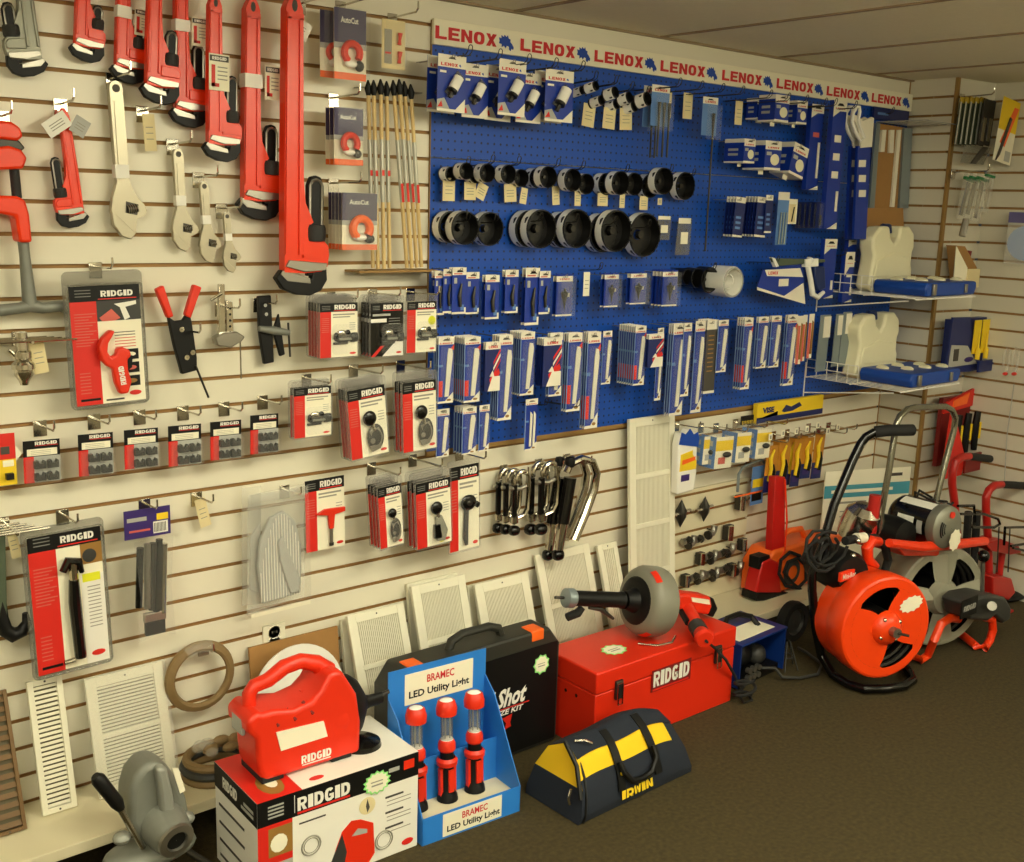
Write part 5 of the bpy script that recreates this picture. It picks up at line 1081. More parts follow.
# brown strapping coils, cardboard and disc
o = W(200, 676, .05); t = thing('strap_coil', 'brown strapping ring with a taped clear label, hung over the ledge', 'coil', o)
rx = 31*lw(200, 676, .05); rz = 31*hz(200, 676, .05)
MB().tube([(rx*math.cos(a*PI/16), 0, rz*math.sin(a*PI/16)) for a in range(32)], .012, 'brownstrap', 8, closed=True).build('ring', t)
MB().tube([(rx*.93*math.cos(a*PI/16), -.006, rz*.93*math.sin(a*PI/16)) for a in range(32)], .009, 'brownstrap', 8, closed=True).build('inner_ring', t)
MB().tube([(rx*.96*math.cos(rad(a)), -.006, rz*.96*math.sin(rad(a))) for a in range(70, 121, 8)], .0165, 'clearbag', 8).build('tape_label', t)
hook(203, 646, 'holding the brown strapping ring', L=.07)
o = G(212, 769, SHELF_Z); t = thing('strap_coil', 'brown strap roll lying on the ledge with a knot of clear tape on top', 'coil', (o.x, -.15, SHELF_Z))
for k, (r_, z) in enumerate([(.085, .012), (.088, .034), (.08, .054)]):
    MB().tube([(r_*math.cos(a*PI/14), r_*.9*math.sin(a*PI/14), z) for a in range(28)], .0125, 'brownstrap' if k != 1 else 'darkgrey', 8, closed=True).build('strap_ring', t)
mb = MB(); random.seed(3)
for k in range(7): mb.ball((random.uniform(-.04, .05), random.uniform(-.05, .03), .07+random.uniform(0, .03)), (random.uniform(.015, .03), .014, random.uniform(.01, .02)), 'clearbag' if k % 2 else 'brownstrap', 8, 5)
mb.build('tape_knot', t)
a_, b_ = W(250, 650, .03), W(330, 640, .03)
t = thing('cardboard_sheet', 'brown cardboard sheet standing on the ledge behind the white disc', 'cardboard', (a_.x, -.05, SHELF_Z), (rad(-6), 0, 0))
MB().box(0, b_.x-a_.x+.03, -.004, .004, 0, a_.z-SHELF_Z+.005, 'kraft').build('sheet', t)
o = W(296, 690, .10); r_ = 47*hz(296, 690, .1); t = thing('plastic_disc', 'round white plastic disc behind the red sprayer on its carton', 'disc', (o.x, -.11, SHELF_Z+r_), (rad(-8), 0, 0))
MB().lathe([(.02, 0), (r_*.7, 0), (r_*.75, .006), (r_, .006), (r_, .012), (.02, .012)], 'whitegloss', (0, 0, 0), (0, -1, 0), n=40).build('disc', t)

# ---------------------------------------------------------------- fittings panel, packs right of the tall vent
a_ = W(671, 494, .014); b_ = W(750, 479, .014); zt_, zb_ = a_.z, W(671, 612, .014).z
t = thing('fittings_panel', 'short slatted white panel set on the wall and hung with bare fittings', 'display panel', (a_.x, 0, 0))
prof, mats = slat_profile(SHELF_Z+.002, zt_, [g for g in GS if SHELF_Z+.01 < g < zt_-.01]); mb = MB()
for i, mm in enumerate(mats):
    (d0, h0), (d1, h1) = prof[i], prof[i+1]; Lx = b_.x-a_.x
    mb.quad((0, d0-.014, h0), (Lx, d0-.014, h0), (Lx, d1-.014, h1), (0, d1-.014, h1), 'groove' if mm == 'g' else 'shelf')
mb.box(0, .002, -.013, -.001, SHELF_Z, zt_, 'paint'); mb.box(Lx-.002, Lx, -.013, -.001, SHELF_Z, zt_, 'paint'); mb.box(0, Lx, -.013, -.001, zt_-.002, zt_, 'paint'); mb.build('board', t, smooth=0)
def fitting(u, v, kind, s, label, group=None):
    o = W(u, v, .04); q = s*hz(u, v, .04); t = thing('pipe_fitting', label, 'fitting', o, group=group); k = MB()
    if kind == 'spindle':
        k.lathe([(.001, -13*q), (5*q, -3*q), (5*q, 3*q), (.001, 13*q)], 'darksteel', (0, 0, 0), (0, 0, 1), n=8); k.build('body', t)
        MB().cyl((-12*q, 0, 0), (12*q, 0, 1*q), 2.2*q, 'chrome', 8).build('cross_bar', t)
    elif kind == 'block':
        k.box(-5*q, 5*q, -.012, .012, -7*q, 7*q, 'darksteel'); k.build('body', t, bevel=.002); MB().cyl((-1*q, -.016, 7*q), (-1*q, -.016, -7*q), 3*q, 'chrome', 10).build('barrel', t)
    elif kind == 'elbow':
        k.tube([(-6*q, 0, -4*q), (0, 0, -3*q), (3*q, 0, 0), (4*q, 0, 6*q)], [4*q, 4*q, 4*q, 4*q], 'steel', 10); k.build('body', t); MB().cyl((-8*q, 0, -4.3*q), (-5*q, 0, -3.8*q), 5.5*q, 'darksteel', 8).build('collar', t)
    else:
        k.cyl((-7*q, 0, 0), (7*q, 0, 1*q), 4*q, 'steel', 10); k.build('body', t); MB().cyl((0, 0, -1*q), (0, -.02, 5*q), 3.2*q, 'darksteel', 10).build('branch', t); MB().cyl((5*q, 0, 0), (8*q, 0, 1*q), 5*q, 'darksteel', 6).build('collar', t)
    MB().cyl((0, .026, 1*q), (0, -.008, 1*q), .0025, 'darksteel', 6).build('peg', t)
fitting(681, 513.5, 'spindle', 1.05, 'pointed chrome fitting with cross bar, nearest the tall vent'); fitting(704.5, 509, 'spindle', .95, 'pointed chrome fitting with cross bar, further from the tall vent')
fitting(740, 502, 'block', 1.0, 'dark block fitting at the top corner of the fittings panel'); fitting(728, 532, 'block', 1.0, 'dark upright block fitting in the middle of the panel, second slat row')
rowsF = [[(686, 541.5, 'tee'), (692, 541, 'elbow'), (697, 540, 'tee')], [(712, 531, 'elbow')], [(700, 558, 'block'), (707, 557, 'tee'), (714, 556, 'elbow'), (721, 554, 'tee'), (731, 549, 'elbow'), (742, 544, 'block')],
         [(685, 580, 'block'), (693, 578, 'tee'), (701, 576, 'elbow'), (709, 574.5, 'tee'), (716, 573, 'elbow'), (723, 570, 'tee'), (731, 569, 'block'), (739, 567, 'elbow'), (746, 564, 'tee')]]
nm = ['small chrome fitting in the upper cluster of the fittings panel', 'lone hooked fitting beside the upright block fitting', 'steel fitting in the third row of the fittings panel', 'steel fitting in the lowest row of the fittings panel']
for r_, rr in enumerate(rowsF):
    for k, (u, v, kd) in enumerate(rr): fitting(u, v, kd, .8, nm[r_]+(', '+ORD[k]+' along' if len(rr) > 1 else ''))
# bag of wipes
o, w, h = frame_px(674, 428, 694, 492, .09); t = thing('product_bag', 'blue topped white and yellow printed bag hung beside the tallest vent', 'bag', o)
P = [(-.42, 0), (.42, .02), (.5, .3), (.44, .7), (.48, .8), (.4, .93), (.2, .9), (0, 1), (-.2, .92), (-.4, .96), (-.5, .78), (-.46, .4)]
MB().prism([(w*a, h*b) for a, b in P], -.02, .02, 'whitegloss').build('bag', t, bevel=.009, seg=3)
c = MB(); c.prism([(w*a, h*b) for a, b in P[3:11]], -.0215, -.019, 'lenoxblue'); c.prism([(-w*.4, h*.36), (w*.4, h*.36), (w*.42, h*.48), (w*.2, h*.6), (w*.2, h*.66), (-w*.38, h*.62)], -.0215, -.019, 'yellow'); c.prism([(-w*.3, h*.46), (w*.34, h*.5), (w*.34, h*.56), (-w*.3, h*.53)], -.022, -.0215, 'orange'); c.box(-w*.3, w*.1, -.0215, -.019, h*.2, h*.3, 'purple'); c.build('print', t)
hook(676, 424, 'holding the yellow and white printed bag', L=.12)
# blister boxes
for k, (u0, v0, u1, v1, d) in enumerate([(703, 432, 714, 464, .10), (715, 432, 732, 468, .13), (736, 428, 750, 462, .13), (756, 425, 770, 458, .13)]):
    o, w, h = frame_px(u0, v0, u1, v1, d); t = thing('cutter_blister_box', 'deep clear box with yellow and white card, '+ORD[k]+' of four beside the printed bag', 'carded tool', o, (0, rad(3), 0))
    c = MB(); dd = .075; c.box(-w/2, w/2, 0, .001, 0, h*.86, 'paper'); c.box(-w/2, w/2, -.0006, 0, h*.48, h*.76, 'yellow'); c.box(-w*.3, w*.1, -.0008, 0, h*.12, h*.3, 'pink' if k == 1 else 'lightgrey'); c.box(-w/2-.001, -w/2, 0, dd, 0, h*.86, 'blueprint')

    c.build('backing_card', t, smooth=0); c = MB()
    for i in range(3): c.box(-w/2-.0016, -w/2-.001, dd*.2, dd*.8, h*(.1+.25*i), h*(.24+.25*i), 'lightgrey')
    c.build('side_picture', t, smooth=0)
    MB().box(-w*.54, w*.54, -.006, dd+.004, 0, h, 'clear').build('clear_box', t); MB().ball((w*.1, -.008, h*.38), (w*.22, .012, h*.08), 'darkgrey', 10, 6).build('cutter', t)
    hook((u0+u1)/2-8, v0-6, 'holding the '+ORD[k]+' clear box beside the printed bag', L=d+.03)
# hacksaw pack
o, w, h = frame_px(735, 462, 765, 500, .07); t = thing('hacksaw_pack', 'small grey framed hacksaw on blue card below the clear boxes', 'saw', o)
MB().tube([(-w*.42, -.004, h*.3), (-w*.42, -.004, h*.75), (-w*.3, -.004, h*.92), (w*.3, -.004, h*1.0), (w*.42, -.004, h*.9)], .006, 'steelblue', 8).build('saw_frame', t)
c = MB(); c.box(w*.05, w*.46, -.001, .001, -h*.15, h*.85, 'blueprint'); c.box(w*.08, w*.42, -.002, -.001, h*.3, h*.52, 'yellow'); c.box(w*.08, w*.4, -.002, -.001, -h*.05, h*.15, 'black'); c.build('backing_card', t)
MB().box(-w*.5, w*.5, -.006, -.002, h*.16, h*.2, 'orange').build('blade', t); hook(748, 457, 'holding the small hacksaw pack', L=.09)
# yellow banner and the screwdriver packs
a_ = W(757, 414, .05); b_ = W(823, 404, .05)
t = thing('brand_banner', 'long yellow and navy cardboard banner above the yellow handled tools', 'sign', (a_.x, -.05, a_.z)); Lb = b_.x-a_.x; hb = 19*hz(790, 412, .05)
c = MB(); c.box(0, Lb, 0, .02, -hb*.5, hb*.5, 'yellow'); c.box(0, Lb, -.0008, 0, -hb*.5, -hb*.22, 'deepblue'); c.prism([(0, -hb*.5), (Lb*.04, -hb*.5), (Lb*.3, hb*.0), (Lb*.3, -hb*.22), (0, -hb*.3)], -.001, 0, 'deepblue'); c.build('panel', t)
MB().text('VISE', Lb*.16, hb*.12, Lb*.17, hb*.3, -.0012, 'deepblue', .06).build('lettering', t)
MB().prism([(Lb*.36, -hb*.05), (Lb*.42, hb*.25), (Lb*.5, hb*.12), (Lb*.62, hb*.3), (Lb*.66, hb*.1), (Lb*.52, -hb*.1), (Lb*.4, -hb*.12)], -.0016, 0, 'deepblue').build('picture', t)
o = W(745, 420, .05); t = thing('saw_blade', 'yellow toothed saw blade box end beside the long banner', 'saw blade', o); c = MB(); c.box(-.02, .055, 0, .006, -.02, .016, 'black')
for k in range(7): c.box(-.018+.01*k, -.013+.01*k, -.001, 0, -.018, -.004, 'yellow')
c.build('card', t)
pk = [(764, 446, 775, 492, 0), (776, 442, 788, 486, 1), (791, 440, 800, 486, 1), (801, 438, 811, 478, 1), (812, 434, 822, 478, 0)]
for k, (u0, v0, u1, v1, n) in enumerate(pk):
    o, w, h = frame_px(u0, v0, u1, v1, .10); t = thing('locking_plier_pack', 'yellow and black pliers on an amber card, '+ORD[k]+' of the five under the banner', 'carded tool', o, (0, rad(4), 0))
    c = MB(); c.box(-w/2, w/2, 0, .001, 0, h, 'amber'); c.box(-w/2, w/2, -.0006, 0, 0, h*.36, 'deepblue'); c.box(-w*.3, w*.3, -.0009, 0, h*.1, h*.22, 'purple'); c.build('backing_card', t, smooth=0)
    MB().tube([(-w*.2, -.008, h*.25), (-w*.1, -.008, h*.5), (-w*.25, -.008, h*.72), (0, -.008, h*.92)], [.007, .008, .009, .004], 'yellow', 8).build('grip', t)
    MB().tube([(w*.1, -.008, h*.2), (w*.15, -.008, h*.45), (w*.05, -.008, h*.6)], [.008, .009, .005], 'black', 8).build('jaw', t)
    if n:
        c = copy_tree(t); c.location = (t.location.x, t.location.y+.03, t.location.z); c['label'] = 'amber carded pliers just behind the '+ORD[k]+' pack under the banner'
    hook((u0+u1)/2-9, v0-8, 'holding the '+ORD[k]+' amber pliers pack', L=.14)
    q = W((u0+u1)/2+1, v0-9, .15); s_ = MB().box(-.011, .011, -.001, .001, -.013, .013, 'paper').box(-.004, .005, -.0016, -.001, -.008, .006, 'printgrey').build('price_tag'); s_.location = q; tag(s_, 'square white price flag in front of the '+ORD[k]+' amber pliers hook', 'tag')
for k, (u, v) in enumerate([(828, 431), (838, 427)]):
    q = W(u, v, .15); s_ = MB().box(-.011, .011, -.001, .001, -.013, .013, 'paper').box(-.004, .005, -.0016, -.001, -.008, .006, 'printgrey').build('price_tag'); s_.location = q; tag(s_, 'square white price flag on an empty hook, '+ORD[k]+' after the pliers', 'tag')
    hook(u-10, v-2, 'empty but for its price flag, '+ORD[k]+' after the pliers', L=.145)
# poster leaning in the corner
a_ = W(826, 472, .03); b_ = W(911, 470, .03); wP = b_.x-a_.x; hP = a_.z-SHELF_Z
a_ = W(826, 472, .10); b_ = W(911, 470, .255); dv_ = b_-a_; wP = math.hypot(dv_.x, dv_.y); hP = a_.z-SHELF_Z
t = thing('cardboard_poster', 'white board with a blue stripe standing on the ledge in the corner', 'poster', (a_.x, a_.y-.0, SHELF_Z+.001), (0, 0, math.atan2(dv_.y, dv_.x)))
c = MB(); c.box(0, wP, 0, .006, 0, hP, 'paper'); c.box(0, wP, -.001, 0, hP*.74, hP*.86, 'teal'); c.build('board', t)
c = MB(); c.box(wP*.08, wP*.8, -.0016, -.001, hP*.785, hP*.815, 'paper'); c.box(wP*.7, wP*.9, -.001, 0, hP*.92, hP*.95, 'printdark'); c.box(wP*.08, wP*.5, -.001, 0, hP*.68, hP*.70, 'printgrey')
for k in range(3): c.box(wP*.2, wP*.6, -.001, 0, hP*(.5+.05*k), hP*(.51+.05*k), 'printgrey')
c.build('print', t)

# ---------------------------------------------------------------- corner shelves with white cases
def case_shelf(zs, label, l2, l3, x0=4.07, x1=4.44):
    t = thing('wire_shelf', label, 'shelf', (x0, -.13, zs))
    L = x1-x0; c = MB()
    for k in range(15): c.tube([(-.09+(L+.11)*k/14, .115, 0), (-.09+(L+.11)*k/14, -.33, 0)], .0018, 'white', 5)
    for y in (-.33, -.1, .115): c.tube([(-.09, y, -.003), (L+.02, y, -.003)], .003, 'white', 6)
    c.build('wires', t); c = MB()
    for k in range(6): c.tube([(-.09, .115-.05*k, 0), (-.09, .115-.05*k, .075)], .0018, 'white', 5)
    for z in (.04, .075): c.tube([(-.09, .115, z), (-.09, -.135, z)], .002, 'white', 5)
    c.tube([(-.09, .12, -.07), (-.09, -.30, -.01)], .003, 'white', 6); c.tube([(-.09, .12, -.09), (-.09, .12, .06)], .003, 'white', 6); c.build('side_rail', t)
    # tool case: white lid leaning back, blue tray in front
    t2 = thing('tool_case', l2, 'tool case', (x0+.005, -.14, zs+.004))
    W_, H_ = L-.03, .27
    P = [(0, .02), (.03, 0), (W_-.03, 0), (W_, .03), (W_, .09), (W_-.012, .11), (W_-.012, .16), (W_, .18), (W_-.01, H_-.03), (W_-.05, H_), (W_*.62, H_), (W_*.60, H_-.05), (W_*.52, H_-.075), (W_*.42, H_-.05), (W_*.36, H_), (.05, H_-.005), (.0, H_-.05), (.005, .18), (.02, .15), (.015, .1)]
    MB().prism(P, -.05, .02, 'ivory').build('lid', t2, bevel=.012, seg=3)
    MB().prism([(W_*.08, .06), (W_*.9, .06), (W_*.86, .14), (W_*.5, .16), (W_*.14, .13)], -.054, -.045, 'ivory').build('lid_relief', t2, bevel=.006)
    MB().tube([(W_*.40, .0, H_-.03), (W_*.45, .0, H_-.005), (W_*.56, .0, H_-.005), (W_*.58, .0, H_-.03)], .016, 'navyplastic', 8).build('handle', t2)
    t3 = thing('case_tray', l3, 'tool case', (x0+.01, -.30, zs+.004))
    c = MB(); c.prism([(0, 0), (L+.02, 0), (L+.035, .03), (L+.03, .055), (0, .055), (-.012, .03)], -.15, .09, 'skyblue2'); c.build('tray', t3, bevel=.008, seg=3)
    c = MB()
    for k, (a, b) in enumerate([(.05, .02), (.12, -.05), (.18, .03), (.24, -.06), (.30, .0), (.34, -.08)]): MB().ball((a, b, .057), (.022, .03, .012), 'ivory', 8, 5).build('moulded_cup', t3)
    MB().box(.03, .055, -.16, -.15, .005, .05, 'steel').build('latch', t3, bevel=.002); MB().box(.28, .30, -.158, -.15, .01, .045, 'steel').build('latch', t3, bevel=.002)
    return t
case_shelf(1.375, 'upper white wire shelf at the corner end of the pegboard', 'upper of two open tool cases, its cream lid propped upright', 'blue tray of the upper open tool case on the wire shelf', 4.05, 4.40)
case_shelf(1.012, 'lower white wire shelf at the corner end of the pegboard', 'lower of two open tool cases, its cream lid propped upright', 'blue tray of the lower open tool case on the wire shelf', 4.01, 4.35)
a_, b_ = W(846, 256, .09), W(854, 253, .09)

# ---------------------------------------------------------------- things in the far recess and on the far wall
YR = .238
def rec(u0, v0, u1, v1, d): return frame_px(u0, v0, u1, v1, YR+d)
for k in range(5):
    o, w, h = rec(957+5*k, 97, 964+5*k, 145, .03+.008*k); t = thing('hacksaw_blade_pack', 'yellow topped blade pack, '+ORD[k]+' from the wooden corner trim', 'carded tool', o, (0, rad(4), 0), None)
    c = MB(); c.box(-w/2, w/2, 0, .004, 0, h*.88, 'deepgreen'); c.box(-w/2, w/2, 0, .004, h*.88, h, 'ochre'); c.box(-w*.5, -w*.3, -.001, 0, 0, h*.9, 'lightgrey'); c.build('backing_card', t)
for k, (u0, v0, u1, v1) in enumerate([(980, 98, 986, 146), (986, 100, 992, 146)]):
    o, w, h = rec(u0, v0, u1, v1, .08); t = thing('blade_tube', 'grey metallic blade sleeve, '+ORD[k]+' after the yellow topped packs', 'carded tool', o, (0, rad(5), 0)); MB().box(-w/2, w/2, 0, .004, 0, h, 'darksteel').build('sleeve', t); MB().box(-w*.2, w*.3, -.002, 0, h*.1, h*.6, 'chrome').build('blade', t)
o, w, h = rec(996, 98, 1014, 163, .12); t = thing('snips_pack', 'orange and yellow pack with dark pointed snips, beside the yellow topped packs', 'carded tool', o, (0, rad(7), 0))
c = MB(); c.box(-w/2, w/2, 0, .002, 0, h, 'paper'); c.box(-w/2, w/2, -.001, 0, h*.5, h, 'yellow'); c.prism([(-w*.3, h*.3), (w*.2, h*.9), (w*.45, h*.9), (0, h*.25)], -.0015, 0, 'orange'); c.box(w*.1, w*.4, -.0015, 0, h*.04, h*.2, 'lightgrey'); c.build('backing_card', t)
MB().prism([(-w*.4, 0), (-w*.25, h*.1), (w*.1, h*.7), (0, h*.72)], -.008, -.002, 'printdark').build('snips', t)
o, w, h = rec(962, 146, 990, 164, .06); t = thing('blade_pack', 'dark pair of packs hanging lower behind the yellow topped ones', 'carded tool', o); MB().prism([(-w*.5, 0), (w*.3, 0), (w*.5, h), (-w*.4, h)], 0, .004, 'smoke').build('backing_card', t)
MB().prism([(-w*.2, 0), (0, 0), (w*.4, h), (w*.2, h)], -.004, 0, 'printdark').build('blade', t)
for k, (u0, v0, u1, v1, tl) in enumerate([(957, 174, 965, 219, 12), (963, 174, 973, 218, 11), (971, 174, 980, 222, 8), (981, 172, 989, 212, 6)]):
    o, w, h = rec(u0, v0, u1, v1, .05+.015*k); t = thing('caliper_pack', 'green topped clear tube with a bright tool, '+ORD[k]+' of four below the blade packs', 'carded tool', o, (0, rad(tl), 0))
    MB().prism([(-w*.35, 0), (w*.35, 0), (w*.5, h), (-w*.5, h)], -.012, .0, 'clearbag').build('sleeve', t); MB().box(-w*.5, w*.5, -.013, .001, h*.88, h*.94, 'green').build('header', t); MB().prism([(-w*.2, h*.08), (w*.1, h*.08), (w*.25, h*.85), (-w*.1, h*.85)], -.01, -.004, 'chrome').build('caliper', t)
hook(953, 172, 'holding the green topped clear tubes in the recess', L=.16, d0=YR); hook(962, 97, 'holding the yellow topped packs in the recess', L=.14, d0=YR)
hook(998, 95, 'holding the orange and yellow snips pack', L=.18, d0=YR)
o, w, h = rec(960, 219, 966, 236, .06); t = thing('drill_bit', 'single grey bit hanging below the green topped tubes', 'drill bit', o); MB().cyl((0, 0, 0), (w*.4, 0, h), w*.3, 'steel', 8).build('shank', t)
# tan display box with red scissors
o, w, h = rec(944, 245, 964, 285, .02); t = thing('display_carton', 'tan slanted carton holding red handled tools on the recess wall', 'box', o)
MB().prism([(-w*.1, h*.05), (-w*.5, h), (-w*.1, h*.98), (w*.62, h*.45), (w*.62, 0), (w*.1, 0)], -.05, 0, 'kraft').build('carton', t); MB().prism([(-w*.55, h*.98), (-w*.5, 0), (w*.1, 0), (w*.1, h*.45)], -.054, -.05, 'paper').build('side_panel', t)
MB().box(w*.1, w*.68, -.062, -.052, -h*.05, h*.42, 'tagpaper').build('front_panel', t)
for k in range(2): MB().tube([(w*(.1+.22*k), -.03, h*.3), (w*(.08+.22*k), -.03, h*.6), (w*(.14+.22*k), -.03, h*.86)], .012, 'darkred', 8).build('red_handle', t)
# navy display box with yellow screwdrivers
o, w, h = rec(938, 315, 984, 368, .04); t = thing('driver_display_box', 'navy slanted display box of yellow screwdrivers by the lower case shelf', 'display box', o)
MB().prism([(-w*.5, h*.02), (-w*.46, h), (-w*.1, h*.98), (w*.1, h*.14), (w*.5, h*.14), (w*.5, 0), (w*.0, -h*.04)], -.05, -.04, 'deepblue').build('side_panel', t)
MB().box(-w*.4, w*.5, -.04, 0, 0, h*.95, 'deepblue').build('back_panel', t); MB().prism([(w*.5, 0), (w*.5, h*.62), (w*.95, h*.14), (w*.95, 0)], -.08, -.07, 'deepblue').build('far_side_panel', t)
c = MB(); c.prism([(-w*.46, h*.1), (-w*.44, h*.5), (-w*.1, h*.46), (w*.15, h*.1)], -.052, -.05, 'lightgrey'); c.box(-w*.38, -w*.28, -.054, -.05, h*.2, h*.42, 'printdark'); c.ball((-w*.05, -.053, h*.2), (w*.1, .001, h*.05), 'purple', 8, 5); c.box(-w*.3, -w*.12, -.042, -.04, h*.82, h*.92, 'yellow'); c.build('side_print', t)
MB().box(w*.02, w*.5, -.09, -.08, -h*.03, h*.18, 'deepblue').build('front_lip', t)
for k in range(3):
    x = w*(.05+.18*k); MB().box(x-w*.07, x+w*.07, -.06, -.055, h*.3, h*.92, 'yellow').build('driver_card', t)
    MB().tube([(x, -.07, h*.2), (x, -.07, h*.38), (x, -.07, h*.42), (x, -.07, h*.7)], [.011, .011, .004, .004], 'yellow', 8).build('screwdriver', t)
# blue sanding pack, clear hooks and cords on the far wall
P3 = lambda u, v: X(u, v, XC-.05)
o = P3(1020, 250); t = thing('sanding_disc_pack', 'blue mesh disc in a purple headed bag on the far wall', 'carded tool', o, (0, 0, rad(-60)))
MB().box(-.06, .10, -.003, .003, .115, .16, 'purple').build('header', t); MB().lathe([(.001, 0), (.075, 0), (.075, .006), (.001, .006)], 'blueprint', (.02, 0, .03), (0, -1, 0), n=24).build('disc', t); MB().box(-.06, .10, -.010, -.0095, -.06, .115, 'clearbag').build('plastic_bag', t)
for k in range(2):
    o = P3(1006+9*k, 366); t = thing('strap_wrench_pack', ('nearer' if k else 'first')+' clear looped pack with a red end on the far wall', 'carded tool', o)
    MB().tube([(-.022, 0, 0), (-.03, 0, .05), (-.01, 0, .08), (.02, 0, .07), (.025, 0, .02), (.01, 0, -.03)], .006, 'clearbag', 8).build('loop', t); MB().ball((0, 0, -.035), (.018, .01, .008), 'redflat', 8, 5).build('end_cap', t)
a_ = P3(1014, 384); b_ = P3(1004, 490)
t = thing('hanging_wire', 'thin pale wire running down the far wall to the red hand truck', 'wire', a_); MB().tube([(0, 0, .0), (b_-a_)*.5+Vector((.0, .01, 0)), (b_-a_)], .002, 'lightgrey', 5).build('wire', t)
hook(1000, 96, 'empty on the recess wall above the snips pack', L=.1, d0=YR)
# red display box with yellow grip tools low in the corner
o, w, h = rec(928, 390, 966, 470, .03); t = thing('knife_display_box', 'red slanted display box with yellow and black gripped tools in the corner', 'display box', o)
MB().box(-w*.3, w*.5, -.02, 0, h*.1, h*.92, 'darkred').build('back_panel', t); MB().prism([(-w*.5, 0), (-w*.42, h*.82), (-w*.38, h*.82), (w*.05, h*.2), (0, 0)], -.09, -.08, 'redflat').build('side_panel', t)
c = MB(); c.prism([(-w*.3, h*.86), (w*.5, h), (w*.62, h*1.02), (w*.45, h*.78), (-w*.3, h*.74)], -.03, -.018, 'redflat'); c.prism([(-w*.1, h*.88), (w*.3, h*.95), (w*.25, h*.82), (-w*.1, h*.8)], -.034, -.03, 'orange'); c.build('header_card', t)
MB().box(w*.02, w*.6, -.10, -.09, h*.02, h*.24, 'darkred').build('front_lip', t)
for k in range(3):
    x = w*(-.05+.24*k); MB().tube([(x, -.06, h*.25), (x-.01, -.06, h*.5), (x, -.06, h*.72)], [.014, .018, .015], 'black', 8).build('tool_grip', t); MB().tube([(x-.002, -.078, h*.4), (x-.002, -.078, h*.6)], .006, 'yellow', 6).build('grip_inlay', t)
# ---------------------------------------------------------------- carton with the drain machine on it
BH = .273
FR = G(418.5, 751.5, BH); FL = G(257, 804.5, BH); BR_ = G(383, 710.5, BH); BL = G(220, 749.5, BH)
ex = (FR-FL).normalized(); BW = (FR-FL).length; ey = Vector((-ex.y, ex.x, 0)); BDp = ((BR_-FR).dot(ey)+(BL-FL).dot(ey))/2
BDp = BDp*.9
yawb = math.atan2(ex.y, ex.x)
t = thing('machine_carton', 'large white, black and red printed carton carrying the red drain machine', 'box', (FL.x, FL.y, 0), (0, 0, yawb))
c = MB(); e = -.0008; w, h, dd = BW, BH, BDp
c.box(0, w, 0, dd, 0, h, 'white'); c.build('carton', t, bevel=.0015)
c = MB(); c.box(0, w, e, 0, h*.76, h, 'black'); c.box(0, w*.03, e, 0, 0, h*.76, 'redflat')
c.text('RIDGID', w*.39, h*.87, w*.32, h*.13, e*2, 'white', .05); c.box(w*.23, w*.55, e*2, 0, h*.775, h*.795, 'redflat'); c.box(w*.212, w*.215, e*2, 0, h*.8, h*.97, 'white')
for k in range(4): c.box(w*.06, w*.15, e*2, 0, h*(.82+.035*k), h*(.835+.035*k), 'lightgrey')
c.box(w*.9, w*.97, e*2, 0, h*.86, h*.95, 'redplastic'); c.box(w*.80, w*.87, e*2, 0, h*.88, h*.92, 'lightgrey')
c.box(w*.03, w*.2, e, 0, 0, h*.76, 'redflat'); c.box(w*.06, w*.2, e*1.5, 0, h*.44, h*.72, 'goldbrown'); c.ball((w*.12, e*2, h*.56), (w*.05, .0006, h*.09), 'paper', 10, 6); c.box(w*.06, w*.2, e*1.5, 0, h*.08, h*.37, 'lightgrey'); c.ball((w*.11, e*2, h*.2), (w*.03, .0006, h*.1), 'darkgrey', 10, 6)
for a in (.28, .44): pass
for cx, cz in ((.31, .42), (.77, .20)):
    c.tube([(w*cx+.026*math.cos(PI*i/9), e*2, h*cz+.026*math.sin(PI*i/9)) for i in range(18)], .0022, 'printgrey', 4, closed=True); c.tube([(w*cx+.020*math.cos(PI*i/9), e*2, h*cz+.020*math.sin(PI*i/9)) for i in range(18)], .0012, 'printgrey', 4, closed=True)
c.ball((w*.66, e*2, h*.62), (.024, .0006, .024), 'tagpaper', 14, 8); c.prism([(w*.66, h*.55), (w*.675, h*.6), (w*.66, h*.69), (w*.65, h*.62)], e*3, 0, 'printdark')
c.box(w*.24, w*.40, e, 0, h*.665, h*.68, 'printdark')
for z in (.62, .46, .3): c.box(w*.78, w*.9, e, 0, h*z, h*(z+.02), 'printdark')
for z in (.58, .54, .42, .38, .26): c.box(w*.79, w*.95, e, 0, h*z, h*(z+.008), 'printgrey')
c.ball((w*.93, e, h*.09), (w*.04, .0008, h*.035), 'redflat', 12, 6)
c.prism([(w*.42, 0), (w*.46, h*.28), (w*.50, h*.44), (w*.56, h*.52), (w*.62, h*.5), (w*.70, h*.42), (w*.71, h*.1), (w*.66, 0)], e*1.6, 0, 'redplastic'); c.prism([(w*.42, 0), (w*.43, h*.16), (w*.50, h*.42), (w*.53, h*.22), (w*.5, 0)], e*2, 0, 'darkgrey'); c.prism([(w*.56, h*.36), (w*.6, h*.42), (w*.66, h*.38), (w*.66, h*.34)], e*2, 0, 'lightgrey')
c.build('front_print', t, smooth=0)
c = MB(); c.add([(-.0008, 0, h*.76), (-.0008, dd, h*.76), (-.0008, dd, h), (-.0008, 0, h)], [(0, 1, 2, 3)], 'black')
RT = Matrix.Rotation(rad(-90), 4, 'Z')
T0 = c.T; c.T = RT; c.text('RIDGID', -dd*.62, h*.88, dd*.34, h*.11, -.0016, 'white', .05)
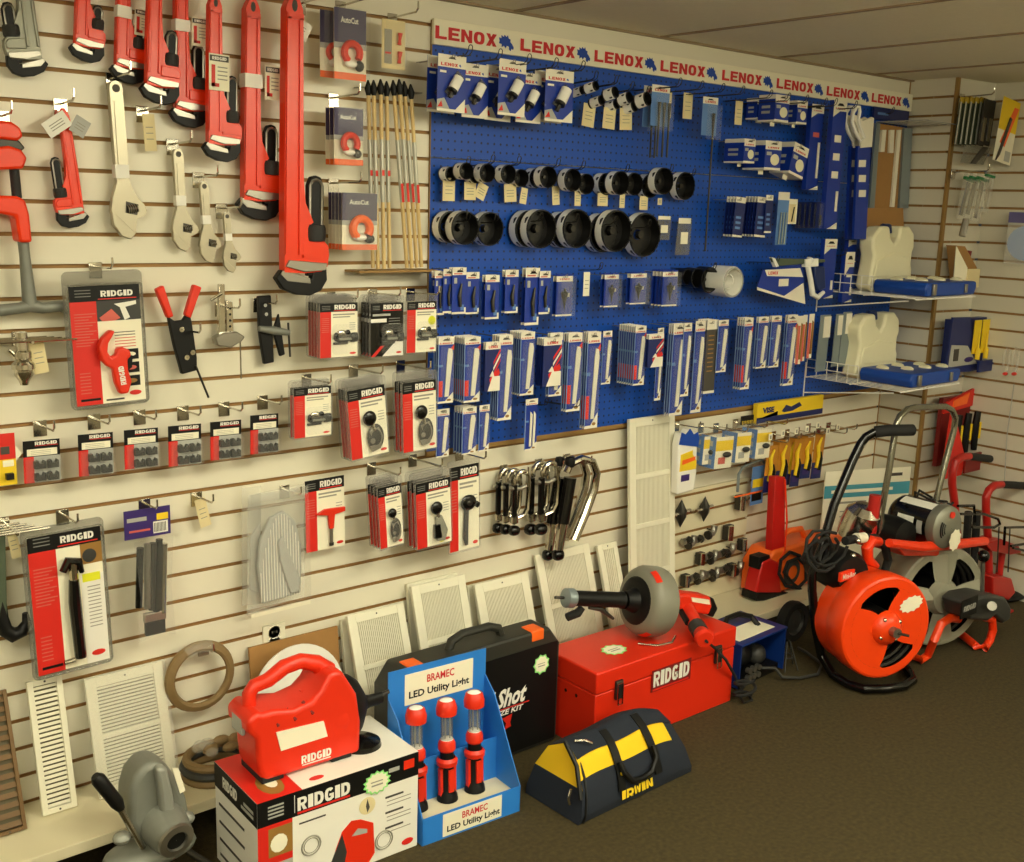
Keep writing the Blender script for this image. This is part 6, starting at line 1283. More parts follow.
c.box(-dd*.3, -dd*.08, -.0012, -.0008, h*.86, h*.89, 'lightgrey'); c.box(-dd*.36, -dd*.08, -.0012, -.0008, h*.81, h*.84, 'lightgrey')
for z in (.6, .42, .24, .08): c.box(-dd*.9, -dd*.3, -.0012, 0, h*z, h*(z+.025), 'printdark')
c.T = T0; c.build('side_print', t, smooth=0)
c = MB(); c.box(0, w*.26, 0, dd, h, h+.0008, 'redflat'); c.box(w*.26, w, 0, dd, h, h+.0006, 'white'); c.ball((w*.14, dd*.26, h+.001), (w*.07, dd*.2, .0006), 'goldbrown', 12, 6); c.ball((w*.15, dd*.28, h+.0014), (w*.035, dd*.1, .0006), 'paper', 12, 6); c.ball((w*.38, dd*.12, h+.001), (w*.045, dd*.04, .0006), 'redflat', 12, 6); c.build('top_print', t, smooth=0)
def burst(cx, cz, r, y, mb, n=14, m='paper', m2='lime', s=.8):
    P = [(cx+r*(1 if i % 2 else .82)*math.cos(PI*i/n), cz+s*r*(1 if i % 2 else .82)*math.sin(PI*i/n)) for i in range(2*n)]
    mb.prism(P, y, y+.0004, m2); mb.prism([(cx+(a-cx)*.84, cz+(b-cz)*.84) for a, b in P], y-.0004, y, m); mb.box(cx-r*.45, cx+r*.4, y-.0008, y-.0004, cz+r*.05, cz+r*.12, 'printgrey'); mb.box(cx-r*.4, cx+r*.4, y-.0008, y-.0004, cz-r*.2, cz-r*.1, 'printgrey')
c = MB(); burst(w*.72, h*.83, .042, -.004, c); s_ = c.build('price_sticker'); s_.location = (FL.x, FL.y, 0); s_.rotation_euler = (0, 0, yawb); tag(s_, 'white starburst price sticker with green edge on the front of the machine carton', 'sticker')

# red drain cleaning machine, standing on the carton
f0_ = (G(290, 776, BH)-FL).dot(ey)
bx = lambda u, v: (lambda r: (lambda q: q)(CO+r*(((FL+ey*(f0_+.06))-CO).dot(ey)/r.dot(ey))))(ray(u, v))   # point on the upright plane through the machine
org = bx(290, 772); org.z = BH+.001
t = thing('drain_machine', 'red plastic hand carried drain machine with black drum cone, on top of the carton', 'drain machine', org, (0, 0, yawb))
def Q(pts): return [((bx(u, v)-org).dot(ex), bx(u, v).z-org.z) for u, v in pts]
body = [(253, 772), (251, 768), (248, 762), (246, 748), (245, 730), (237, 723), (236, 712), (246, 702), (252, 704), (262, 701), (283, 700), (300, 692), (309, 682), (318, 664), (330, 662), (345, 685), (349, 712), (348, 745), (342, 752), (338, 760), (300, 772), (280, 776), (262, 777)]
q = Q(body); zmin = 0.006; q = [(x, max(z, zmin)) for x, z in q]
MB().prism(q, -.066, .06, 'redplastic').build('housing', t, bevel=.028, seg=4)
hp = Q([(249, 706), (249, 694), (254, 686), (268, 680), (284, 667), (300, 661), (316, 663), (326, 672)])
MB().tube([(x, 0, z) for x, z in hp], [.019, .018, .018, .019, .020, .020, .022, .03], 'redplastic', 14).build('carry_handle', t)
cc = Q([(331, 712)])[0]; r1_ = min(Q([(331, 660)])[0][1]-cc[1], cc[1]-.004)
mb = MB(); mb.T = Matrix.Diagonal((1, .66, 1, 1)); mb.lathe([(.02, -.075), (r1_*.80, -.075), (r1_*.93, -.05), (r1_*.98, -.01), (r1_*1.0, .02), (r1_*.97, .032)], 'redplastic', (cc[0]-.012, 0, cc[1]), (1, 0, 0), n=36).build('drum_cover', t)
mb = MB(); mb.T = Matrix.Diagonal((1, .66, 1, 1)); mb.lathe([(r1_*.97, .032), (r1_*.9, .062), (r1_*.72, .085), (r1_*.38, .105), (r1_*.2, .115), (.018, .125), (.016, .165), (.001, .165)], 'black', (cc[0]-.012, 0, cc[1]), (1, 0, 0), n=36).build('drum_nose', t)
MB().cyl((cc[0]+.13, 0, cc[1]+.006), (cc[0]+.175, 0, cc[1]+.012), .006, 'darksteel', 8).build('cable_tip', t)
fb = Q([(352, 742)])[0]
MB().lathe([(.001, .0), (.055, .0), (.052, .012), (.03, .024), (.001, .03)], 'blackgloss', (fb[0]+.015, -.02, 0.0), n=28).build('foot_pedal', t)
c = MB(); c.prism(Q([(264, 722), (311, 711), (315, 726), (269, 740)]), -.0685, -.064, 'paper'); c.build('spec_label', t)
a = Q([(290, 751), (318, 739)]); a0, a1 = a
c = MB(); RT = Matrix.Translation(((a0[0]+a1[0])/2, 0, (a0[1]+a1[1])/2)); c.text('RIDGID', 0, 0, abs(a1[0]-a0[0])*1.05, .022, -.0675, 'white', .04, R=RT); c.box((a0[0]), (a1[0]), -.0675, -.0665, (a0[1]+a1[1])/2-.0165, (a0[1]+a1[1])/2-.014, 'white'); c.build('lettering', t)
c = MB()
for u0, v0, u1, v1 in ((261, 707, 267, 716), (277, 701, 284, 710), (293, 694, 301, 704)):
    p_ = Q([(u0, v0), (u1, v1)]); c.tube([(p_[0][0], -.052, p_[0][1]), (p_[1][0], -.066, p_[1][1])], .0045, 'darkred', 6)
c.build('vent_slots', t)
for u in (262, 330): p_ = Q([(u, 770)])[0]; MB().box(p_[0]-.03, p_[0]+.03, -.064, .06, 0, .018, 'rubber').build('rubber_foot', t, bevel=.004)
p_ = Q([(238, 722)])[0]; MB().box(p_[0]-.004, p_[0]+.006, -.03, .03, p_[1]-.025, p_[1]+.02, 'lightgrey').build('switch_plate', t, bevel=.003)

# ---------------------------------------------------------------- blue counter display of LED lights
F0 = G(422, 846.6, 0); F1 = G(519.6, 811, 0); ex = (F1-F0).normalized(); ey = Vector((-ex.y, ex.x, 0)); w = (F1-F0).length; yw = math.atan2(ex.y, ex.x)
t = thing('display_box', 'blue cardboard counter display holding three red work lights', 'display box', F0, (0, 0, yw)); dd = .19; lip = .078
r = ray(489, 647); s_ = ((F1+ey*dd)-CO).dot(ey)/r.dot(ey); top = (CO+r*s_).z; HB = top
c = MB(); c.box(0, w, 0, .003, 0, lip, 'skyblue'); c.build('front_panel', t)
MB().box(0, w, dd-.003, dd, 0, HB, 'skyblue').build('back_panel', t)
def side(x): 
    P = [(0, 0), (0, lip), (dd*.72, HB*.72), (dd, HB*.82), (dd, 0)]
    return MB().add([(x-.0015, a, b) for a, b in P]+[(x+.0015, a, b) for a, b in P], [(0, 1, 2, 3, 4), (9, 8, 7, 6, 5)]+[(i, (i+1) % 5+0, (i+1) % 5+5, i+5) for i in range(5)], 'skyblue').build('side_panel', t)
side(.0015); side(w-.0015)
MB().box(.003, w-.003, .003, dd-.003, lip*.62, lip*.66, 'shelf').build('inner_tray', t)
MB().box(.003, w-.003, dd*.62, dd*.64, lip*.66, HB*.42, 'skyblue').build('insert_panel', t)
c = MB(); c.box(w*.16, w*.86, dd-.0045, dd-.003, HB*.74, HB*.955, 'paper'); c.text('BRAMEC', w*.52, HB*.895, w*.28, HB*.055, dd-.005, 'lenoxred', .02); c.text('LED Utility Light', w*.51, HB*.80, w*.62, HB*.065, dd-.005, 'black', .03)
c.build('back_label', t)
c = MB(); c.box(w*.2, w*.8, -.0015, 0, lip*.08, lip*.92, 'paper'); c.text('BRAMEC', w*.52, lip*.68, w*.26, lip*.26, -.002, 'lenoxred', .02); c.text('LED Utility Light', w*.51, lip*.3, w*.54, lip*.3, -.002, 'black', .03); c.build('front_label', t)
for k, (fx, fy) in enumerate([(.13, .50), (.425, .48), (.71, .48)]):
    o = F0+ex*(w*fx)+ey*(dd*fy); o.z = lip*.66+.001
    l = thing('work_light', 'red and black LED work light, '+ORD[k]+' of three from the carton in the blue display', 'work light', o, (rad(-3), 0, yw))
    Hh = HB*.78-lip*.5; r_ = .0225
    MB().lathe([(.001, 0), (r_*1.35, 0), (r_*1.25, Hh*.05), (r_*.85, Hh*.10), (r_*.85, Hh*.34), (r_*.9, Hh*.37)], 'black', n=16).build('grip', l, bevel=0)
    c = MB(); c.lathe([(r_*.9, Hh*.34), (r_*1.3, Hh*.36), (r_*1.35, Hh*.40), (r_*1.05, Hh*.43)], 'redplastic', n=18); c.box(-r_*.35, r_*.35, -r_*1.05, -r_*.8, Hh*.10, Hh*.32, 'redplastic'); c.box(-r_*1.15, -r_*.75, -r_*.3, r_*.3, Hh*.04, Hh*.33, 'redplastic'); c.box(r_*.75, r_*1.15, -r_*.3, r_*.3, Hh*.04, Hh*.33, 'redplastic'); c.build('grip_trim', l)
    MB().lathe([(r_*.85, Hh*.42), (r_*.85, Hh*.5)], 'black', n=16).build('neck', l)
    c = MB(); c.lathe([(r_*.9, Hh*.49), (r_*1.1, Hh*.51), (r_*1.1, Hh*.57), (r_*.85, Hh*.61)], 'redplastic', n=18); c.build('lamp_collar', l); MB().ball((0, 0, Hh*.60), (r_*.85, r_*.85, Hh*.035), 'bulbwhite', 14, 6).build('lower_lens', l)
    c = MB(); c.lathe([(r_*.78, Hh*.61), (r_*.78, Hh*.87)], 'smoke', n=16); c.build('clear_tube', l)
    c = MB()
    for a in range(5): c.cyl((r_*.5*math.cos(a*1.25), r_*.5*math.sin(a*1.25), Hh*.62), (r_*.5*math.cos(a*1.25), r_*.5*math.sin(a*1.25), Hh*.86), .0018, 'lightgrey', 5)
    c.build('led_strip', l)
    MB().lathe([(r_*.8, Hh*.85), (r_*1.28, Hh*.86), (r_*1.32, Hh*.92), (r_*1.1, Hh*.985), (r_*.9, Hh)], 'redplastic', n=18).build('head', l)
    c = MB(); c.ball((0, 0, Hh*.99), (r_*.9, r_*.9, Hh*.02), 'bulbwhite', 14, 6); c.build('head_lens', l)

# ---------------------------------------------------------------- black freeze kit case
x0, x1, yf, yb, hc = 1.60, 2.235, -.365, -.268, .395
t = thing('equipment_case', 'flat black plastic case with white Shot lettering standing behind the blue display', 'tool case', (x0, yf, 0)); w = x1-x0; dd = yb-yf
c = MB(); P = [(0, .01), (.012, 0), (w-.012, 0), (w, .01), (w, hc-.06), (w-.045, hc), (.045, hc), (0, hc-.06)]
c.prism(P, 0, dd, 'casegrey'); c.build('shell', t, bevel=.008, seg=3)
MB().prism([(.018, .015), (w-.012, .015), (w-.012, hc-.05), (.018, hc-.05)], -.002, .004, 'black').build('front_face', t)
MB().tube([(w*.36, dd*.5, hc-.01), (w*.38, dd*.5, hc+.022), (w*.44, dd*.5, hc+.036), (w*.60, dd*.5, hc+.036), (w*.66, dd*.5, hc+.022), (w*.68, dd*.5, hc-.01)], [.014, .014, .013, .013, .014, .014], 'casegrey', 10).build('handle', t)
for fx in (.13, .85): MB().box(w*fx-.025, w*fx+.025, -.002, dd*.55, hc-.032, hc+.004, 'orange').build('latch', t, bevel=.004)
def SP(u, v): q = W(u, v, -yf+.002); return (q.x-x0, q.z)
a = SP(496, 708); b = SP(528, 683); c = MB()
SH = Matrix(((1, 0, .28, 0), (0, 1, 0, 0), (0, 0, 1, 0), (0, 0, 0, 1)))
cx, cz = (a[0]+b[0])/2, SP(511, 696)[1]; RT = Matrix.Translation((cx, 0, cz)) @ SH
c.text('Shot', 0, .0, b[0]-a[0]-.012, .062, -.003, 'white', .035, R=RT); c.text('Cold', -(b[0]-a[0])-.005, 0, b[0]-a[0]-.012, .062, -.003, 'white', .035, R=RT)
c.box(cx-.09, cx+.07, -.0032, -.002, cz-.037, cz-.034, 'redflat'); c.text('FREEZE KIT', -.02, -.047, .155, .017, -.003, 'white', .03, R=RT); c.build('lettering', t)
k = SP(507, 723); c = MB(); c.prism([(k[0]-.02, k[1]+.02), (k[0]+.02, k[1]+.026), (k[0]+.012, k[1]), (k[0]+.016, k[1]-.014), (k[0]-.01, k[1]-.02), (k[0]-.004, k[1])], -.003, -.002, 'redflat'); c.build('red_mark', t)
k = SP(541, 664); c = MB(); burst(0, 0, .034, -.0045, c, 9, s=1.0); s_ = c.build('price_sticker'); s_.location = (x0+k[0], yf, k[1]); tag(s_, 'white cloud shaped price sticker on the black case', 'sticker')

# ---------------------------------------------------------------- red steel tool box and the drum drain gun on it
x0, x1, yf, yb, h = 2.256, 2.925, -.515, -.268, .278
t = thing('steel_toolbox', 'large red steel tool box with two latches, standing on the carpet', 'tool box', (x0, yf, 0)); w = x1-x0; dd = yb-yf; hl = h*.74
MB().box(0, w, 0, dd, 0, hl-.002, 'toolboxred').build('body', t, bevel=.004)
MB().box(-.002, w+.002, -.003, dd, hl, h, 'toolboxred').build('lid', t, bevel=.006, seg=3)
for fx in (.14, .855):
    l = MB().box(w*fx-.016, w*fx+.016, -.012, -.002, hl-.035, hl+.028, 'darksteel').build('latch', t, bevel=.003)
    MB().tube([(w*fx-.010, -.014, hl+.02), (w*fx-.010, -.016, hl-.05), (w*fx+.010, -.016, hl-.05), (w*fx+.010, -.014, hl+.02)], .003, 'chrome', 6, closed=True).build('latch_bail', l)
c = MB(); c.box(w*.37, w*.655, -.004, -.002, h*.53, h*.80, 'darkred'); c.text('RIDGID', w*.51, h*.685, w*.26, h*.19, -.006, 'white', .05); c.box(w*.38, w*.64, -.005, -.002, h*.54, h*.56, 'redflat'); c.build('name_plate', t)
c = MB()
for y in (.35, .55): c.lathe([(.0005, 0), (.006, 0)], 'black', (-.0012, dd*y, h*.62), (-1, 0, 0), n=10)
c.build('rivet_holes', t)
c = MB(); burst(0, 0, .05, 0, c, 10, s=.8); s_ = c.build('price_sticker'); q = G(614, 650, h+.001); s_.location = (q.x, q.y, h+.0025); s_.rotation_euler = (rad(-90), 0, 0); tag(s_, 'white cloud price sticker lying on the red tool box lid', 'sticker')
yd = (yf+yb)/2-.0
def D(u, v, d=-yd): q = W(u, v, d); return Vector((q.x, q.y, q.z))
dc = D(648, 599); rz_ = 33*hz(648, 599, -yd); dc.z = h+rz_+.006
t = thing('drain_gun', 'grey drum hand drain cleaner with black barrel and red drill handle on the tool box', 'drain machine', dc)
A = (D(570, 598, .34)-dc).normalized()
MB().lathe([(.03, -.055), (rz_*.8, -.055), (rz_*.96, -.042), (rz_, -.025), (rz_, .02), (rz_*.93, .038), (rz_*.80, .05), (rz_*.66, .054)], 'drumgrey', (0, 0, 0), A, n=36).build('drum', t)
MB().lathe([(rz_*.70, .052), (rz_*.62, .058), (rz_*.35, .062), (.034, .08), (.029, .10)], 'black', (0, 0, 0), A, n=32).build('drum_face', t)
bl = (dc-D(566, 598, .34)).length
MB().lathe([(.030, .11), (.026, .125), (.025, bl*.92), (.0, bl*.92)], 'black', (0, 0, 0), A, n=20).build('barrel', t)
MB().lathe([(.026, bl*.90), (.032, bl*.92), (.031, bl*1.0), (.02, bl*1.02), (.001, bl*1.02)], 'steelblue', (0, 0, 0), A, n=20).build('chuck', t)
MB().cyl(A*bl*1.0, A*bl*1.12, .005, 'darksteel', 8).build('cable_tip', t)
ZZ = Vector((0, 0, 1)); MB().tube([A*bl*.80-ZZ*.03, A*bl*.85-ZZ*.05, A*bl*.97-ZZ*.065], [.012, .015, .014], 'black', 10).build('front_grip', t)
MB().tube([A*bl*.72-ZZ*.03, A*bl*.58-ZZ*.034, A*bl*.42-ZZ*.066], [.006, .009, .005], 'darksteel', 8).build('trigger', t)
for a in (62, -62): 
    c = MB(); c.lathe([(rz_*1.004, .021), (rz_*.935, .041)], 'redplastic', (0, 0, 0), A, 14, a0=rad(a-13), a1=rad(a+13)); c.build('red_label', t)
MB().lathe([(.045, -.09), (.05, -.08), (.05, -.062), (.045, -.06)], 'black', (0, 0, 0), A, n=20).build('drum_hub', t)
gun = lambda pts: [((D(u, v)-dc).x, (D(u, v)-dc).z) for u, v in pts]
MB().prism(gun([(673, 593), (679, 591), (704, 594), (708, 605), (705, 613), (698, 612), (692, 611), (684, 612), (677, 609), (673, 607)]), -.032, .032, 'redplastic').build('motor_housing', t, bevel=.01, seg=3)
MB().prism(gun([(703, 594), (707, 596), (711, 606), (706, 615), (701, 612), (704, 604)]), -.034, .034, 'black').build('end_cap', t, bevel=.006)
MB().prism(gun([(684, 594.5), (702, 597), (703, 602), (685, 599)]), -.0335, -.032, 'paper').build('name_label', t)
ha = D(684, 606)-dc; hb_ = G(704, 638, h+.032)-dc; hm = ha.lerp(hb_, .5); MB().tube([ha, hm, ha.lerp(hb_, .78)], [.030, .026, .024], 'redplastic', 14).build('handle', t)
MB().tube([ha.lerp(hb_, .62), ha.lerp(hb_, .84)], [.029, .029], 'darkgrey', 12).build('rubber_grip', t); MB().tube([ha.lerp(hb_, .82), hb_, hb_+(hb_-ha)*.06], [.024, .034, .028], 'redplastic', 14).build('handle_end', t)
MB().tube([ha.lerp(hb_, .15)+Vector((-.028, 0, .004)), ha.lerp(hb_, .5)+Vector((-.028, 0, .002))], .012, 'black', 8).build('switch_trigger', t)
ca = [G(706, 641, h+.03), D(716, 649, .535), D(726, 660, .56), G(735, 676, .10), G(740, 690, .012), G(748, 694, .008), G(752, 700, .008), G(744, 703, .008), G(738, 693, .02), G(744, 686, .015)]
cc_ = [p-dc for p in ca]; MB().tube(cc_, .005, 'rubber', 8).build('power_cord', t)
MB().tube([(-.08, -.04, -rz_), (-.04, -.09, -rz_), (.02, -.10, -rz_), (.07, -.07, -rz_)], .004, 'chrome', 8).build('drum_chain', t)

# ---------------------------------------------------------------- black and yellow tool bag
F0 = G(578, 826, 0); F1 = G(691, 772, 0); ex = (F1-F0).normalized(); ey = Vector((-ex.y, ex.x, 0)); L = (F1-F0).length; yw = math.atan2(ex.y, ex.x)
t = thing('tool_bag', 'navy canvas tool bag with yellow panels and black strap handles on the carpet', 'bag', F0, (0, 0, yw))
dd = .22; hb = .205
def bagpt(s_, a):    # s: along, a: section parameter 0..1 from front foot over the top to the back foot
    S_ = [(0, 0.0), (-.006, .03), (.012, .10), (.055, .17), (dd*.5, hb), (dd-.045, .17), (dd-.01, .10), (dd+.004, .03), (dd, 0)]
    f = a*8; i = min(7, int(f)); q = f-i; y = S_[i][0]*(1-q)+S_[i+1][0]*q; z = S_[i][1]*(1-q)+S_[i+1][1]*q
    e_ = abs(s_*2-1)**3; x = L*s_; inn = z/hb
    x += (.5-s_)*inn*.10
    return (x, y, z*(1-.10*e_)+.006*math.sin(9*s_+3*a)*inn)
N1, N2 = 22, 24; V = [bagpt(i/N1, j/N2) for i in range(N1+1) for j in range(N2+1)]; K = N2+1
V = [(x, y, max(z, .002)) for x, y, z in V]
c = MB(); F_n = []; F_y = []
for i in range(N1):
    for j in range(N2):
        f = (i*K+j, (i+1)*K+j, (i+1)*K+j+1, i*K+j+1); s_ = (i+.5)/N1; a = (j+.5)/N2
        (F_y if (.29 < a < .44 and (.02 < s_ < .93)) else F_n).append(f)
b0 = c.mi('navy'); c.add(V, F_n, 'navy'); c.add(V, F_y, 'ybag')
zc_ = [j for j in range(K) if V[j][2] > .075]; j0, j1 = zc_[0], zc_[-1]
c.add([V[j] for j in range(j0, j1+1)], [tuple(range(j1-j0, -1, -1))], 'ybag'); lowp = list(range(0, j0+1))+list(range(j1, K)); c.add([V[j] for j in lowp], [tuple(range(len(lowp)-1, -1, -1))], 'navy'); c.add([V[N1*K+j] for j in range(K)], [tuple(range(K))], 'navy')
c.build('body', t, smooth=60)
# dark cover over the top and the front flap edge
V2 = [(bagpt(i/N1, .38+.3*j/8)) for i in range(N1+1) for j in range(9)]; c = MB(); c.add([(x, y-.002, z+.004) for x, y, z in V2], [(i*9+j, (i+1)*9+j, (i+1)*9+j+1, i*9+j+1) for i in range(N1) for j in range(8)], 'navy'); c.build('top_cover', t, smooth=60)
def strap(pts, w_, m, name):
    c = MB(); P = [Vector(p) for p in pts]; V = []
    for p in P: V += [p+Vector((-w_/2, 0, 0)), p+Vector((w_/2, 0, 0)), p+Vector((w_/2, -.004, .002)), p+Vector((-w_/2, -.004, .002))]
    F = []
    for i in range(len(P)-1):
        for k in range(4): F.append((i*4+k, i*4+(k+1) % 4, i*4+4+(k+1) % 4, i*4+4+k))
    F += [(0, 1, 2, 3), tuple(4*(len(P)-1)+k for k in (3, 2, 1, 0))]
    c.add(V, F, m); return c.build(name, t)
for s_ in (.34, .68):
    strap([(lambda q: (q[0], q[1]-.004, q[2]+.002))(bagpt(s_, a)) for a in (.16, .22, .28, .34, .40, .48, .56)], .028, 'black', 'strap')
hl_ = [bagpt(.34, .30), bagpt(.35, .25), bagpt(.42, .19), bagpt(.51, .18), bagpt(.60, .19), bagpt(.67, .25), bagpt(.68, .30)]
MB().tube([(x, y-.014, z+.006) for x, y, z in hl_], .009, 'black', 8).build('handle', t)
for s_ in (.345, .675): q = bagpt(s_, .26); MB().ball((q[0], q[1]-.012, q[2]-.004), (.007, .005, .007), 'yellow', 10, 6).build('rivet', t)
V_g, F_g = block_geo('IRWIN'); c = MB(); c.add([(lambda q: (q[0], q[1]-.009, q[2]+.003))(bagpt(.47+gx*.28, .13+gz*.06)) for gx, gz in V_g], F_g, 'yellow'); c.build('lettering', t)
MB().tube([(x, y-.003, z) for x, y, z in [bagpt(.03, a) for a in (.02, .1, .2, .3, .42)]], .004, 'black', 6).build('piping', t)
MB().tube([(-.004, .03, .10), (-.012, .03, .075), (-.006, .03, .055)], .004, 'chrome', 6).build('buckle', t)
MB().tube([(x-.006, y, z+.006) for x, y, z in [bagpt(.0, a) for a in (.2, .35, .5)]], .007, 'black', 6).build('shoulder_strap', t); q = bagpt(.10, .46); MB().tube([(q[0]-.02, q[1], q[2]+.01), (q[0], q[1]-.02, q[2]+.014), (q[0]+.02, q[1]-.03, q[2]+.002)], .004, 'chrome', 6).build('strap_clip', t)

# ---------------------------------------------------------------- blue heater like unit with handle
F0 = G(738, 692, 0); F1 = G(783, 671, 0); ex = (F1-F0).normalized(); w = (F1-F0).length; yw = math.atan2(ex.y, ex.x)
t = thing('power_unit', 'small blue open fronted power unit with black handle beside the red tool box', 'machine', F0, (0, 0, yw)); dd = .21; h = .17
c = MB(); c.box(0, .006, 0, dd, 0.01, h, 'unitblue'); c.build('side_panel', t); MB().box(w-.006, w, 0, dd, .01, h, 'unitblue').build('side_panel', t)
MB().box(-.002, w+.002, -.004, dd, h, h+.008, 'unitblue').build('top_panel', t, bevel=.002); MB().box(.006, w-.006, dd-.006, dd, .01, h, 'black').build('back_panel', t)
MB().box(.008, w-.008, .02, dd-.01, .0, .03, 'black').build('base', t)
c = MB(); c.ball((w*.4, .09, .085), (.06, .05, .05), 'black', 12, 8); c.ball((w*.7, .07, .07), (.04, .04, .04), 'darkgrey', 10, 8); c.build('motor', t)
for k in range(6): MB().cyl((w*(.22+.1*(k % 3)), .012, .035+.028*(k//3)), (w*(.22+.1*(k % 3)), -.006, .035+.028*(k//3)), .011, 'steel', 8).build('terminal_knob', t)
MB().tube([(w*.1, dd*.35, h+.006), (w*.12, dd*.5, h+.035), (w*.3, dd*.62, h+.048), (w*.55, dd*.62, h+.048), (w*.72, dd*.5, h+.035), (w*.74, dd*.35, h+.006)], .011, 'black', 8).build('handle', t)
MB().box(w*.08, w*.86, dd*.12, dd*.55, h+.008, h+.0095, 'paper').build('data_label', t)
q = [F0+Vector((.10, .02, .06)), G(775, 668, .05), G(782, 677, .02), G(800, 678, .01), G(818, 674, .012), G(822, 664, .02), G(806, 652, .03), G(798, 648, .02)]
ob = MB().tube([(p_-F0) for p_ in q], .006, 'darkgrey', 8).build('supply_cable'); ob.location = F0; tag(ob, 'dark cable looping over the carpet between the blue unit and the orange drum machine', 'cable')
for k, (uu, vv) in enumerate([(780, 655), (788, 660)]): pass
q = [G(744, 700, .01)+Vector((.045*math.cos(a*PI/7), .03*math.sin(a*PI/7), .008+.003*a)) for a in range(26)]; ob = MB().tube([p_-q[0] for p_ in q], .006, 'rubber', 8).build('coiled_cord'); ob.location = q[0]; tag(ob, 'black coiled cord on the carpet at the foot of the red tool box', 'cord')
q = G(785, 668, 0); ob = thing('cable_guide', 'thin wire tripod guide on the carpet beside the blue unit', 'wire stand', q); c = MB()
for a in range(5): c.tube([(.05*math.cos(a*1.256), .05*math.sin(a*1.256), 0.003), (.012*math.cos(a*1.256), .012*math.sin(a*1.256), .11)], .0025, 'darkgrey', 5)
c.tube([(.03*math.cos(a*.7), .03*math.sin(a*.7), .05) for a in range(9)], .0025, 'darkgrey', 5, closed=True); c.build('wires', ob)
q = Vector((3.42, -.20, .075)); t = thing('rubber_wheel', 'black rubber wheel tucked under the ledge behind the blue unit', 'wheel', (G(778, 636, 0).x, -.30, .085))
MB().lathe([(.055, -.02), (.08, -.02), (.084, 0), (.08, .02), (.055, .02)], 'rubber', (0, 0, 0), (0, 1, 0), n=28).build('tyre', t); MB().lathe([(.001, -.012), (.02, -.014), (.05, -.006), (.056, -.016)], 'darkgrey', (0, 0, 0), (0, 1, 0), n=24).build('rim', t)

# ---------------------------------------------------------------- grey casting with black lever at the near corner
dv = .36
o = W(150, 830, dv); t = thing('roll_groover', 'grey cast iron machine head with a black lever handle on a tripod, nearest the camera', 'machine', o)
V_ = lambda u, v, k=0: (lambda q: ((q-o).x, (q-o).y, (q-o).z))(W(u, v, dv+k))
c = MB(); P = loc2([(126, 822), (127, 792), (132, 775), (142, 762), (156, 758), (166, 764), (176, 778), (184, 795), (188, 815), (186, 838), (170, 850), (140, 846)], dv, o); c.prism(P, -.02, .07, 'castgrey'); c.build('gear_housing', t, bevel=.02, seg=4)
c = MB(); P = loc2([(150, 762), (160, 760), (166, 785), (170, 812), (156, 812), (153, 785)], dv, o); c.prism(P, -.045, -.01, 'castlight'); c.build('web_rib', t, bevel=.008)
a = Vector(V_(160, 820, 0)); b = Vector(V_(176, 840, .08)); MB().tube([a, a.lerp(b, .55), b], [.060, .054, .045], 'castgrey', 20).build('spindle_nose', t, smooth=50)
d_ = (b-a).normalized(); MB().lathe([(.046, 0), (.044, .008), (.027, .010), (.025, -.0), (.001, -.0)], 'steel', b-d_*.002, d_, n=20).build('bore_ring', t); MB().lathe([(.001, .002), (.024, .002)], 'black', b, d_, n=18).build('bore', t)
MB().tube([V_(143, 848, .05), V_(120, 808, .05)], .007, 'chrome', 8).build('lever', t); MB().tube([V_(121, 809, .05), V_(117, 803, .05), V_(98, 779, .05), V_(95, 776, .05)], [.010, .016, .017, .010], 'black', 12).build('lever_grip', t)
c = MB(); P = loc2([(108, 836), (124, 818), (140, 828), (158, 846), (186, 846), (196, 820), (192, 812), (186, 808)], dv, o); c.ball((V_(150, 846)[0], 0.0, V_(150, 850)[2]), (.115, .06, .03), 'castgrey', 24, 10, .9); c.build('base_plate', t)
for u_, v_ in ((122, 838), (186, 818)): q = V_(u_, v_, .03); MB().ball(q, (.022, .02, .016), 'castlight', 12, 6).build('boss', t)
MB().prism(loc2([(164, 760), (170, 760), (177, 782), (172, 785)], dv, o), -.05, -.046, 'paper').build('hang_tag', t)
o2 = Vector((o.x, o.y+.02, 0)); zc = o.z-.06
for k, (dx, dy) in enumerate([(-.10, -.08), (.17, -.06), (.02, .09)]): MB().tube([(dx*.3, .02+dy*.3, -.05), (dx*1.0, .02+dy*1.0, -o.z+.004)], .009, 'darksteel', 8).build('leg', t)

# ---------------------------------------------------------------- orange case, red hand pump and cords on the ledge
dq = .10
a_ = W(760, 590, .14); t = thing('orange_case', 'orange plastic tool case with a top handle, lying on the ledge behind the red pump', 'tool case', (a_.x, -.075, SHELF_Z))
q2 = W(832, 540, .14); w = q2.x-a_.x+.02; h = W(790, 530, .1).z-SHELF_Z
MB().prism([(0, .01), (w, 0), (w, h*.55), (w*.93, h*.80), (w*.62, h*.82), (w*.1, h*.82), (0, h*.6)], -.085, .04, 'orange').build('shell', t, bevel=.014, seg=3)
MB().prism([(w*.80, h*.52), (w*1.14, h*.60), (w*1.14, h*.74), (w*.80, h*.78)], -.07, .02, 'orange').build('nose', t, bevel=.01)
MB().tube([(w*.22, -.04, h*.80), (w*.28, -.04, h*.95), (w*.40, -.04, h*1.02), (w*.56, -.04, h*1.0), (w*.64, -.04, h*.8)], .013, 'orange', 10).build('handle', t)
MB().lathe([(.001, .002), (.022, .002), (.024, 0)], 'paper', (w*.72, -.085, h*.62), (0, -1, 0), n=16).build('badge', t)
MB().lathe([(.05, -.004), (.055, .004), (.03, .008)], 'darkgrey', (w*.35, -.085, h*.35), (0, -1, 0), n=24).build('round_port', t)
c = MB(); o_ = G(768, 594, SHELF_Z)
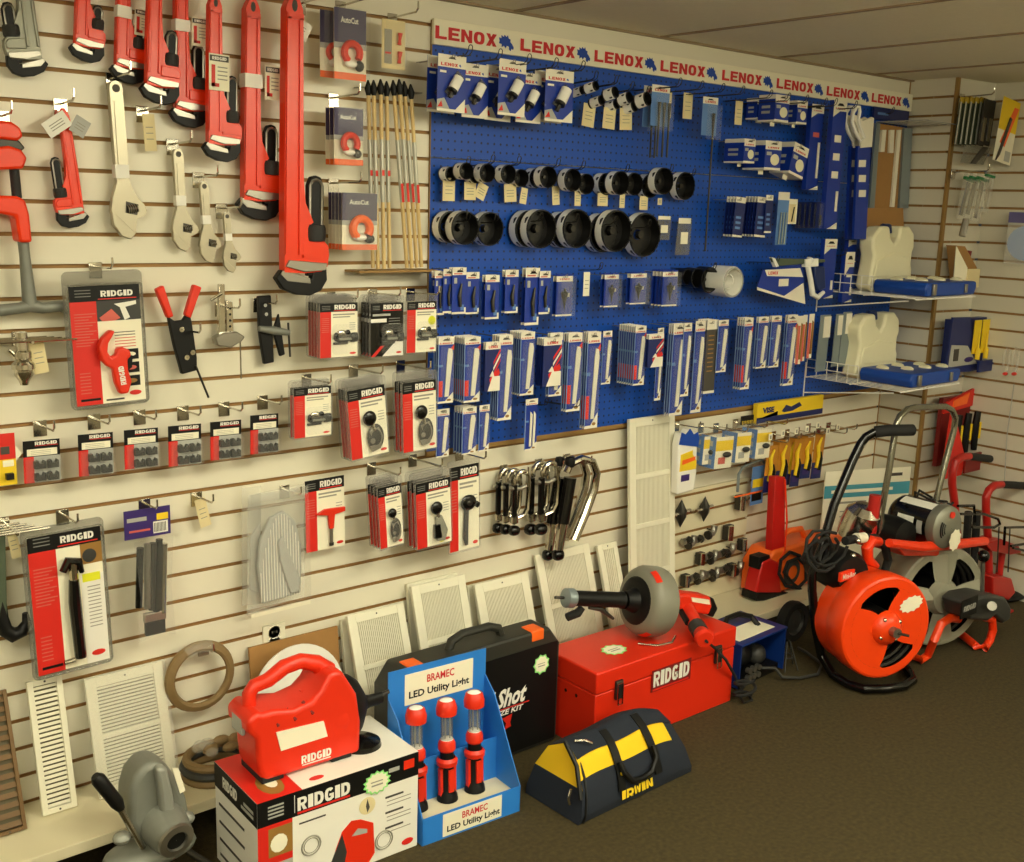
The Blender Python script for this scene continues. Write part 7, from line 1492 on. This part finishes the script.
t = thing('hand_pump', 'bright red upright hand pump with a black base on the ledge', 'pump', (o_.x, o_.y, SHELF_Z)); o = Vector((o_.x, o_.y, SHELF_Z)); dp = -o.y
PP = lambda pts: [((W(u, v, dp)-o).x, (W(u, v, dp)-o).z) for u, v in pts]
MB().prism(PP([(772, 476), (782, 476), (781, 596), (766, 596)]), -.018, .018, 'pumpred').build('column', t, bevel=.004)
MB().prism(PP([(756, 560), (764, 556), (772, 560), (776, 597), (749, 597), (750, 585)]), -.035, .03, 'pumpred').build('base_housing', t, bevel=.008)
MB().prism(PP([(749, 590), (782, 590), (784, 598), (748, 598)]), -.042, .036, 'black').build('foot', t, bevel=.003)
MB().prism(PP([(754, 556), (764, 553), (766, 563), (753, 568)]), -.03, .025, 'black').build('cap', t, bevel=.003)
p_ = PP([(779, 478), (781, 520), (779, 548), (768, 566), (757, 578)]); MB().tube([(x, -.03, z) for x, z in p_], .004, 'red', 8).build('hose', t)
p_ = PP([(784, 592), (790, 593), (800, 596)]); MB().tube([(x, -.02, z) for x, z in p_], [.008, .011, .010], 'black', 8).build('lever_grip', t)
q = [W(u, v, .17) for u, v in ((800, 556), (790, 552), (781, 560), (779, 574), (786, 586), (798, 588), (806, 580), (806, 566), (798, 558), (788, 562), (784, 572), (792, 583), (804, 592), (812, 598))]
ob = MB().tube([p_-q[0] for p_ in q], .007, 'rubber', 8).build('coiled_cord'); ob.location = q[0]; tag(ob, 'thick black cord looped in front of the orange case on the ledge', 'cord')
# ---------------------------------------------------------------- drum machines in the corner
def drum(t, Cf, R, L, A, col, openings, name='drum', inner='black', ring=.66, hub=.30, groove=True):
    """cable drum: front face centre Cf (local), radius R, length L behind the face, axis A points out of the face"""
    A = Vector(A).normalized(); y = (Vector((0, 0, 1))-A*A.z).normalized(); x = y.cross(A).normalized(); x = x if x.x > 0 else -x
    c = MB(); c.lathe([(.04, -L), (R*.86, -L), (R*.93, -L*.92), (R*.95, -L*.55), (R*.955, -L*.5), (R*.985, -L*.45), (R*.995, -L*.08), (R*.97, -.004), (R*.93, 0)], col, Cf, A, n=48)
    n = 96
    def pt(r, a, h=0): return Vector(Cf)+A*h+r*(math.cos(a)*x+math.sin(a)*y)
    # face: rim, hub and the spokes between the openings
    for i in range(n):
        a, b = 2*PI*i/n, 2*PI*(i+1)/n; am = math.degrees((a+b)/2) % 360
        c.add([pt(R*.93, a), pt(R*.93, b), pt(R*ring*1.18, b), pt(R*ring*1.18, a)], [(0, 1, 2, 3)], col)
        c.add([pt(R*hub, a), pt(R*hub, b), pt(R*.02, b), pt(R*.02, a)], [(0, 1, 2, 3)], col)
    ops = sorted([(c0 % 360, hw) for c0, hw in openings]); m_ = len(ops)
    for q in range(m_):
        c0, h0_ = ops[q]; c1, h1_ = ops[(q+1) % m_]; c1 += 360 if q == m_-1 else 0
        def edge(f):
            g = 1-.55*(1-f)**1.3; rnd = .82 if f > .93 or f < .04 else 1
            return c0+h0_*g*rnd, c1-h1_*g*rnd
        K_ = 14; M_ = 14
        for k in range(K_):
            f0, f1 = k/K_, (k+1)/K_; r0 = R*(hub+(ring*1.18-hub)*f0); r1 = R*(hub+(ring*1.18-hub)*f1)
            a0, b0 = edge(f0); a1, b1 = edge(f1)
            for i in range(M_):
                c.add([pt(r0, rad(a0+(b0-a0)*i/M_)), pt(r0, rad(a0+(b0-a0)*(i+1)/M_)), pt(r1, rad(a1+(b1-a1)*(i+1)/M_)), pt(r1, rad(a1+(b1-a1)*i/M_))], [(0, 1, 2, 3)], col)
    d = c.build(name, t, smooth=30)
    c = MB(); c.lathe([(R*.30, -L*.9), (R*.30, -.02)], inner, Cf, A, n=24); c.lathe([(R*.88, -L*.9), (R*.2, -L*.88)], inner, Cf, A, n=32); c.lathe([(R*.90, -L*.9), (R*.90, -.01)], inner, Cf, A, n=32); c.build('drum_lining', d)
    c = MB()
    for k in range(5): c.tube([pt(R*(.80-.05*(k % 2)), a*PI/14, -.03-.022*k) for a in range(28)], .009, 'darksteel', 6, closed=True)
    c.build('cable', d)
    return x, y
# orange drum machine
db = .80; Cw = W(886.5, 628, db); Rz = 49*hz(886.5, 628, db)
base = Vector((Cw.x, Cw.y+.12, 0))
t = thing('drain_machine', 'drain machine with a bright orange cable drum on a black bent tube frame', 'drain machine', base)
Lc = lambda p: p-base
A1 = Vector((-math.sin(rad(20)), -math.cos(rad(20)), .03))
x_, y_ = drum(t, Lc(Cw), Rz, .19, A1, 'orangered', [(108, 37), (296, 33)])
def toang(): pass
c = MB(); C_ = Lc(Cw); c.lathe([(Rz*.33, -.004), (Rz*.30, .012), (Rz*.20, .030), (Rz*.10, .034), (.001, .034)], 'orangered', C_, A1, n=32); c.build('hub', t)
for k in range(4):
    a = k*PI/2+.6; MB().ball(C_+A1*.02+(x_*math.cos(a)+y_*math.sin(a))*Rz*.24, .008, 'chrome', 8, 6).build('hub_bolt', t)
MB().cyl(C_+A1*.03, C_+A1*.06, .018, 'steel', 12).build('chuck', t); MB().tube([C_+A1*.05, C_+A1*.07+x_*.01, C_+A1*.09+x_*.025], .005, 'darksteel', 8).build('cable_end', t)
P_ = [C_+A1*.004+x_*(Rz*(-.0+.0)) for _ in range(1)]
# find in-face directions of the burst (up and to the far side)
up_ = (Vector((0, 0, 1))-A1*A1.z).normalized(); sd_ = up_.cross(A1).normalized()
if sd_.x < 0: sd_ = -sd_
bc = C_+A1*.004+sd_*Rz*.50+up_*Rz*.42
V = []; 
for i in range(24):
    r = .052*(1 if i % 2 else .84); V.append(bc+sd_*r*math.cos(i*PI/12)+up_*r*.62*math.sin(i*PI/12+.3))
s_ = MB().add(V, [tuple(range(24))], 'paper').build('price_sticker'); s_.location = base; tag(s_, 'cream burst price sticker on the orange drum face', 'sticker')
# black tube frame: floor loop, upright and bent handle with grip
h0 = G(826, 664, .03); dh = -h0.y
hp = [W(912.5, 430, dh+.10), W(887, 430.5, dh+.06), W(875, 432, dh+.03), W(866, 437, dh+.01), W(860.6, 444, dh), W(852, 461.6, dh), W(834, 505, dh), W(822, 547, dh), W(812, 573, dh), W(812, 590, dh), W(816, 630, dh), W(821, 655, dh), G(833, 675, .02), G(848, 684, .02), G(864, 689, .02), G(885, 689, .02), G(904, 686, .02), G(913, 680, .02), G(910, 673, .02)]
MB().tube([Lc(p) for p in hp[2:]], .0165, 'blackgloss', 12).build('frame_tube', t)
MB().tube([Lc(p) for p in hp[:3]], .022, 'rubber', 12).build('handle_grip', t)
hp2 = [G(910, 673, .02), G(902, 662, .02), G(870, 655, .02)]; MB().tube([Lc(p) for p in hp2], .016, 'blackgloss', 10).build('frame_foot', t)
MB().tube([Lc(W(818, 640, dh)), Lc(Cw-A1*.21), Lc(W(900, 640, dh))], .014, 'black', 8).build('cross_member', t)
# motor and feed head behind the drum
mo = W(838, 568, dh+.02); c = MB(); c.lathe([(.03, -.12), (.075, -.11), (.08, -.02), (.08, .06), (.065, .09), (.001, .09)], 'black', Lc(mo), A1, n=24); c.build('motor', t)
c = MB(); random.seed(11)
for k in range(5):
    p0 = Lc(W(822+random.uniform(-8, 8), 548+random.uniform(-8, 12), dh+.05)); q_ = [p0+Vector((.07*math.cos(a*.6+k), .03*math.sin(a*.5), .07*math.sin(a*.6+k)*(1-.1*k))) for a in range(10)]
    c.tube(q_, .006, 'rubber', 6)
c.build('looped_cord', t)
c = MB(); q = [Lc(W(u, v, dh+.06)) for u, v in ((845, 541), (860, 538), (875, 538), (885, 546), (888, 560), (884, 574), (876, 580))]; c.tube(q, .016, 'rubber', 10); c.build('drive_hose', t)
MB().tube([Lc(W(856, 538.5, dh+.065)), Lc(W(864, 537.5, dh+.065))], .0195, 'paper', 12).build('hose_label', t)
q = Lc(W(860, 522, dh-.03)); MB().lathe([(.001, .075), (.04, .07), (.065, .045), (.072, 0), (.07, -.06), (.03, -.07)], 'chrome', q, (0, -.3, 1), n=24).build('chrome_dome', t)
MB().tube([Lc(W(875.5, 495, dh+.02)), Lc(W(873, 515, dh+.02)), Lc(W(870, 534, dh+.02))], [.022, .023, .022], 'darkredpaint', 12).build('feed_lever', t)
MB().tube([Lc(W(u, v, dh+.075)) for u, v in ((879, 542), (871, 541), (867, 548), (868, 560), (876, 566))], [.018, .022, .022, .020, .014], 'red', 12).build('feed_hook', t)
a = Lc(W(850, 574, dh+.10)); c = MB(); c.cbox(a, (.13, .012, .035), 'red'); c.build('brand_plate', t, bevel=.002); c = MB(); RT = Matrix.Translation((a.x, a.y-.008, a.z)); c.text('Mini-Rooter', 0, 0, .11, .02, 0, 'white', .02, R=RT); c.build('lettering', t)
for u, v in ((858, 541), (853, 556), (866, 570)): MB().ball(Lc(W(u, v, dh+.09)), .012, 'chrome', 10, 6).build('fitting', t)

# grey drum machine with motor
db = .70; Cw = W(942, 597, db); Rz = 47.5*hz(942, 597, db); base = Vector((Cw.x, Cw.y+.2, 0))
t = thing('drain_machine', 'drain machine with a grey spoked drum, red frame and labelled black motor on top', 'drain machine', base); Lc = lambda p: p-base
A2 = Vector((-math.sin(rad(22)), -math.cos(rad(22)), .05))
x_, y_ = drum(t, Lc(Cw), Rz, .24, A2, 'drumlight', [(45, 24), (135, 24), (225, 24), (315, 24)], ring=.68, hub=.24)
C_ = Lc(Cw); up_ = (Vector((0, 0, 1))-A2*A2.z).normalized(); sd_ = up_.cross(A2).normalized(); sd_ = sd_ if sd_.x > 0 else -sd_
for k in range(4):
    d_ = x_*math.cos(k*PI/2)+y_*math.sin(k*PI/2); e_ = -x_*math.sin(k*PI/2)+y_*math.cos(k*PI/2); c = MB()
    c.add([C_+d_*Rz*.18+A2*.03, C_+d_*Rz*.86+A2*.012, C_+d_*Rz*.84+e_*Rz*.30, C_+d_*Rz*.18+e_*Rz*.12, C_+d_*Rz*.84-e_*Rz*.30, C_+d_*Rz*.18-e_*Rz*.12], [(0, 1, 2, 3), (0, 5, 4, 1)], 'drumlight'); c.build('rib', t)
MB().lathe([(.075, 0), (.06, .03), (.001, .035)], 'drumlight', C_, A2, n=24).build('hub', t)
gb_ = W(971, 607, db+.10); g0 = Lc(gb_)
P = [((W(u, v, db+.10)-gb_).x+g0.x, (W(u, v, db+.10)-gb_).z+g0.z) for u, v in ((955, 600), (962, 594), (978, 591), (994, 594), (1000, 604), (999, 616), (992, 620), (984, 612), (976, 618), (958, 616))]
MB().prism(P, g0.y-.05, g0.y+.06, 'darkgrey').build('gear_housing', t, bevel=.012, seg=3)
a = Lc(W(969, 607, db+.152)); c = MB(); c.cbox(a, (.12, .006, .075), 'black'); c.build('name_badge', t, bevel=.002); c = MB(); RT = Matrix.Translation((a.x, a.y-.004, a.z)); c.text('RIDGID', 0, 0, .09, .022, 0, 'lightgrey', .03, R=RT); c.build('lettering', t)
MB().tube([Lc(W(982, 596, db+.10)), Lc(W(983, 562, db+.10))], .008, 'steel', 8).build('clutch_rod', t); MB().ball(Lc(W(983.5, 556, db+.10)), .024, 'blackgloss', 14, 10).build('clutch_knob', t)
MB().cyl(Lc(W(992, 606, db+.14)), Lc(W(992, 606, db+.20)), .018, 'steel', 10).build('chuck', t)
# red frame
fl = [W(958, 619, db+.06), W(950, 618, db+.07), W(941, 624, db+.08), W(934, 640, db+.08), G(928, 655, .022), G(921, 660, .022), G(912, 655, .022), G(905, 640, .022)]
MB().tube([Lc(p) for p in fl], .0165, 'orangered', 12).build('frame_tube', t)
fr = [G(958, 632, .022), G(965, 637, .022), G(976, 646, .022), G(985, 648, .022), W(990, 640, db+.12), W(993, 630, db+.12), W(992, 619, db+.12), W(984, 617, db+.12)]
MB().tube([Lc(p) for p in fr], .016, 'red', 12).build('frame_tube', t)
MB().tube([Lc(W(889, 543, db+.02)), Lc(W(920, 547, db+.02)), Lc(W(950, 545, db+.02)), Lc(W(985, 541, db+.0))], [.016, .020, .020, .018], 'red', 10).build('top_rail', t)
mb = MB(); mb.prism([((Lc(W(u, v, db-.02))).x, (Lc(W(u, v, db-.02))).z) for u, v in ((895, 545), (955, 545), (952, 556), (905, 556))], C_.y+.02, C_.y+.2, 'red'); mb.build('motor_plate', t, bevel=.003)
# silver handle arch
ha = [W(u, v, db-.12) for u, v in ((880.5, 545), (881, 514), (889, 470), (896, 425), (900, 416), (907, 409.5), (915, 407.5), (930, 407), (945.5, 406.5), (952, 410), (955.4, 418), (954, 430), (946, 460), (937, 497), (933, 520))]
MB().tube([Lc(p) for p in ha], .0125, 'dullsteel', 12).build('handle', t)
# motor
me_ = Lc(W(946, 527, db+.04)); rm = 20.5*hz(946, 527, db+.04); A3 = Vector((-math.sin(rad(8)), -math.cos(rad(8)), .02))
c = MB(); c.lathe([(.02, -.22), (rm*.8, -.22), (rm*.97, -.20), (rm, -.185), (rm, -.03)], 'blackgloss', me_, A3, n=36); c.build('motor', t)
c = MB(); c.lathe([(rm, -.03), (rm*1.02, -.02), (rm*.98, .005), (rm*.8, .018), (rm*.3, .024), (.001, .024)], 'alu', me_, A3, n=36); c.build('end_bell', t)
x3, y3, _ = frame_of(A3)
c = MB(); 
for r_ in (.45, .58, .71):
    c.tube([me_+A3*.0215+rm*r_*(x3*math.cos(a)+y3*math.sin(a)) for a in [rad(150+12*i) for i in range(6)]], .003, 'black', 5)
c.build('vent_slots', t)
left_ = -x3 if x3.x > 0 else x3
c = MB(); c.lathe([(rm*1.008, -.16), (rm*1.008, -.085)], 'white', me_, A3, 10, up=(0, 0, 1), a0=rad(160), a1=rad(215)); c.lathe([(rm*1.008, -.18), (rm*1.008, -.03)], 'white', me_, A3, 8, up=(0, 0, 1), a0=rad(100), a1=rad(128)); c.lathe([(rm*1.01, -.07), (rm*1.01, -.045)], 'lightgrey', me_, A3, 8, up=(0, 0, 1), a0=rad(165), a1=rad(200)); c.build('rating_label', t)
MB().lathe([(.001, .027), (.013, .027), (.013, .022)], 'redplastic', me_+Vector((0, 0, rm*.62))-A3*.002, A3, n=14).build('red_dot', t)
bc = base+me_+A3*.034+Vector((.02, 0, -rm*.55)); V = [(.045*(1 if i % 2 else .85)*math.cos(i*PI/9), 0, .045*(1 if i % 2 else .85)*math.sin(i*PI/9)) for i in range(18)]
s_ = MB().add(V, [tuple(range(18))], 'paper').build('price_sticker'); s_.location = bc; tag(s_, 'white burst price sticker on the motor end above the grey drum', 'sticker')
c = MB(); mo = Lc(W(893, 533, db-.10)); c.lathe([(.02, -.1), (.06, -.09), (.068, 0), (.06, .06), (.001, .07)], 'black', mo, A3, n=20); c.build('gear_case', t)
c = MB(); random.seed(5)
for k in range(4): c.tube([Lc(W(925+random.uniform(-12, 22), 503+random.uniform(-6, 8), db-.1-.02*k))+Vector((.05*math.cos(a), .02*math.sin(a*.7), .03*math.sin(a))) for a in range(7)], .005, 'rubber', 6)
c.build('power_cord', t)

# ---------------------------------------------------------------- red hand machines at the far wall
def red_truck(pts, grip, d, label, post2=None):
    b = Vector((W(*pts[-1], d).x, -d, 0)); t = thing('hand_truck', label, 'hand truck', b)
    P = [W(u, v, d)-b for u, v in pts]; P.append(Vector((P[-1].x, 0, .02)))
    MB().tube(P, .017, 'darkredpaint', 12).build('frame_tube', t)
    MB().tube([W(u, v, d)-b for u, v in grip], .0165, 'rubber', 12).build('handle_grip', t)
    q = Vector((P[-1].x, 0, 0)); MB().box(q.x-.03, q.x+.06, -.10, .04, .002, .012, 'darkredpaint').build('toe_plate', t)
    return t, b, P
t, b, P = red_truck([(969, 456.3), (961, 457.5), (955, 462), (952.5, 471), (952, 483), (954.5, 503), (957, 530), (959, 560)], [(969, 456.3), (978, 457.3), (990, 458.8)], .50, 'red tube handled cart behind the grey drum machine, the shorter of two')
t, b, P = red_truck([(1001.5, 484.5), (994, 485.5), (989, 490), (986, 497), (986, 510), (988, 540), (989, 574)], [(1001.5, 484.5), (1014, 485), (1034, 486.5)], .58, 'red tube handled cart against the far wall, with black wire hoops')
MB().tube([W(1003, 548, .58)-b, W(1000, 565, .58)-b, Vector(((W(998, 590, .58)-b).x, 0, .02))], .016, 'darkredpaint', 12).build('frame_tube', t)
MB().prism([((W(u, v, .58)-b).x, (W(u, v, .58)-b).z) for u, v in ((975, 541), (990, 536), (1008, 543), (1011, 550), (1000, 552), (980, 548))], -.05, .03, 'darkredpaint').build('cross_plate', t, bevel=.004)
MB().prism([((W(u, v, .62)-b).x, (W(u, v, .62)-b).z) for u, v in ((984, 574), (1003, 576), (1007, 590), (1000, 598), (984, 592))], -.08, .02, 'darkredpaint').build('foot_housing', t, bevel=.006)
for k, pts in enumerate([[(958, 506), (974, 505.5), (975, 522)], [(960, 514), (984, 514), (998, 519), (1000, 524), (994, 527.5), (972, 527)], [(1004, 545), (1005, 527.5), (1030, 527)], [(1011, 546), (1030, 543)], [(1013, 548), (1030, 552)]]):
    MB().tube([W(u, v, .66)-b for u, v in pts], .006, 'blackgloss', 6).build('wire_hoop', t)
for u in (968.5, 977): MB().tube([W(u, 512, .56)-b, W(u-2, 545, .56)-b, W(u-4, 580, .56)-b], .017, 'rubber', 8).build('black_post', t)
for u in (999, 1010): MB().tube([W(u, 527, .66)-b, W(u-2, 572, .66)-b], .003, 'darksteel', 5).build('thin_rod', t)
q = G(1012, 598, 0); t = thing('floor_base', 'low black base and cable lying on the carpet by the far wall', 'machine base', q); c = MB(); c.ball((0, 0, .02), (.13, .06, .02), 'black', 18, 8); c.build('base', t); MB().tube([(-.12, .0, .02), (-.16, -.02, .03), (-.2, 0, .01)], .008, 'rubber', 6).build('cable', t)
